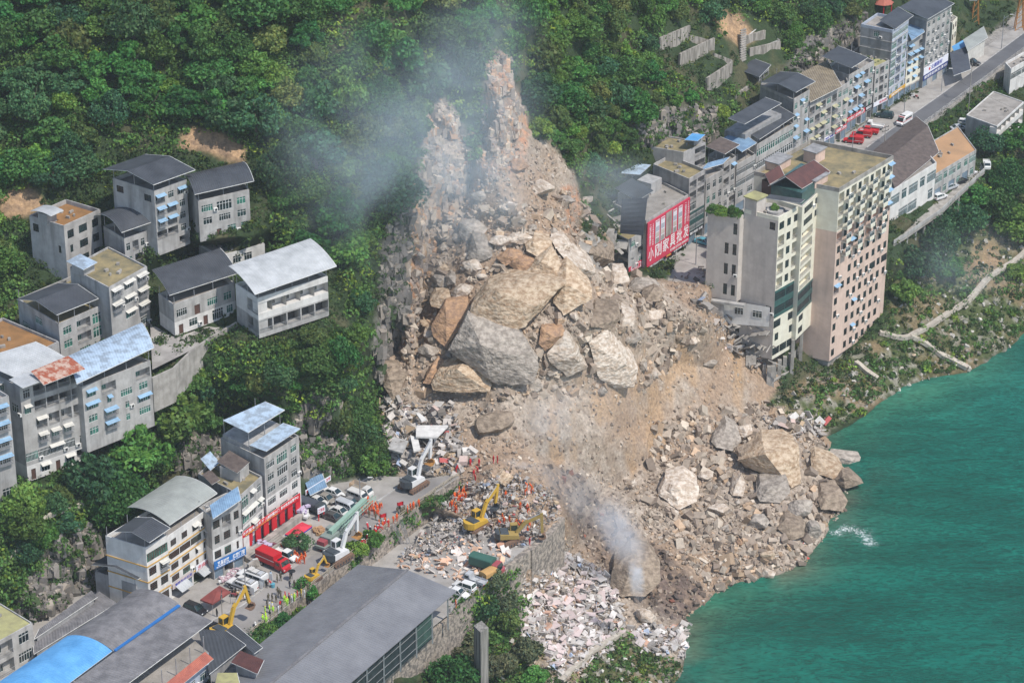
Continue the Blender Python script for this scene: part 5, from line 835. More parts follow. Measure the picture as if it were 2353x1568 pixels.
wall_strip('stone_wall', 'tall retaining wall of rough pale stones under the big warehouse', [(760,1622,21.4,10),(1033,1408,21.4,10)], 1.6, 'stone', fwd=.9)
wall_strip('stone_wall', 'stone retaining wall with creepers beside the parked white cars', [(1033,1408,21.6,13),(1066,1369,22.6,12),(1122,1326,22.6,12),(1178,1290,22.6,12),(1215,1262,22.6,11)], 1.2, 'stone', fwd=.4)
wall_strip('stone_wall', 'pale stone wall tip of the lower yard above the white debris', [(1215,1262,22.6,10),(1262,1222,22.4,10),(1290,1186,22.2,10)], 1.4, 'stone', fwd=.7)
shed('dark charcoal roof shed beside the road left of the warehouse', [(455,1444),(481,1548),(565,1481),(520,1449)], 31, 'flat', 0, 'R', 'r_dark'); shed('second charcoal roof next to the warehouse corner', [(520,1447),(584,1501),(603,1487)], 30.5, 'flat', 0, 'R', 'r_dark')
shed('small maroon tiled roof shed with rusty sheets at the bottom', [(552,1494),(530,1521),(592,1548),(607,1516)], 31.5, 'flat', 0, 'R', 'r_maroon', wallm='lgrey'); shed('yellow ochre roof house at the bottom edge', [(500,1545),(485,1610),(560,1610),(545,1545)], 31, 'flat', 0, 'R', 'green_deck', wallm='lgrey')
# big market hall bottom left
r = empty('market_hall', P(411,1387,28), 'wide market hall with curved grey roofs and a bright blue section, bottom left', 'building')
z = 38.0; d1 = P(180,1552,z)-P(411.5,1387,z)
roof_sheet(r, P(313,1354,z), P(411.5,1387,z), P(260,1494,z), 'arch', 1.1, 'R', 'r_mid', Kp=P(157,1459,z), fascia=False); roof_sheet(r, P(155,1460,z+.05), P(258,1495,z+.05), P(30,1665,z+.05), 'arch', 1.2, 'R', 'r_sky', Kp=P(-90,1625,z+.05), fascia=False)
roof_sheet(r, P(411,1390,z-.3), P(488,1426,z-.9), P(240,1610,z-.9), 'flat', 0, 'R', 'r_mid', Kp=P(150,1580,z-.3))
mb = MB(par_world(r)); mb.bar(P(411,1389,z), P(262,1493,z), .7, .25); o = mb.build('gutter', M['sblue'], r); o.location = (0, 0, 0)
fa = Face(P(470,1498,33.5), P(330,1610,33.5), 28, 33.5)
q = [P(330,1400,33.5), P(333,1615,33.5), P(479,1497,33.5), P(411,1440,33.5)]; FB = Face(q[1], q[2], 28, 33.5); mb = MB(par_world(r)); facade(mb, r, FB, ['wXwXw', 'wWwWw'], [0], 'u', random.Random(3), None, .3); FB2 = Face(q[2], q[3], 28, 33.5)
mb.face([FB2.p(0, 0), FB2.p(FB2.w, 0), FB2.p(FB2.w, 5.5), FB2.p(0, 5.5)], 0); mb.face([q[1], q[2], q[3], P(250,1540,33.5)], 3); o = mb.build('wall', [M['blue'], M['white'], M['inner'], M['deck']], r); o.location = (0, 0, 0)
roof_sheet(r, FB.p(FB.w*.02, 5.9, -.2), FB.p(FB.w*.02, 5.0, 1.6), FB.p(FB.w*.96, 5.0, 1.6), 'flat', 0, 'R', 'r_red', name='tile_awning', fascia=False)
for i in range(4): p_ = FB.p(FB.w*(.3+.22*i), 5.5, -.4); m2 = MB(par_world(r)); m2.tube(p_, p_+Vector((0, 0, 3.6)), .09, .09, 6); o = m2.build('post', M['steel'], r); o.location = (0, 0, 0)
shed('long low grey roof between the rock cliff and the market hall', [(228,1358),(268,1385),(78,1502),(75,1471)], 31, 'flat', 0, 'R', 'r_mid'); shed('narrow grey lean to roof along the rock cliff foot', [(210,1356),(224,1371),(78,1468),(90,1445)], 32, 'flat', 0, 'R', 'r_mid')
# ------------------------------------------------------------------ far street row (upper right)
G5 = ['...']*6
r, f = building('wrecked_house', 'half collapsed grey house crushed by boulders beside the red banner building', (1444,556), (1372,520), (1484,531), 28, ['w.','wB','ww','SO'], ['VV.','.VV','V.V','VVV'], vb=648, deck='moss', par=.5, wall='grey', wall3='grey', seed=31, cat='building')
FR = f['R']; sign(r, FR, 0, FR.w, FR.h*.20, FR.h*.36, 'bred', [('亿佳门业', .1, .9, .25, .9, 'ltxt'), ('15223 758 66', .1, .9, .06, .18, 'ltxt')])
rnd = random.Random(8); c0 = f['c']
for i in range(16):
    mb = MB(par_world(r)); p_ = c0[0].lerp(c0[1], rnd.uniform(-.3, .7)).lerp(c0[3], rnd.uniform(0, .4)); p_.z = rnd.uniform(30, 41); Mx = Matrix.Rotation(rnd.uniform(-.9, .9), 3, 'X')@Matrix.Rotation(rnd.uniform(-.7, .7), 3, 'Y')@Matrix.Rotation(rnd.random()*3, 3, 'Z'); mb.box(p_, (rnd.uniform(2, 5), rnd.uniform(2, 4), .3), rot=Mx); o = mb.build('broken_slab', M['conc'], r); o.location = (0, 0, 0)
for i in range(44):
    u_, v_ = rnd.uniform(1335, 1448), rnd.uniform(500, 632); p_ = gp(u_, v_)+Vector((0, -rnd.uniform(.5, 3.5), rnd.uniform(0, 1.2))); mb = MB(par_world(r)); Mx = Matrix.Rotation(rnd.uniform(.2, 1.4), 3, 'X')@Matrix.Rotation(rnd.uniform(-.6, .6), 3, 'Y')@Matrix.Rotation(rnd.random()*3, 3, 'Z'); mb.box(p_, (rnd.uniform(1.2, 3.6), rnd.uniform(.8, 2.6), .3), rot=Mx); o = mb.build('broken_slab', M['conc'], r); o.location = (0, 0, 0)
mb = MB(P(1400,560,36)); q = [P(1428,458,49.6), P(1487,455,49.6), P(1478,541,40.3), P(1424,536,40.3)]; n = 8
for i in range(n):
    a0, a1 = q[0].lerp(q[3], i/n), q[1].lerp(q[2], i/n); b0, b1 = q[0].lerp(q[3], (i+1)/n), q[1].lerp(q[2], (i+1)/n); mb.face([b0, b1, a1, a0]); mb.face([a0+Vector((0,.1,.05)), a1+Vector((0,.1,.05)), b1+Vector((0,.1,.05)), b0+Vector((0,.1,.05))])
tag(mb.build('tarpaulin', M['tarp']), 'large dark tarpaulin hanging over the front of the wrecked house', 'tarpaulin')
r, f = building('furniture_store', 'building fronted by a huge red banner with white characters', (1484,512), (1405,470), (1581,452), 28, ['....','....','....','....','OSOO'], ['..w']*5, vb=633, deck='deck', par=.6, wall='grey', seed=32, cat='building')
FR = f['R']; H = FR.h; W_ = FR.w
sign(r, FR, 0, W_, H*.16, H*1.0, 'bred', [('小', .03, .15, .11, .40, 'ltxt'), ('刚', .185, .335, .11, .40, 'ltxt'), ('家', .365, .51, .115, .405, 'ltxt'), ('具', .535, .665, .12, .405, 'ltxt'), ('批', .695, .83, .125, .41, 'ltxt'), ('发', .855, .985, .13, .42, 'ltxt'), ('二\n至\n五\n楼\n展\n厅', .04, .085, .46, .93, 'ltxt'), ('1\n3\n5\n9\n4\n9\n5\n1\n9\n9\n9', .11, .14, .44, .93, 'ltxt'), ('二\n至\n五\n楼\n展\n厅', .875, .92, .46, .94, 'ltxt'), ('1\n3\n5\n9\n4\n9\n5\n1\n9\n9\n9', .945, .975, .48, .95, 'ltxt'), ('实木家具 客厅沙发 13594951999', .55, .98, .03, .09, 'ltxt')], off=.5, name='banner', thick=.3)
for a_, b_ in ((.175, .27), (.30, .395), (.59, .68), (.72, .81)):
    o = sign(r, FR, W_*a_, W_*b_, H*(.16+.84*.43), H*(.16+.84*.95), 'swhite', [('实木家具', .1, .9, .93, .98, 'rtxt')], off=.62, name='photo_panel', thick=.05)
    for k in range(3): sign(r, FR, W_*(a_+.01), W_*(b_-.01), H*(.63+.11*k-.10), H*(.63+.11*k-.01), ['r_grn', 'tile', 'blue'][k], off=.66, name='picture', thick=.02)
sign(r, FR, W_*.42, W_*.56, H*(.16+.84*.44), H*.98, 'conc', off=.64, name='grey_screen', thick=.05)
sign(r, FR, W_*.02, W_*.45, H*.10, H*.155, 'black', [('福都汽配服务中心', .1, .9, .15, .85, 'ltxt')], off=.3); sign(r, FR, W_*.47, W_*.60, H*.10, H*.155, 'rtxt', [('特价家私', .1, .9, .15, .85, 'ytxt')], off=.3); sign(r, FR, W_*.62, W_*1.0, H*.10, H*.16, 'black', [('四季沐歌 卫浴', .1, .9, .15, .85, 'ltxt')], off=.3)
box_part(r, on(f, .72, .8, 1.4), (4.5, 4, 2.8), 'grey', 'rooftop_room', rz_of(f)); box_part(r, on(f, .28, .72, 1.4), (5.5, 5, 2.8), 'grey', 'rooftop_room', rz_of(f)); roof_sheet(r, on(f, .1, 1.05, 2.9), on(f, .1, .4, 2.9), on(f, .5, .4, 2.9), 'mono', .3, 'R', 'r_dark', name='roof', fascia=False)
rf_ = P(1420,395,f['zt']+1.2); roof_sheet(r, P(1447,377,44.5), P(1421,398,44.5), P(1470,402,44.5), 'mono', .2, 'R', 'r_lblue', name='blue_canopy', fascia=False); box_part(r, P(1449,396,42.5), (5, 4, 3.6), 'grey', 'rooftop_room', rz_of(f))
r, f = building('apartment_house', 'slim house with dark green glass bands right of the red banner', (1583,418), (1500,384), (1620,396), 28, ['BB','BB','G.','XX','XX','SO'], G5, vb=565, par=.8, wall='grey', wall2='green', fm=[0,0,0,1,1,0], lst='d', seed=33, cat='building', deck='moss')
FR = f['R']; sign(r, FR, 0, FR.w, FR.h*.14, FR.h*.2, 'black', [('德尔地板 衣柜', .1, .9, .15, .85, 'ltxt')])
building('rooftop_house', 'house with ochre mossy flat roof and blue sheet hut behind the slim green house', (1570,353), (1477,337), (1621,330), 28, ['.V','.V','.w','.w','.w','..'], ['...']*6, zt=47, deck='moss', par=.35, seed=34, cat='building', wall='grey')
building('rooftop_house', 'grey block with a weedy roof terrace just above the slim green house', (1552,396), (1500,379), (1590,372), 28, ['VV','..','..','..','..'], G5, zt=43.6, deck='moss', par=.3, seed=35, cat='building', wall='grey')
r_ = empty('sheet_hut', P(1593,322,47), 'small hut with a bright blue sheet roof on the mossy flat roof', 'hut'); box_part(r_, P(1597,320,48), (2.6, 2.4, 2.2), 'grey', 'wall', .6); roof_sheet(r_, P(1590,307,49.6), P(1572,322,49.6), P(1602,325,49.6), 'flat', 0, 'R', 'r_sky', fascia=False)
building('apartment_house', 'grey house with two bright blue striped canopies', (1621,420), (1586,404), (1661.6,396), 28, ['www','www','www','SSO'], G5[:4], vb=540, ho=2.2, roof='mono', rise=.5, rq=[(1626,379),(1610,391),(1661,377)], rm='r_blue', wall='lgrey', seed=36, cat='building', ac=.2)
building('apartment_house', 'grey house under a brown eight sided rooftop canopy', (1661.6,386), (1625,364), (1691,366), 28, ['Vw','Bw','ww','wB','SS'], G5[:5], vb=511, ho=3.0, roof='mono', rise=.7, rq=[(1620,343),(1665,355),(1699,333)], rm='r_brown', wall='lgrey', seed=37, cat='building', ac=.3, aw='aw_b')
building('apartment_house', 'grey house under a pale blue canopy left of the long dark roofs', (1691.6,386), (1655,362), (1736,361), 28, ['XX','XX','ww','SS'], G5[:4], vb=492, ho=3.4, roof='mono', rise=.4, rq=[(1660,322),(1704,350),(1738,329)], rm='r_blue', wall='lgrey', seed=38, cat='building')
building('apartment_house', 'long building with two stepped black lean to roofs on the far row', (1738,340), (1668,312), (1823,290), 28, ['XX','XX','GG','OO'], ['...']*4, vb=455, ho=2.2, roof='mono', rise=1.2, rq=[(1786,256),(1705,309),(1744,321)][1:2]+[(1744,321),(1828,266)], rm='r_dark', wall='lgrey', wall3='grey', seed=39, cat='building')
r_ = empty('upper_floor', P(1715,300,44), 'upper black lean to roof storey behind the long building', 'building'); roof_sheet(r_, P(1672,272,50), P(1710,286,49), P(1795,238,49), 'flat', 0, 'R', 'r_dark'); mb = MB(par_world(r_)); q = [P(1664,300,45), P(1712,309,45), P(1795,262,45), P(1750,244,45)]; mb.hexa([wl(p_, 34) for p_ in q], q); o = mb.build('wall', M['dgrey'], r_); o.location = (0, 0, 0)
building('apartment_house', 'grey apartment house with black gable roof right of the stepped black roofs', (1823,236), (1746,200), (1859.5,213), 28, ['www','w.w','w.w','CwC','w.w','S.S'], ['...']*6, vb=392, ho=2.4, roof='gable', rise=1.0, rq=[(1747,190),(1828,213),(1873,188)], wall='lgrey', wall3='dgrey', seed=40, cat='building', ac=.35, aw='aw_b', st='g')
r, f = building('apartment_house', 'long apartment house with yellow awnings and striped tan roof on the far row', (1859.5,246), (1841,196), (1949,196), 28, ['BWBWBwX','WBWBCwW','wCBWCww','CWBwCWb'.replace('b','w'),'SSOSSOS'], ['...']*5, vb=367, ho=1.8, roof='mono', rise=.5, rq=[(1828,178),(1861,236),(1934,199)], rm='r_tan', wall='lgrey', seed=41, cat='building', ac=.45, aw='aw_y', st='g')
FR = f['R']; sign(r, FR, FR.w*.70, FR.w*1.0, FR.h*.19, FR.h*.27, 'rtxt', [('刨面美缝 全屋定制', .05, .95, .15, .85, 'ltxt')]); sign(r, FR, FR.w*.42, FR.w*.68, FR.h*.17, FR.h*.23, 'swhite', [('瓷砖 美缝', .1, .9, .2, .8, 'btxt')])
r, f = building('apartment_house', 'grey apartment house with flat black canopy high above its roof', (1949.8,180), (1897,158), (2008,146), 28, ['wBwBw','wBwBw','wBCBw','wBwBw','SSOSO'], ['...']*5, vb=306, ho=3.4, roof='mono', rise=.6, rq=[(1930,113),(1957,157),(1993,133)][0:0]+[(1887,135),(1956,157),(1994,133)], wall='lgrey', seed=42, cat='building', ac=.4, aw='aw_b', st='g')
FR = f['R']; sign(r, FR, 0, FR.w*.72, FR.h*.19, FR.h*.27, 'rtxt', [('天沙德木门 森海壁纸窗帘', .05, .95, .15, .85, 'ltxt')]); sign(r, FR, FR.w*.73, FR.w*1.0, FR.h*.19, FR.h*.28, 'black', [('建凯石材', .1, .9, .2, .8, 'ltxt')])
r, f = building('apartment_house', 'narrow grey house with an overgrown green roof beside the tall blue grey block', (2010.6,158), (1960,135), (2043,142), 28, ['wBw','wBw','wBw','wBw','SOS'], ['...']*5, vb=266, par=.5, deck='green_deck', wall='lgrey', seed=43, cat='building', ac=.3)
FR = f['R']; sign(r, FR, 0, FR.w, FR.h*.18, FR.h*.27, 'swhite', [('金沙石材', .4, .95, .15, .85, 'rtxt')])
for i in range(14): tag(plant(1, i % 3, on(f, .1+.06*i, .3+.4*(i % 3)/2, -1.2), .22, 'leafy rooftop bush on the overgrown green roof of the far row', 'rooftop bushes', 'bush'), None)
r, f = building('tower_block', 'tall blue grey block with orange shop sign and black slanted roof', (2050,76), (1977,62), (2087,50), 28, ['XXX','GBw','GBw','GBw','GBw','GBw','Tww','SSS'], ['.w.']+['...']*7, vb=248, ho=.9, roof='mono', rise=.6, rq=[(2020,52),(2056,68),(2098,37)], wall='blue', wall3='dgrey', seed=44, cat='building', st='g', band=1, bandm='lgrey')
FR = f['R']; sign(r, FR, 0, FR.w, FR.h*.125, FR.h*.17, 'syel', [('慕容汽车养护中心', .12, .8, .2, .85, 'ltxt')], off=.35)
building('tower_block', 'pale building with blue canopy between the two tall blocks', (2085,104), (2065,92), (2124,84), 28, ['B.B','CBB','WwC','wwW','www','SSS'], G5, vb=219, ho=2.2, roof='mono', rise=.4, rq=[(2079,68),(2094,94),(2124,74)], rm='r_blue', wall='lgrey', wall2='cream', fm=[0,0,1,1,1,0], seed=45, cat='building', ac=.3, aw='aw_b')
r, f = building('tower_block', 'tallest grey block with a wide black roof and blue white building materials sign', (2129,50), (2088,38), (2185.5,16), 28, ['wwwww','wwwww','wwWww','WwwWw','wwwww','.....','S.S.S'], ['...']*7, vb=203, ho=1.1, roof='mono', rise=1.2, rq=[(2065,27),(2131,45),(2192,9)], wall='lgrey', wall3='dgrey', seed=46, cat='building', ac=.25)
FR = f['R']; sign(r, FR, 0, FR.w, FR.h*.19, FR.h*.30, 'swhite', [('立德建材', .3, .75, .25, .85, 'btxt'), ('●', .2, .26, .3, .7, 'rtxt')]); sign(r, FR, 0, FR.w, FR.h*.11, FR.h*.185, 'navy', [('瓷砖 腻子粉 防水涂料 胶水 石膏 15095', .04, .96, .2, .85, 'ltxt')])
building('shop_house', 'small cream house squeezed against the tallest grey block', (2188,55), (2175,48), (2199,42), 28, ['ww','ww','..'], ['..']*3, zt=37, par=.3, wall='cream', st='b', seed=47)
r_ = shed('long market shed with pale green roof and hanging white sheets', [(2212,96),(2222,118),(2269,87)], 33, 'mono', .5, 'R', 'r_grn', wallm='aw_w', K=None); shed('blue tarpaulin shelter left of the white sheet shed', [(2186,110),(2196,130),(2222,115)], 31.5, 'mono', .3, 'R', 'r_sky', walls=False); shed('black shade net canopy over a yard beside the tallest block', [(2181,125),(2190,175),(2230,160)], 31.5, 'mono', .4, 'R', 'tarp', walls=False)
# gantry crane
r_ = empty('gantry_crane', P(2240,70,28), 'orange yellow gantry crane at the top right corner', 'crane'); YP = mat('crane_yellow', (.48, .22, .06), (.38, .16, .05), 1, .6)
for uu in (2237, 2340):
    mb = MB(par_world(r_)); a = P(uu,68,28); 
    for dx, dy in ((-1.2, -1), (1.2, -1), (-1.2, 1), (1.2, 1)): mb.bar(a+Vector((dx, dy, 0)), a+Vector((dx*.4, dy*.5, 9)), .22)
    for k in range(5): mb.bar(a+Vector((-1.1+.15*k, -.9, k*1.8)), a+Vector((1.1-.15*k, -.8, k*1.8+1.6)), .12)
    o = mb.build('leg', YP, r_); o.location = (0, 0, 0)
mb = MB(par_world(r_)); a = P(2237,68,28)+Vector((0, 0, 9.3)); b = P(2345,68,28)+Vector((2, 0, 9.3)); mb.bar(a, b, .5, .9); o = mb.build('girder', YP, r_); o.location = (0, 0, 0); o = box_part(r_, a+Vector((-1, 0, .2)), (2.2, 1.5, 1.6), 'r_grn', 'trolley')
# ------------------------------------------------------------------ pink tower
r, f = building('apartment_tower', 'tall pink apartment tower with white bay windows near the top, above the river', (1927,442), (1732,403), (2052,366), 7, ['BwBwBwBwB','BwBwBwBwB','BwBwBwBwB','BwBwBwBwB','wwBwwBwww','w.wwwwww.','w.wwwwwww','BwwwwwXwX','w.wwwwwww','w.wwwwww.','w.wwwwww.','w.wwwwww.','w.wwwwww.'], ['......']*13, vb=830, deck='moss', par=1.0, wall='pink', wall2='cream', fm=[1,1,1]+[0]*10, aw='aw_b', awp=.07, parm='conc', seed=50, cat='tower', ac=.3, st='d', wall3='pink')
FR = f['R']; pf = f; h = FR.h/13
for i in range(5):
    for j in range(4):
        x = FR.w*(.14+j*.222); z = FR.h-(i+1)*h; mb = MB(par_world(r)); mb.bar(FR.p(x-1.0, z+.1, .7), FR.p(x+1.0, z+.1, .7), 1.4, .25); mb.bar(FR.p(x-1.0, z+.5, 1.35), FR.p(x+1.0, z+.5, 1.35), .12, .9); o = mb.build('bay_balcony', M['cream'], r); o.location = (0, 0, 0); face_o = proto(('win', 3, 'fr_w', 'glass', 0), None); FR.put(face_o, r, x, z+1.6, 1.3, 2.0, 1, 1.3)
for a_, b_, sx, sy, sz in ((.62, .70, 4.2, 3.2, 2.8), (.1, .35, 5.5, 3.5, 1.8), (.3, .92, 5.5, 3.5, 2.0)): box_part(r, on(f, a_, b_, sz/2), (sx, sy, sz), 'pink', 'stair_house', rz_of(f)); box_part(r, on(f, a_, b_, sz+.12), (sx+.7, sy+.7, .22), 'dgrey', 'stair_house_roof', rz_of(f))
bp_ = P(1900,850,3); mb = MB(par_world(r)); c0 = f['c']; q = [p_.lerp(cen0(*c0), .06) for p_ in c0]; mb.hexa([wl(p_, 2) for p_ in q], [wl(p_, 7.1) for p_ in q]); o = mb.build('basement', M['conc'], r); o.location = (0, 0, 0)
# ------------------------------------------------------------------ yellow tower (three wings), broken on its left
r, f = building('apartment_tower', 'cream yellow apartment tower with balustrade terrace and torn lower left side', (1788,508), (1709,489), (1838,481), 12.8, ['WwW','BwB','BwB','BwB','BwB','XX','XX','X.X','w.w','XXX'], ['..w','...','...','...','...','...','..w','...','...','...'], vb=826, deck='lgrey', par=1.0, wall='cream', wall2='green', wall3='tile', fm=[0,0,0,0,0,1,1,0,0,0], seed=51, cat='tower', ac=.25, st='d')
fy = f; zt_ = f['zt']; print('yellow top', zt_)
mb = MB(par_world(r)); c0 = f['c']
for i in range(5):
    p_ = c0[1].lerp(c0[2], i/4)+(c0[0]-c0[1]).normalized()*.6; mb.bar(wl(p_, 2.5), wl(p_, 11), .9, .9)
    p_ = c0[1].lerp(c0[0], i/4)+(c0[2]-c0[1]).normalized()*.6; mb.bar(wl(p_, 4), wl(p_, 11), .8, .8)
a, b = c0[1].lerp(c0[2], .02), c0[2]; mb.bar(wl(a, 7), wl(b, 7), .5, .4)
o = mb.build('columns', M['conc'], r); o.location = (0, 0, 0); bw = MB(par_world(r)); n_ = (c0[0]-c0[1]).normalized()*1.4; bw.face([wl(a+n_*.5, 1), wl(b+n_*.5, 1), wl(b+n_*.5, 9.6), wl(a+n_*.5, 7.4)]); o = bw.build('base_wall', M['conc'], r); o.location = (0, 0, 0)
tan_ = P(1776,443,zt_); mb = MB(par_world(r)); o = box_part(r, on(f, .22, .82, 1.9), (3.6, 3.2, 3.8), 'tile', 'terrace_house', rz_of(f)); box_part(r, on(f, .22, .82, 3.9), (4.2, 3.8, .25), 'green_deck', 'terrace_roof', rz_of(f))
mb = MB(par_world(r)); p_ = on(f, .5, .42); mb.tube(p_, p_+Vector((0, 0, .6)), 1.9, 1.9, 20); o = mb.build('round_planter', M['lgrey'], r); o.location = (0, 0, 0); tag(plant(1, 0, p_, .35, 'round bush in the circular planter on the tower terrace', None, 'bush'))
r2, f2 = building('apartment_tower', 'taller right wing of the cream tower under a dark red pitched roof', (1843,478), (1789,462), (1901.5,424), 15.3, ['WX','WX','Bw','Bw','Bw','Bw','Bw','XX','XX','w.w','w.w'], ['...']*11, vb=781, deck='lgrey', par=.2, wall='cream', wall2='green', wall3='cream', fm=[0]*7+[1,1,0,0], seed=52, cat='tower', ac=.25, st='d')
print('wing top', f2['zt']); z2 = f2['zt']
mb = MB(par_world(r2)); c0 = f2['c']; 
for i in range(4): p_ = c0[1].lerp(c0[2], i/3)+(c0[0]-c0[1]).normalized()*.6; mb.bar(wl(p_, 2), wl(p_, 15.3), .8, .8)
a, b = c0[1], c0[2]; n_ = (c0[0]-c0[1]).normalized()*1.6; mb.face([wl(a+n_, 2), wl(b+n_, 2), wl(b+n_, 11.5), wl(a+n_, 10)]); o = mb.build('columns', M['conc'], r2); o.location = (0, 0, 0)
mb = MB(par_world(r2)); q = [P(1770,458,zt_+.2), P(1841,478,zt_+.2), P(1899,427,zt_+.2), P(1838,408,zt_+.2)]
mb.hexa([wl(p_, zt_) for p_ in q], [wl(p_, z2+2.9) for p_ in q]); o = mb.build('glass_storey', M['green'], r2); o.location = (0, 0, 0)
roof_sheet(r2, P(1764,428,z2+3.1), P(1842,434,z2+3.1), P(1907,395,z2+3.1), 'gable', 2.6, 'R', 'r_maroon', name='roof'); roof_sheet(r2, P(1744,410,z2+2.8), P(1768,424,z2+2.8), P(1802,404,z2+2.8), 'gable', 1.8, 'R', 'r_maroon', name='small_roof'); box_part(r2, P(1776,432,z2+.6), (4, 3.4, 4.0), 'fr_b', 'dormer', .6); roof_sheet(r2, P(1768,447,zt_+3.4), P(1757,456,zt_+2.9), P(1838,468,zt_+2.9), 'flat', 0, 'R', 'r_dark', name='veranda_roof', fascia=False)
r3, f3 = building('apartment_tower', 'lower beige tiled left wing of the tower with a roof garden', (1699,507), (1625.7,493), (1712,498), 26, ['.','.','.','.'], ['...w','..ww','..ww','..ww'], zt=zt_-1.2, deck='lgrey', par=.9, wall='tile', wall3='tile', seed=53, cat='tower', st='d')
for i, (a_, b_) in enumerate(((.3, .9), (.5, .75), (.2, .6), (.7, .4), (.5, .2), (.8, .85), (.3, .3))): tag(plant([0, 1, 2][i % 3], i % 3, on(f3, a_, b_, -.4), .42, 'green roof garden bush on the beige left wing', 'roof garden bushes', 'bush'))
c0 = f3['c']; mb = MB(par_world(r3)); K_ = P(1700,505,zt_-1.2); l0, n0 = c0[0], fy['c'][1]
q = [wl(c0[0], 26), wl(fy['c'][1], 26), wl(fy['c'][0], 26), wl(c0[3]+(c0[3]-c0[2])*.2, 26)]
off = Vector((-1.6, -1.4, 0)); a, b = wl(c0[0]+off, 26), wl(fy['c'][1]+(c0[0]-fy['c'][1]).normalized()*6+off*.6, 26); m3 = MB(par_world(r3)); m3.bar(a, b, 1.2, .5); m3.bar(a+Vector((0, 0, -2.6)), a.lerp(b, .55)+Vector((0, 0, -2.6)), .4, 4.4); o = m3.build('podium_slab', M['lgrey'], r3); o.location = (0, 0, 0)
m3 = MB(par_world(r3)); a2, b2 = a+Vector((1, 1.2, 0)), wl(fy['c'][1]+(c0[0]-fy['c'][1]).normalized()*1.0, 26); m3.face([wl(a2, 19.5), wl(b2, 21), wl(b2, 26), wl(a2, 26)]); o = m3.build('white_podium_wall', M['white'], r3); o.location = (0, 0, 0)
Fp = Face(a2, b2, 19.5, 26)
for x_, w__ in ((.55, 2.0), (.82, 2.2)): o = proto(('win', 3, 'fr_w', 'glass', 0), None); Fp.put(o, r3, Fp.w*x_, 4.3, .1, w__, 1, 1.7)
rnd = random.Random(77)
for i in range(46):
    m3 = MB(par_world(r3)); s_ = rnd.random(); p_ = a2.lerp(b2, .2+.85*s_)+Vector((rnd.uniform(-2, 2), rnd.uniform(-2, 3), 0)); p_.z = rnd.uniform(12.5, 20.5); Mx = Matrix.Rotation(rnd.uniform(-.6, .6), 3, 'X')@Matrix.Rotation(rnd.uniform(-.7, .7), 3, 'Y')@Matrix.Rotation(rnd.random()*3, 3, 'Z'); m3.box(p_, (rnd.uniform(1.5, 5), rnd.uniform(.4, 2.4) if i % 2 else .25, .3 if i % 2 else .2), rot=Mx); o = m3.build('broken_floor', M['conc'], r3); o.location = (0, 0, 0)
# ------------------------------------------------------------------ buildings right of the towers
building('long_house', 'long white house with dark shingle roof and a planted white balcony band', (2046,446), (2008,400), (2151,380), 22, ['XwXwX','.XX.w'], ['...']*2, zt=31.5, ho=.5, roof='gable', rise=2.2, rq=[(2005,347),(2056,434),(2157,350)], rm='r_brown', wall='white', seed=60, cat='building', posts=False, st='u')
building('long_house', 'two storey grey house with tan flat roof and a white patch', (2149,402), (2108,345), (2242.6,346), 22, ['XwXwwX','SwSwSw'], ['...']*2, zt=29, par=.2, deck='tan_deck', wall='lgrey', seed=61, cat='building', st='g')
r, f = building('gallery_block', 'ruined white three storey gallery block with debris on its grey roof', (2290,292), (2219,266), (2352,236), 20, ['LLLLLL','LLLLLL','VVVVVV'], ['...']*3, zt=29, par=.25, deck='deck', wall='white', wall3='grey', seed=62, cat='building')
building('gallery_block', 'white flat roofed building cut by the right edge beside the road', (2322,165), (2308,150), (2400,120), 24, ['XXX','...'], ['..']*2, vb=218, par=.8, deck='deck', wall='white', wall3='white', seed=63, cat='building')
# viaduct and parking ramp
def viaduct():
    edge = [(2052,560,22),(2080,543,22),(2120,515,22),(2160,488,22),(2200,450,22),(2235,418,22),(2262,392,22)]; inner = [(2040,500,22),(2075,487,22),(2110,468,22),(2147,458,22),(2190,425,22),(2225,395,22),(2245,360,22)]
    r = empty('viaduct', P(2160,490,12), 'concrete deck road on pillars behind the pink tower with parked cars', 'bridge'); org = par_world(r); mb = MB(org)
    A = [P(*e) for e in edge]; B = [P(*e) for e in inner]; dz = Vector((0, 0, -.8))
    for i in range(len(A)-1): mb.face([A[i], A[i+1], B[i+1], B[i]]); mb.face([A[i]+dz, A[i+1]+dz, A[i+1], A[i]])
    o = mb.build('deck', M['conc'], r); o.location = (0, 0, 0); pb = MB(org)
    for i in range(len(A)-1): pb.bar(A[i]+Vector((0, 0, .45)), A[i+1]+Vector((0, 0, .45)), .2, .9)
    o = pb.build('parapet', M['lgrey'], r); o.location = (0, 0, 0)
    for i in range(len(A)-1):
        for s_ in (.25, .75):
            p_ = A[i].lerp(A[i+1], s_)+Vector((-.6, .8, 0)); m2 = MB(org); m2.tube(wl(p_, 6), wl(p_, 21.4), .38, .38, 10); o = m2.build('pillar', M['lgrey'], r, smooth=False); o.location = (0, 0, 0)
viaduct()
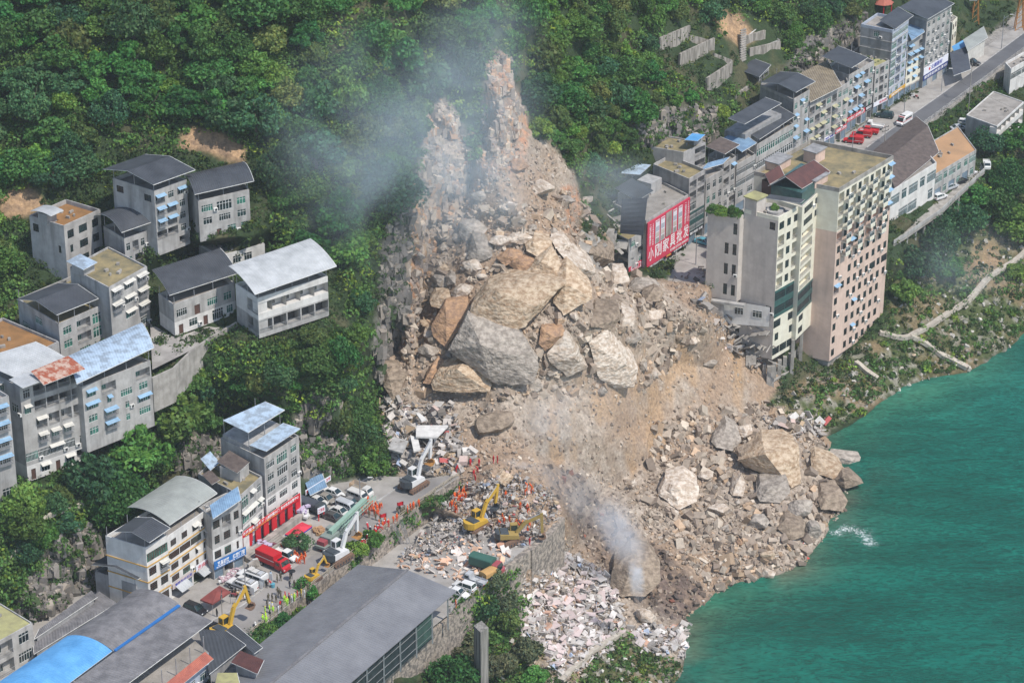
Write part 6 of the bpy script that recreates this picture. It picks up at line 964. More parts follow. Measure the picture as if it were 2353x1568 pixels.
# terraced walls on the hillside
def hwall(label, a, b, hpx, name='retaining_wall', ex=2.5):
    pa, pb_ = gp(*a), gp(*b); Ha = zat(pa, a[1]-hpx)-pa.z; org = pa; mb = MB(org); d = (pb_-pa).normalized(); n = Vector((-d.y, d.x, 0)).normalized()*.5; top = max(pa.z+Ha, pa.z+1); tb = pb_.z+Ha
    mb.hexa([wl(pa, pa.z-ex), wl(pb_, pb_.z-ex), wl(pb_+n, pb_.z-ex), wl(pa+n, pa.z-ex)], [wl(pa, top), wl(pb_, tb), wl(pb_+n, tb), wl(pa+n, top)]); return tag(mb.build(name, mat('streaked_wall', (.42, .38, .33), (.20, .18, .15), 1.2, .9, streak=.9, stretch=(1, 1, .2), lo=.42, hi=.6)), label, 'wall')
for a, b, h_, lb in (((1517,119),(1585,92),32,'upper left streaked retaining wall on the far hillside'),((1583,95),(1641,108),16,'grey block wall turning right from the upper terrace wall'),((1562,158),(1641,120),34,'middle streaked retaining wall of the hillside terraces'),((1624,214),(1682,176),34,'lower streaked retaining wall of the hillside terraces'),((1641,135),(1682,150),10,'low block wall along the middle terrace'),((1690,232),(1728,208),14,'short low wall below the terraces'),((1710,104),(1758,84),20,'pale wall of the open white ruin high on the hillside'),((1722,128),(1793,112),16,'wall of the small roofless block house on the hillside')): hwall(lb, a, b, h_)
def slab(label, pts, z, th, m, name, cat):
    q = [P(a, b, z) for a, b in pts]; mb = MB(q[0]); k = Vector((0, 0, th)); n = len(q)
    mb.face([p_+k for p_ in q][::-1] if (q[1]-q[0]).cross(q[2]-q[1]).z < 0 else [p_+k for p_ in q])
    for i in range(n): mb.face([q[i], q[(i+1) % n], q[(i+1) % n]+k, q[i]+k])
    return tag(mb.build(name, M[m]), label, cat)
r_, f_ = building('hillside_house', 'small hillside house with a black roof edged in pale blue', (1744,176), (1683,166), (1766,160), None, ['VV'], ['.V'], vb=200, ho=1.6, roof='mono', rise=.4, rq=[(1692,146),(1745,178),(1762,166)][0:0]+[(1682,158),(1744,178),(1771,150)], wall='grey', seed=70)
building('hillside_house', 'small roofless grey block house above the black roofed hillside house', (1758,112), (1726,102), (1792,98), None, ['..'], ['..'], vb=124, par=.9, deck='deck', wall='lgrey', seed=71)
building('hillside_house', 'white walled ruin filled with rubble highest on the right hillside', (1716,92), (1697,76), (1756,60), None, ['...'], ['.'], vb=112, par=1.0, deck='tan_deck', wall='white', seed=72)
mb = MB(gp(1704,140)); 
for i in range(14):
    a, b = gp(1700,146-i*4), gp(1712,146-i*4); a.z = b.z = gp(1706,146).z+i*.42+.3; mb.bar(a, b, .5, .3)
tag(mb.build('stairway', M['conc']), 'long concrete stairway climbing to the white ruin', 'stairs')
# pavilion
p0 = gp(2026,34)+Vector((0, 0, 1.5)); r_ = empty('pavilion', p0, 'small red roofed pavilion in the trees at the top', 'pavilion'); mb = MB(p0); n = 8; q = [p0+Vector((math.cos(i*.785)*3, math.sin(i*.785)*3, 3)) for i in range(n)]
for i in range(n): mb.face([q[i], q[(i+1) % n], p0+Vector((0, 0, 5.2))])
o = mb.build('roof', M['r_red'], r_); o.location = (0, 0, 0)
for i in range(0, n, 2): m2 = MB(p0); m2.tube(p0+Vector((math.cos(i*.785)*2.4, math.sin(i*.785)*2.4, -2)), p0+Vector((math.cos(i*.785)*2.4, math.sin(i*.785)*2.4, 3.2)), .15, .15, 6); o = m2.build('post', M['red'], r_); o.location = (0, 0, 0)
# ------------------------------------------------------------------ roads, pavements, yards as sheets on the terrace
ASPH = mat('asphalt', (.135, .135, .14), (.095, .095, .10), .12, .85, bump=.15, detail=9, lo=.38, hi=.62); ASPH2 = mat('dusty_asphalt', (.28, .26, .24), (.19, .178, .168), .10, .9, bump=.2, detail=9, lo=.38, hi=.6); PAVE = mat('concrete_pavement', (.37, .345, .315), (.25, .232, .21), .25, .9, bump=.2, detail=9, lo=.36, hi=.62)
def sheet(name, label, pts, z, m, lift=.0, n=1):
    q = [P(a, b, z)+Vector((0, 0, lift)) for a, b in pts]; bm = bmesh.new(); vs = [bm.verts.new(p_) for p_ in q]; f_ = bm.faces.new(vs); f_.normal_update()
    if f_.normal.z < 0: f_.normal_flip()
    bmesh.ops.triangulate(bm, faces=bm.faces[:]); me = bpy.data.meshes.new(name); bm.to_mesh(me); bm.free(); me.materials.append(m); o = bpy.data.objects.new(name, me); COL.objects.link(o); return tag(o, label, kind='structure')
sheet('pavement', 'street terrace pavement', [(-200,1460),(30,1442),(200,1352),(330,1405),(540,1290),(690,1165),(760,1112),(880,1092),(935,1097),(1045,1090),(1056,1094),(963,1156),(885,1216),(805,1278),(567,1464),(440,1567),(300,1720),(-200,1720)], 28, PAVE, .004)
sheet('road', 'street through the town', [(915,1115),(990,1098),(1030,1092),(1050,1092),(961,1154),(883,1214),(803,1276),(565,1462),(437,1566),(380,1620),(330,1590),(475,1431),(557,1390),(620,1339),(740,1262),(835,1180)], 28, ASPH2, .012)
sheet('pavement', 'far pavement', [(1440,655),(1484,632),(1581,564),(1661,510),(1744,455),(1860,366),(1950,305),(2050,247),(2119,200),(2180,160),(2352,52),(2600,-90),(2600,20),(2352,118),(2215,219),(2086,314),(2000,420),(1800,580),(1700,640),(1560,660)], 28, PAVE, .004)
sheet('road', 'far road', [(1640,640),(1700,560),(1800,480),(1900,398),(1990,340),(2036,305),(2161,218),(2352,76),(2600,-70),(2600,14),(2352,114),(2214,216),(2084,312),(2000,400),(1900,480),(1800,560),(1700,640)], 28, ASPH, .012)
LINE = mat('road_paint', (.55, .55, .52), (.35, .35, .33), 1, .8); 
def kerb(name, label, pts, z, w_, h_, m='lgrey'):
    mb = MB(P(pts[0][0], pts[0][1], z)); q = [P(a, b, z) for a, b in pts]
    for a, b in zip(q, q[1:]): mb.bar(a+Vector((0, 0, h_/2-.02)), b+Vector((0, 0, h_/2-.02)), w_, h_)
    return tag(mb.build(name, M[m]), label, 'kerb')
kerb('kerb', 'stone kerb along the far road on the shop side', [(1990,340),(2036,305),(2161,218),(2352,76)], 28, .3, .16); kerb('kerb', 'stone kerb beside the street under the lamp posts', [(475,1431),(557,1390),(620,1339)], 28, .25, .15)
kerb('kerb', 'kerb of the lay-by at the end of the near street', [(866,1153),(915,1120),(940,1106)], 28, .3, .3)
# yard
sheet('yard', 'lower yard', [(1000,1190),(963,1209),(885,1268),(805,1332),(567,1517),(700,1720),(840,1560),(1035,1407),(1065,1366),(1173,1290),(1240,1245)], 22.5, PAVE, .004)
sheet('plaza', 'concrete plaza of the cliff houses', [(345,745),(404,776),(541,728),(560,735),(480,775),(440,805),(350,850)], 56.6, PAVE, .12)
wall_strip('plaza_wall', 'curved concrete edge wall with balusters under the cliff plaza', [(350,868,57.4,50),(400,845,57.4,50),(440,806,57.4,51),(480,777,57.4,52),(545,740,57.6,53)], .4, 'conc')
# bamboo barrier along the drop, and masonry wall under it
wall_strip('street_wall', 'mossy retaining wall below the near street', [(440,1570,27.9,22),(567,1466,27.9,22),(685,1372,27.9,22),(805,1280,27.9,22),(885,1218,27.9,22),(963,1158,27.9,22),(1056,1096,27.9,24)], .3, 'stone')
def barrier(label, pts, z, gap, name='barrier', hh=.95):
    q = [P(a, b, z) for a, b in pts]; mb = MB(q[0]); rnd = random.Random(4)
    for a, b in zip(q, q[1:]):
        L_ = (b-a).length; n = max(1, int(L_/gap))
        for i in range(n+1):
            p_ = a.lerp(b, i/n); mb.bar(p_, p_+Vector((rnd.uniform(-.1, .1), 0, hh+rnd.random()*.3)), .13)
        for h_ in (.35, .65, .95):
            for i in range(n): mb.bar(a.lerp(b, i/n)+Vector((0, 0, h_+rnd.uniform(-.12, .12))), a.lerp(b, (i+1)/n+.1/n)+Vector((0, 0, h_+rnd.uniform(-.12, .12))), .09)
    return tag(mb.build(name, mat('bamboo', (.42, .36, .27), (.28, .24, .18), 3, .8) if name == 'barrier' else M['lgrey']), label, 'barrier')
barrier('bamboo pole barrier along the edge of the near street', [(575,1457),(685,1370),(805,1277),(885,1215),(963,1155),(1054,1093)], 28, 2.2)
barrier('concrete railing along the edge of the far road', [(2087,313),(2215,218),(2352,116)], 28, 1.4, 'railing')
barrier('metal fence along the stone wall beside the white cars', [(1035,1405),(1066,1366),(1122,1324),(1178,1288)], 22.6, 1.6, 'railing', 1.1)
wall_strip('street_wall', 'concrete wall under the far road', [(2084,318,27.9,22),(2215,222,27.9,22),(2352,120,27.9,21)], .3, 'conc')
# shop steps on the near street
mb = MB(P(600,1262,28))
for i in range(6):
    q = [P(570+i*4.5,1310-i*2,28), P(640+i*4.5,1262-i*2,28)]; mb.bar(q[0]+Vector((0, 0, .1+.16*(5-i))), q[1]+Vector((0, 0, .1+.16*(5-i))), .5, .2+.32*(5-i)*.5)
tag(mb.build('steps', M['conc']), 'wide concrete steps below the red shop doors', 'steps')
def platform(name, label, pts, z, h, cat):
    q = [P(a, b, z) for a, b in pts]; mb = MB(q[0]); up = Vector((0, 0, h)); n = len(q); c = [p_+up for p_ in q]; mb.face(c if (c[1]-c[0]).cross(c[2]-c[1]).z > 0 else c[::-1])
    for i in range(n): mb.face([q[i], q[(i+1) % n], c[(i+1) % n], c[i]])
    return tag(mb.build(name, M['conc']), label, cat)
platform('shop_platform', 'raised concrete shop platform in front of the red sign', [(556,1283),(692,1186),(700,1190),(566,1291)], 28, 1.2, 'platform')
mb = MB(P(566,1291,28)); a, b = P(566,1291,28), P(640,1236,28); d_ = (b-a).normalized(); n_ = Vector((d_.y, -d_.x, 0))
for i in range(6): h_ = 1.05-.18*i; mb.bar(a+n_*(.25+.45*i)+Vector((0, 0, h_/2)), b+n_*(.25+.45*i)+Vector((0, 0, h_/2)), .45, h_)
tag(mb.build('stairs', M['conc']), 'flight of concrete stairs running down behind the fire truck', 'stairs')
stones(900, [[(1540,640),(1625,610),(1640,700),(1560,690)]], .2, 1.5, 'mud_rubble', 'dark mud and broken branches pushed onto the far street', 48, [((.14, .11, .09), 4), ((.22, .18, .15), 3), ((.30, .27, .24), 1)], 'rubble', 2.0, rockf=False, lift=.8)
# footpaths by the river
def path(label, pts, w_=1.6, name='footpath'):
    mb = MB(gp(*pts[0])); q = []
    for a, b in zip(pts, pts[1:]):
        for i in range(6): q.append(gp(a[0]+(b[0]-a[0])*i/6, a[1]+(b[1]-a[1])*i/6)+Vector((0, 0, .55)))
    q.append(gp(*pts[-1])+Vector((0, 0, .55)))
    for _ in range(2):
        zs = [p_.z for p_ in q]
        for i in range(1, len(q)-1): q[i].z = (zs[i-1]+zs[i]+zs[i+1])/3
    for a, b in zip(q, q[1:]): mb.bar(a, b, w_, .9)
    return tag(mb.build(name, mat('pale_path', (.50, .45, .37), (.36, .31, .25), 1, .9)), label, kind='structure')
path('footpath', [(2020,768),(2055,775),(2090,776),(2130,755),(2170,728),(2220,692),(2270,650),(2310,618),(2360,585)], 1.3); path('footpath', [(2090,776),(2125,792),(2155,815),(2190,835),(2228,853)], 1.5); path('footpath', [(1965,835),(1985,850),(2015,875)], 1.2); path('footpath', [(1290,1568),(1340,1520),(1380,1490),(1440,1450)], 1.0)
tag(path('cliff path', [(0,1318),(45,1265),(90,1218),(140,1180),(200,1150)], .5, 'cliff_path'))
# concrete pier in the bushes
mb = MB(P(1105,1525,10)); a, b, c = P(1088,1436,24), P(1104,1452,24), P(1122,1440,24); d_ = a+(c-b); q = [a, b, c, d_]; mb.hexa([wl(p_, 8) for p_ in q], q); tag(mb.build('concrete_pier', mat('dark_streaked_concrete', (.34, .315, .28), (.10, .095, .085), 1.5, .9, stretch=(1.5, 1.5, .08), streak=.7)), 'tall square concrete pier standing alone in the bushes', 'pier')
# ------------------------------------------------------------------ debris
DC = [((.42, .38, .34), 7), ((.31, .28, .25), 6), ((.54, .51, .47), 2.5), ((.50, .38, .33), 1.2), ((.38, .28, .18), 1.5), ((.30, .35, .44), .4), ((.42, .10, .09), .25), ((.16, .14, .12), 2)]
WC = [((.58, .54, .50), 6), ((.50, .43, .40), 4), ((.38, .345, .31), 7), ((.52, .32, .23), .7), ((.36, .42, .52), .5), ((.30, .26, .22), 2)]
YARD = [(1060,1115),(1180,1100),(1270,1140),(1288,1188),(1200,1260),(1120,1240),(1000,1280),(905,1300),(985,1215)]
stones(12000, [YARD], .12, 1.15, 'building_debris', 'broken concrete, planks and rubbish covering the lower yard', 41, DC, 'debris', 2.2, rockf=False, lift=1.6)
stones(3400, [[(960,1250),(1180,1240),(1170,1285),(1060,1345),(905,1300)]], .15, 1.8, 'planks', 'orange and white planks strewn in front of the green truck', 45, [((.62, .40, .27), 4), ((.66, .60, .54), 4), ((.55, .30, .2), 1), ((.3, .3, .3), 1)], 'debris', 1.8, rockf=False, lift=.5)
stones(5500, [[(870,930),(1040,930),(1060,1010),(1100,1060),(1050,1090),(950,1100),(890,1060)]], .25, 2.4, 'building_debris', 'heap of broken slabs and household rubble beside the white excavator', 42, DC, 'debris', 2.0, rockf=False, lift=1.2)
stones(7500, [[(1190,1345),(1300,1270),(1400,1330),(1440,1420),(1400,1500),(1290,1568),(1190,1460)],[(1440,1430),(1590,1430),(1570,1520),(1480,1500)]], .15, 1.8, 'building_debris', 'white and pink broken panels and rubbish below the stone wall', 43, WC, 'debris', 2.0, rockf=False, lift=.6)
stones(3600, [[(1590,680),(1700,690),(1760,760),(1750,860),(1640,790)],[(1745,960),(1900,960),(1890,1010),(1790,1000)]], .2, 2.6, 'building_debris', 'grey slabs and white frames torn from the cream tower', 44, DC, 'debris', 2.0, rockf=False, lift=.8)
stones(500, [[(1770,1230),(1890,1250),(1840,1320),(1780,1320)],[(1620,1370),(1660,1355),(1580,1450),(1560,1440)]], .2, 1.2, 'litter', 'red and pale litter along the waterline', 46, [((.55, .08, .06), 1.2), ((.65, .6, .55), 3), ((.5, .35, .2), 1)], 'litter', 2, rockf=False, lift=.2)
rnd = random.Random(9); k = 0
while k < 85:
    u, v = rnd.uniform(1190, 1450), rnd.uniform(1340, 1560)
    if not inpoly([(1195,1370),(1290,1330),(1400,1340),(1440,1440),(1290,1560),(1190,1460)], np.array([u]), np.array([v]))[0]: continue
    s_ = rnd.uniform(1.3, 3.4); mb = MB(); mb.box((0, 0, 0), (s_, s_*rnd.uniform(.35, .6), .14)); o = mb.build('broken_panel', M[rnd.choice(['panel_p', 'panel_w', 'panel_w', 'panel_o'])] if 'panel_p' in M else rnd.choice([mat('panel_pink', (.60, .49, .46), (.52, .42, .39), .8, .8), mat('panel_pink', (0, 0, 0)), mat('panel_white', (.66, .615, .57), (.52, .48, .44), .8, .8)]))
    o.location = gp(u, v)+Vector((0, 0, rnd.uniform(.4, 1.1))); o.rotation_euler = (rnd.uniform(-.35, .35), rnd.uniform(-.35, .35), rnd.random()*3.1); tag(o, 'broken %s wall panel, one of many piled below the stone wall' % ('pink' if 'pink' in o.data.materials[0].name else 'white'), 'panel', 'broken wall panels below the stone wall'); k += 1
def big_slab(label, pts, z, m='lgrey', th=.35, tilt=0):
    q = [P(a, b, z+(tilt if i in (0, 1) else 0)) for i, (a, b) in enumerate(pts)]; mb = MB(q[0]); k = Vector((0, 0, -th)); mb.hexa([p_+k for p_ in q], q); return tag(mb.build('concrete_slab', M[m]), label, 'slab')
big_slab('big pale concrete slab with a square hole, lying on the debris heap', [(957,976),(955,1002),(1003,1004),(1030,976)][::1], 33.2, 'white', tilt=.0); big_slab('triangular white slab leaning below the big pale slab', [(942,998),(950,1035),(966,1032),(960,1006)], 32.5, 'white'); big_slab('grey slab with moss left of the triangular white slab', [(905,1002),(890,1030),(925,1040),(938,1012)], 32, 'lgrey'); big_slab('long white plank slab beside the yellow machine arm in the debris', [(955,948),(968,966),(980,962),(962,946)], 33.5, 'white')
# white water: one foam patch with ragged gaps
arc = [(1922,1222),(1950,1212),(1980,1224),(2000,1248)]; q = [P(a_, b_, 0) for a_, b_ in arc]; cx = P(1955,1240,.06); n_ = 90; xs_ = np.linspace(-11, 11, n_); ys_ = np.linspace(-14, 14, n_); XX, YY = np.meshgrid(xs_, ys_); Wf = np.stack([XX+cx.x, YY+cx.y, XX*0+.05], -1); dm = np.full(XX.shape, 99.)
for a_, b_ in zip(q, q[1:]): ab = np.array([b_.x-a_.x, b_.y-a_.y]); tt = np.clip(((Wf[..., 0]-a_.x)*ab[0]+(Wf[..., 1]-a_.y)*ab[1])/(ab@ab), 0, 1); dm = np.minimum(dm, np.hypot(Wf[..., 0]-a_.x-tt*ab[0], Wf[..., 1]-a_.y-tt*ab[1]))
fo = np.clip(1-dm/4.2, 0, 1)**1.2; ii = np.arange(n_*n_).reshape(n_, n_); Ff = np.stack([ii[:-1, :-1], ii[:-1, 1:], ii[1:, 1:], ii[1:, :-1]], -1).reshape(-1, 4); vcf = np.stack([fo, fo, fo, fo*0+1], -1).reshape(-1, 4)
m = bpy.data.materials.new('foam'); m.use_nodes = True; t_ = m.node_tree; n = t_.nodes; b = n['Principled BSDF']; L_ = t_.links.new; b.inputs['Base Color'].default_value = (.80, .88, .85, 1); b.inputs['Roughness'].default_value = .7; ge = n.new('ShaderNodeNewGeometry'); nz = n.new('ShaderNodeTexNoise'); L_(ge.outputs['Position'], nz.inputs['Vector']); nz.inputs['Scale'].default_value = .9; nz.inputs['Detail'].default_value = 9; nz.inputs['Roughness'].default_value = .72; nz.inputs['Distortion'].default_value = 1.5; at = n.new('ShaderNodeAttribute'); at.attribute_name = 'col'; ad = n.new('ShaderNodeMath'); ad.operation = 'MULTIPLY_ADD'; L_(at.outputs['Fac'], ad.inputs[0]); ad.inputs[1].default_value = .31; L_(nz.outputs[0], ad.inputs[2]); mr = n.new('ShaderNodeMapRange'); L_(ad.outputs[0], mr.inputs[0]); mr.inputs[1].default_value = .70; mr.inputs[2].default_value = 1.02; L_(mr.outputs[0], b.inputs['Alpha'])
tag(mesh_np('white_water', Wf.reshape(-1, 3), Ff, m, vcols=vcf), 'foam where the current breaks over the slide toe', 'foam', kind='stuff')
# ------------------------------------------------------------------ vehicles
def paint(name, c, r=.35): return mat('paint_'+name, c, tuple(x*.86 for x in c), 1.2, r, spec=.5, lo=.3, hi=.7)
PAI = {'white': paint('white', (.70, .69, .66)), 'dustwhite': paint('dusty_white', (.58, .56, .52), .5), 'brown': paint('dusty_bronze', (.27, .24, .20), .5), 'black': paint('dusty_black', (.075, .072, .068), .45), 'silver': paint('silver', (.46, .47, .48)), 'grey': paint('dusty_grey', (.27, .255, .24), .5), 'red': paint('fire_red', (.50, .012, .02)), 'dgreen': paint('dark_green', (.015, .045, .05)), 'blk': paint('black', (.015, .015, .018)), 'cyan': paint('light_blue', (.10, .34, .42)), 'yellow': paint('machine_yellow', (.56, .34, .04), .5), 'green': paint('truck_green', (.04, .12, .09), .6), 'exwhite': paint('machine_white', (.66, .65, .63), .4), 'exdark': paint('machine_charcoal', (.055, .065, .072), .45), 'rust': mat('rusty_track', (.22, .13, .085), (.12, .075, .055), 3, .85), 'bucket': mat('ochre_bucket', (.42, .21, .06), (.30, .15, .05), 2, .7), 'mud': paint('muddy_yellow', (.34, .235, .07), .7), 'crgreen': paint('crane_green', (.27, .40, .32), .65), 'crgrey': paint('crane_grey_green', (.22, .26, .23), .6), 'dred': paint('faded_red', (.34, .07, .08), .5)}
LAMPM = mat('lamp_lens', (.75, .75, .70), (.6, .6, .6), 2, .2); TAILM = mat('tail_lens', (.35, .01, .01), (.3, .01, .01), 2, .3)
def loft(mb, secs, m=0, cap=True):
    for a, b in zip(secs, secs[1:]):
        n = len(a)
        for i in range(n): j = (i+1) % n; mb.face([a[i], a[j], b[j], b[i]], m)
    if cap: mb.face(secs[0][::-1], m); mb.face(secs[-1], m)
def sec(x, w, z0, z1, r=.12): h = w/2; return [Vector((x, -h, z0+r)), Vector((x, -h+r*.6, z0)), Vector((x, h-r*.6, z0)), Vector((x, h, z0+r)), Vector((x, h, z1-r)), Vector((x, h-r*1.2, z1)), Vector((x, -h+r*1.2, z1)), Vector((x, -h, z1-r))]
def wheels(root, xs, w, r=.33, tw=.22):
    for x in xs:
        for s in (-1, 1):
            mb = MB(); mb.tube((x, s*(w/2-tw), r), (x, s*w/2, r), r, r, 14); o = mb.build('wheel', M['rubber'], root); m2 = MB(); m2.tube((x, s*(w/2-.02), r), (x, s*(w/2+.015), r), r*.58, r*.5, 10); m2.build('rim', M['steel'], o)
def lamps(root, xf, xr, w, z, s=.16):
    for sx, x, m, n in ((1, xf, LAMPM, 'headlight'), (-1, xr, TAILM, 'tail_light')):
        for sy in (-1, 1): mb = MB(); mb.box((x, sy*(w/2-.25), z), (.1, .34, s)); mb.build(n, m, root)
def car(kind, col):
    root = bpy.data.objects.new({'sedan': 'sedan_car', 'suv': 'suv_car', 'van': 'minivan', 'pickup': 'pickup_truck', 'mini': 'small_truck', 'hatch': 'hatchback_car'}[kind], None); COL.objects.link(root); root.empty_display_size = .1
    Pm = PAI[col]; mb = MB(); gl = MB(); rf = MB()
    if kind in ('sedan', 'suv', 'hatch'):
        L, w, hb, ht = {'sedan': (4.7, 1.82, .92, 1.46), 'suv': (4.7, 1.9, 1.08, 1.75), 'hatch': (4.2, 1.78, .95, 1.52)}[kind]; h = L/2; g0 = .22
        loft(mb, [sec(-h, w*.86, .38, hb-.10), sec(-h+.25, w, g0, hb), sec(-.9, w, g0, hb+.02), sec(.9, w, g0, hb), sec(h-.6, w*.98, g0, hb-.16), sec(h-.1, w*.86, .3, hb-.30), sec(h, w*.74, .4, hb-.42, .06)])
        rr = -h+ (.55 if kind == 'sedan' else .12)
        gl_s = lambda x, z0, z1, a, b: [Vector((x[0], -a, z0)), Vector((x[0], a, z0)), Vector((x[1], b, z1)), Vector((x[1], -b, z1))]
        gx = [(rr, rr+ (.75 if kind == 'sedan' else .3)), (h-1.15, h-1.95)]; a, b = w/2-.05, w/2-.26
        A, B = gl_s(gx[0], hb-.02, ht-.03, a, b), gl_s(gx[1], hb-.05, ht-.03, a, b); loft(gl, [A, B]); t = .05
        R0, R1 = gx[0][1], gx[1][1]; rf.hexa([Vector((R0-.06, -b-.03, ht-.06)), Vector((R1+.04, -b-.03, ht-.06)), Vector((R1+.04, b+.03, ht-.06)), Vector((R0-.06, b+.03, ht-.06))], [Vector((R0+.05, -b+.06, ht+.03)), Vector((R1-.1, -b+.06, ht+.03)), Vector((R1-.1, b-.06, ht+.03)), Vector((R0+.05, b-.06, ht+.03))])
        for s in (-1, 1):
            for x0, x1, z1 in ((gx[0][0], R0, ht), (R1, gx[1][0], ht)): rf.bar((x0, s*(a+.01), hb-.02) if x0 == gx[0][0] else (x0, s*(b+.02), ht-.03), (x1, s*(b+.02), ht-.03) if x0 == gx[0][0] else (x1, s*(a+.01), hb-.03), .09, .06)
            rf.bar((.0, s*(a+.0), hb-.02), (-.05, s*(b+.02), ht-.04), .08, .05)
        wx = (h-.95, -h+.95); wz = .33
    elif kind == 'van':
        L, w, ht = 4.4, 1.68, 1.92; h = L/2; wz = .31
        loft(mb, [sec(-h, w*.94, .3, ht-.08), sec(-h+.1, w, .24, ht), sec(h-1.3, w, .24, ht), sec(h-.75, w, .24, ht-.28), sec(h-.35, w*.98, .24, 1.12), sec(h, w*.9, .34, .95)])
        for s in (-1, 1):
            for x0, x1 in ((-h+.25, -h+1.0), (-h+1.1, -.1), (0, h-1.35)): gl.box(((x0+x1)/2, s*w/2, 1.42), (x1-x0, .03, .48))
            gl.hexa([Vector((h-1.2, s*w/2-.012, 1.18)), Vector((h-.62, s*w/2-.012, 1.18)), Vector((h-.62, s*w/2+.012, 1.18)), Vector((h-1.2, s*w/2+.012, 1.18))], [Vector((h-1.2, s*w/2-.012, 1.66)), Vector((h-1.0, s*w/2-.012, 1.66)), Vector((h-1.0, s*w/2+.012, 1.66)), Vector((h-1.2, s*w/2+.012, 1.66))])
        q = [Vector((h-.34, -w*.44, 1.16)), Vector((h-.34, w*.44, 1.16)), Vector((h-.76, w*.40, 1.66)), Vector((h-.76, -w*.40, 1.66))]; gl.hexa(q, [p_+Vector((.05, 0, .05)) for p_ in q]); gl.box((-h-.01, 0, 1.45), (.03, w*.75, .45)); rf.box((-.4, 0, ht+.01), (2.6, w*.8, .03)); wx = (h-.55, -h+.8)
    else:
        L, w = (5.2, 1.85) if kind == 'pickup' else (5.0, 1.75); h = L/2; wz = .35; ht = 1.75 if kind == 'pickup' else 2.0
        if kind == 'pickup':
            loft(mb, [sec(-h, w, .45, .95), sec(-.2, w, .4, 1.0), sec(h-1.3, w, .35, 1.02), sec(h-.15, w*.92, .35, .88), sec(h, w*.82, .45, .8)])
            A = [Vector((-.35, -w*.46, .98)), Vector((-.35, w*.46, .98)), Vector((-.25, w*.40, ht)), Vector((-.25, -w*.40, ht))]; B = [Vector((1.55, -w*.46, .98)), Vector((1.55, w*.46, .98)), Vector((.95, w*.40, ht)), Vector((.95, -w*.40, ht))]; loft(gl, [A, B]); rf.box((.33, 0, ht+.02), (1.35, w*.82, .07)); bed = (-h+.05, -.45)
        else:
            loft(mb, [sec(.65, w*.96, .4, ht), sec(1.7, w*.96, .35, ht-.02), sec(h-.35, w*.96, .35, 1.3), sec(h, w*.9, .4, 1.0)]); q = [Vector((h-.32, -w*.42, 1.32)), Vector((h-.32, w*.42, 1.32)), Vector((1.85, w*.38, ht-.15)), Vector((1.85, -w*.38, ht-.15))]; gl.hexa(q, [p_+Vector((.06, 0, .05)) for p_ in q])
            for s in (-1, 1): gl.box((1.35, s*w*.48, 1.5), (.8, .03, .5))
            rf.box((1.2, 0, ht+.02), (1.0, w*.85, .05)); bed = (-h+.05, .55)
        bb = MB(); x0, x1 = bed; bb.box(((x0+x1)/2, 0, .72), (x1-x0, w*.98, .16))
        for s in (-1, 1): bb.box(((x0+x1)/2, s*w*.47, .98), (x1-x0, .06, .42))
        bb.box((x0, 0, .98), (.06, w*.95, .42)); bb.box((x1, 0, 1.0), (.06, w*.95, .46)); bb.build('cargo_bed', Pm, root); wx = (h-.85, -h+.95)
    mb.build('body', Pm, root); gl.build('windows', M['glass'], root); rf.build('roof', Pm, root); wheels(root, wx, w-.02 if kind != 'pickup' else w, wz); lamps(root, h-.06, -h+.02, w, .72 if kind != 'van' else .8)
    return root
def plate(root, c, d, m, name, rot=None, mm=None): mb = MB(); mb.box(c, d, rot=rot); return mb.build(name, mm or PAI[m], root)
CARS = {}
def put(root, u, v, du, dv, z, label, cat, group=None, dz=0):
    p = P(u, v, z); q = P(u+du, v+dv, z)-p; root.location = p+Vector((0, 0, .02+dz)); root.rotation_euler.z = math.atan2(q.y, q.x); return tag(root, label, cat, group)
def park(kind, col, u, v, du, dv, z, label, cat='car', group=None):
    k = (kind, col); r = copy_tree(CARS[k]) if k in CARS else car(kind, col); CARS.setdefault(k, r); return put(r, u, v, du, dv, z, label, cat, group)
GC_ = 'dusty vehicles parked in the car lot'
park('sedan', 'white', 768, 1137, 1, .34, 28, 'white sedan at the back of the car lot beside the blue shed', group=GC_); park('sedan', 'brown', 749, 1150, 1, .36, 28, 'dusty bronze sedan between two white sedans in the car lot', group=GC_); park('sedan', 'dustwhite', 729, 1155, 1, .38, 28, 'dusty white sedan at the left end of the car lot', group=GC_); park('sedan', 'dustwhite', 781, 1180, 1, .38, 28, 'white sedan parked right beside the black sedan', group=GC_); park('sedan', 'black', 766, 1193, 1, .38, 28, 'dusty black sedan nearest the steps in the car lot', group=GC_)
park('pickup', 'grey', 800, 1160, 1, .38, 28, 'dusty grey pickup between the two white minivans', 'pickup', GC_); park('van', 'dustwhite', 822, 1146, 1, .38, 28, 'white minivan behind the grey pickup under the street lamp', 'van', GC_); park('van', 'silver', 796, 1169, 1, .38, 28, 'pale silver minivan in front of the grey pickup', 'van', GC_); r = park('mini', 'dustwhite', 831, 1135, 1, .36, 28, 'small cream truck with slatted cargo fence by the trees', 'truck', GC_)
fb = MB()
for i in range(5):
    for s in (-1, 1): fb.box((-.9, s*.84, 1.2+i*.22), (3.1, .04, .1))
    fb.box((-2.45, 0, 1.2+i*.22), (.04, 1.68, .1))
fb.build('cargo_fence', M['wood'], r)
park('pickup', 'white', 657, 1281, 1, .44, 28, 'white pickup hidden behind the fire truck', 'pickup'); park('suv', 'blk', 449, 1405, 1, .4, 28, 'black suv parked by the market hall roof'); park('sedan', 'blk', 497, 1449, 1, .4, 28, 'black car partly hidden beside the bottom excavator')
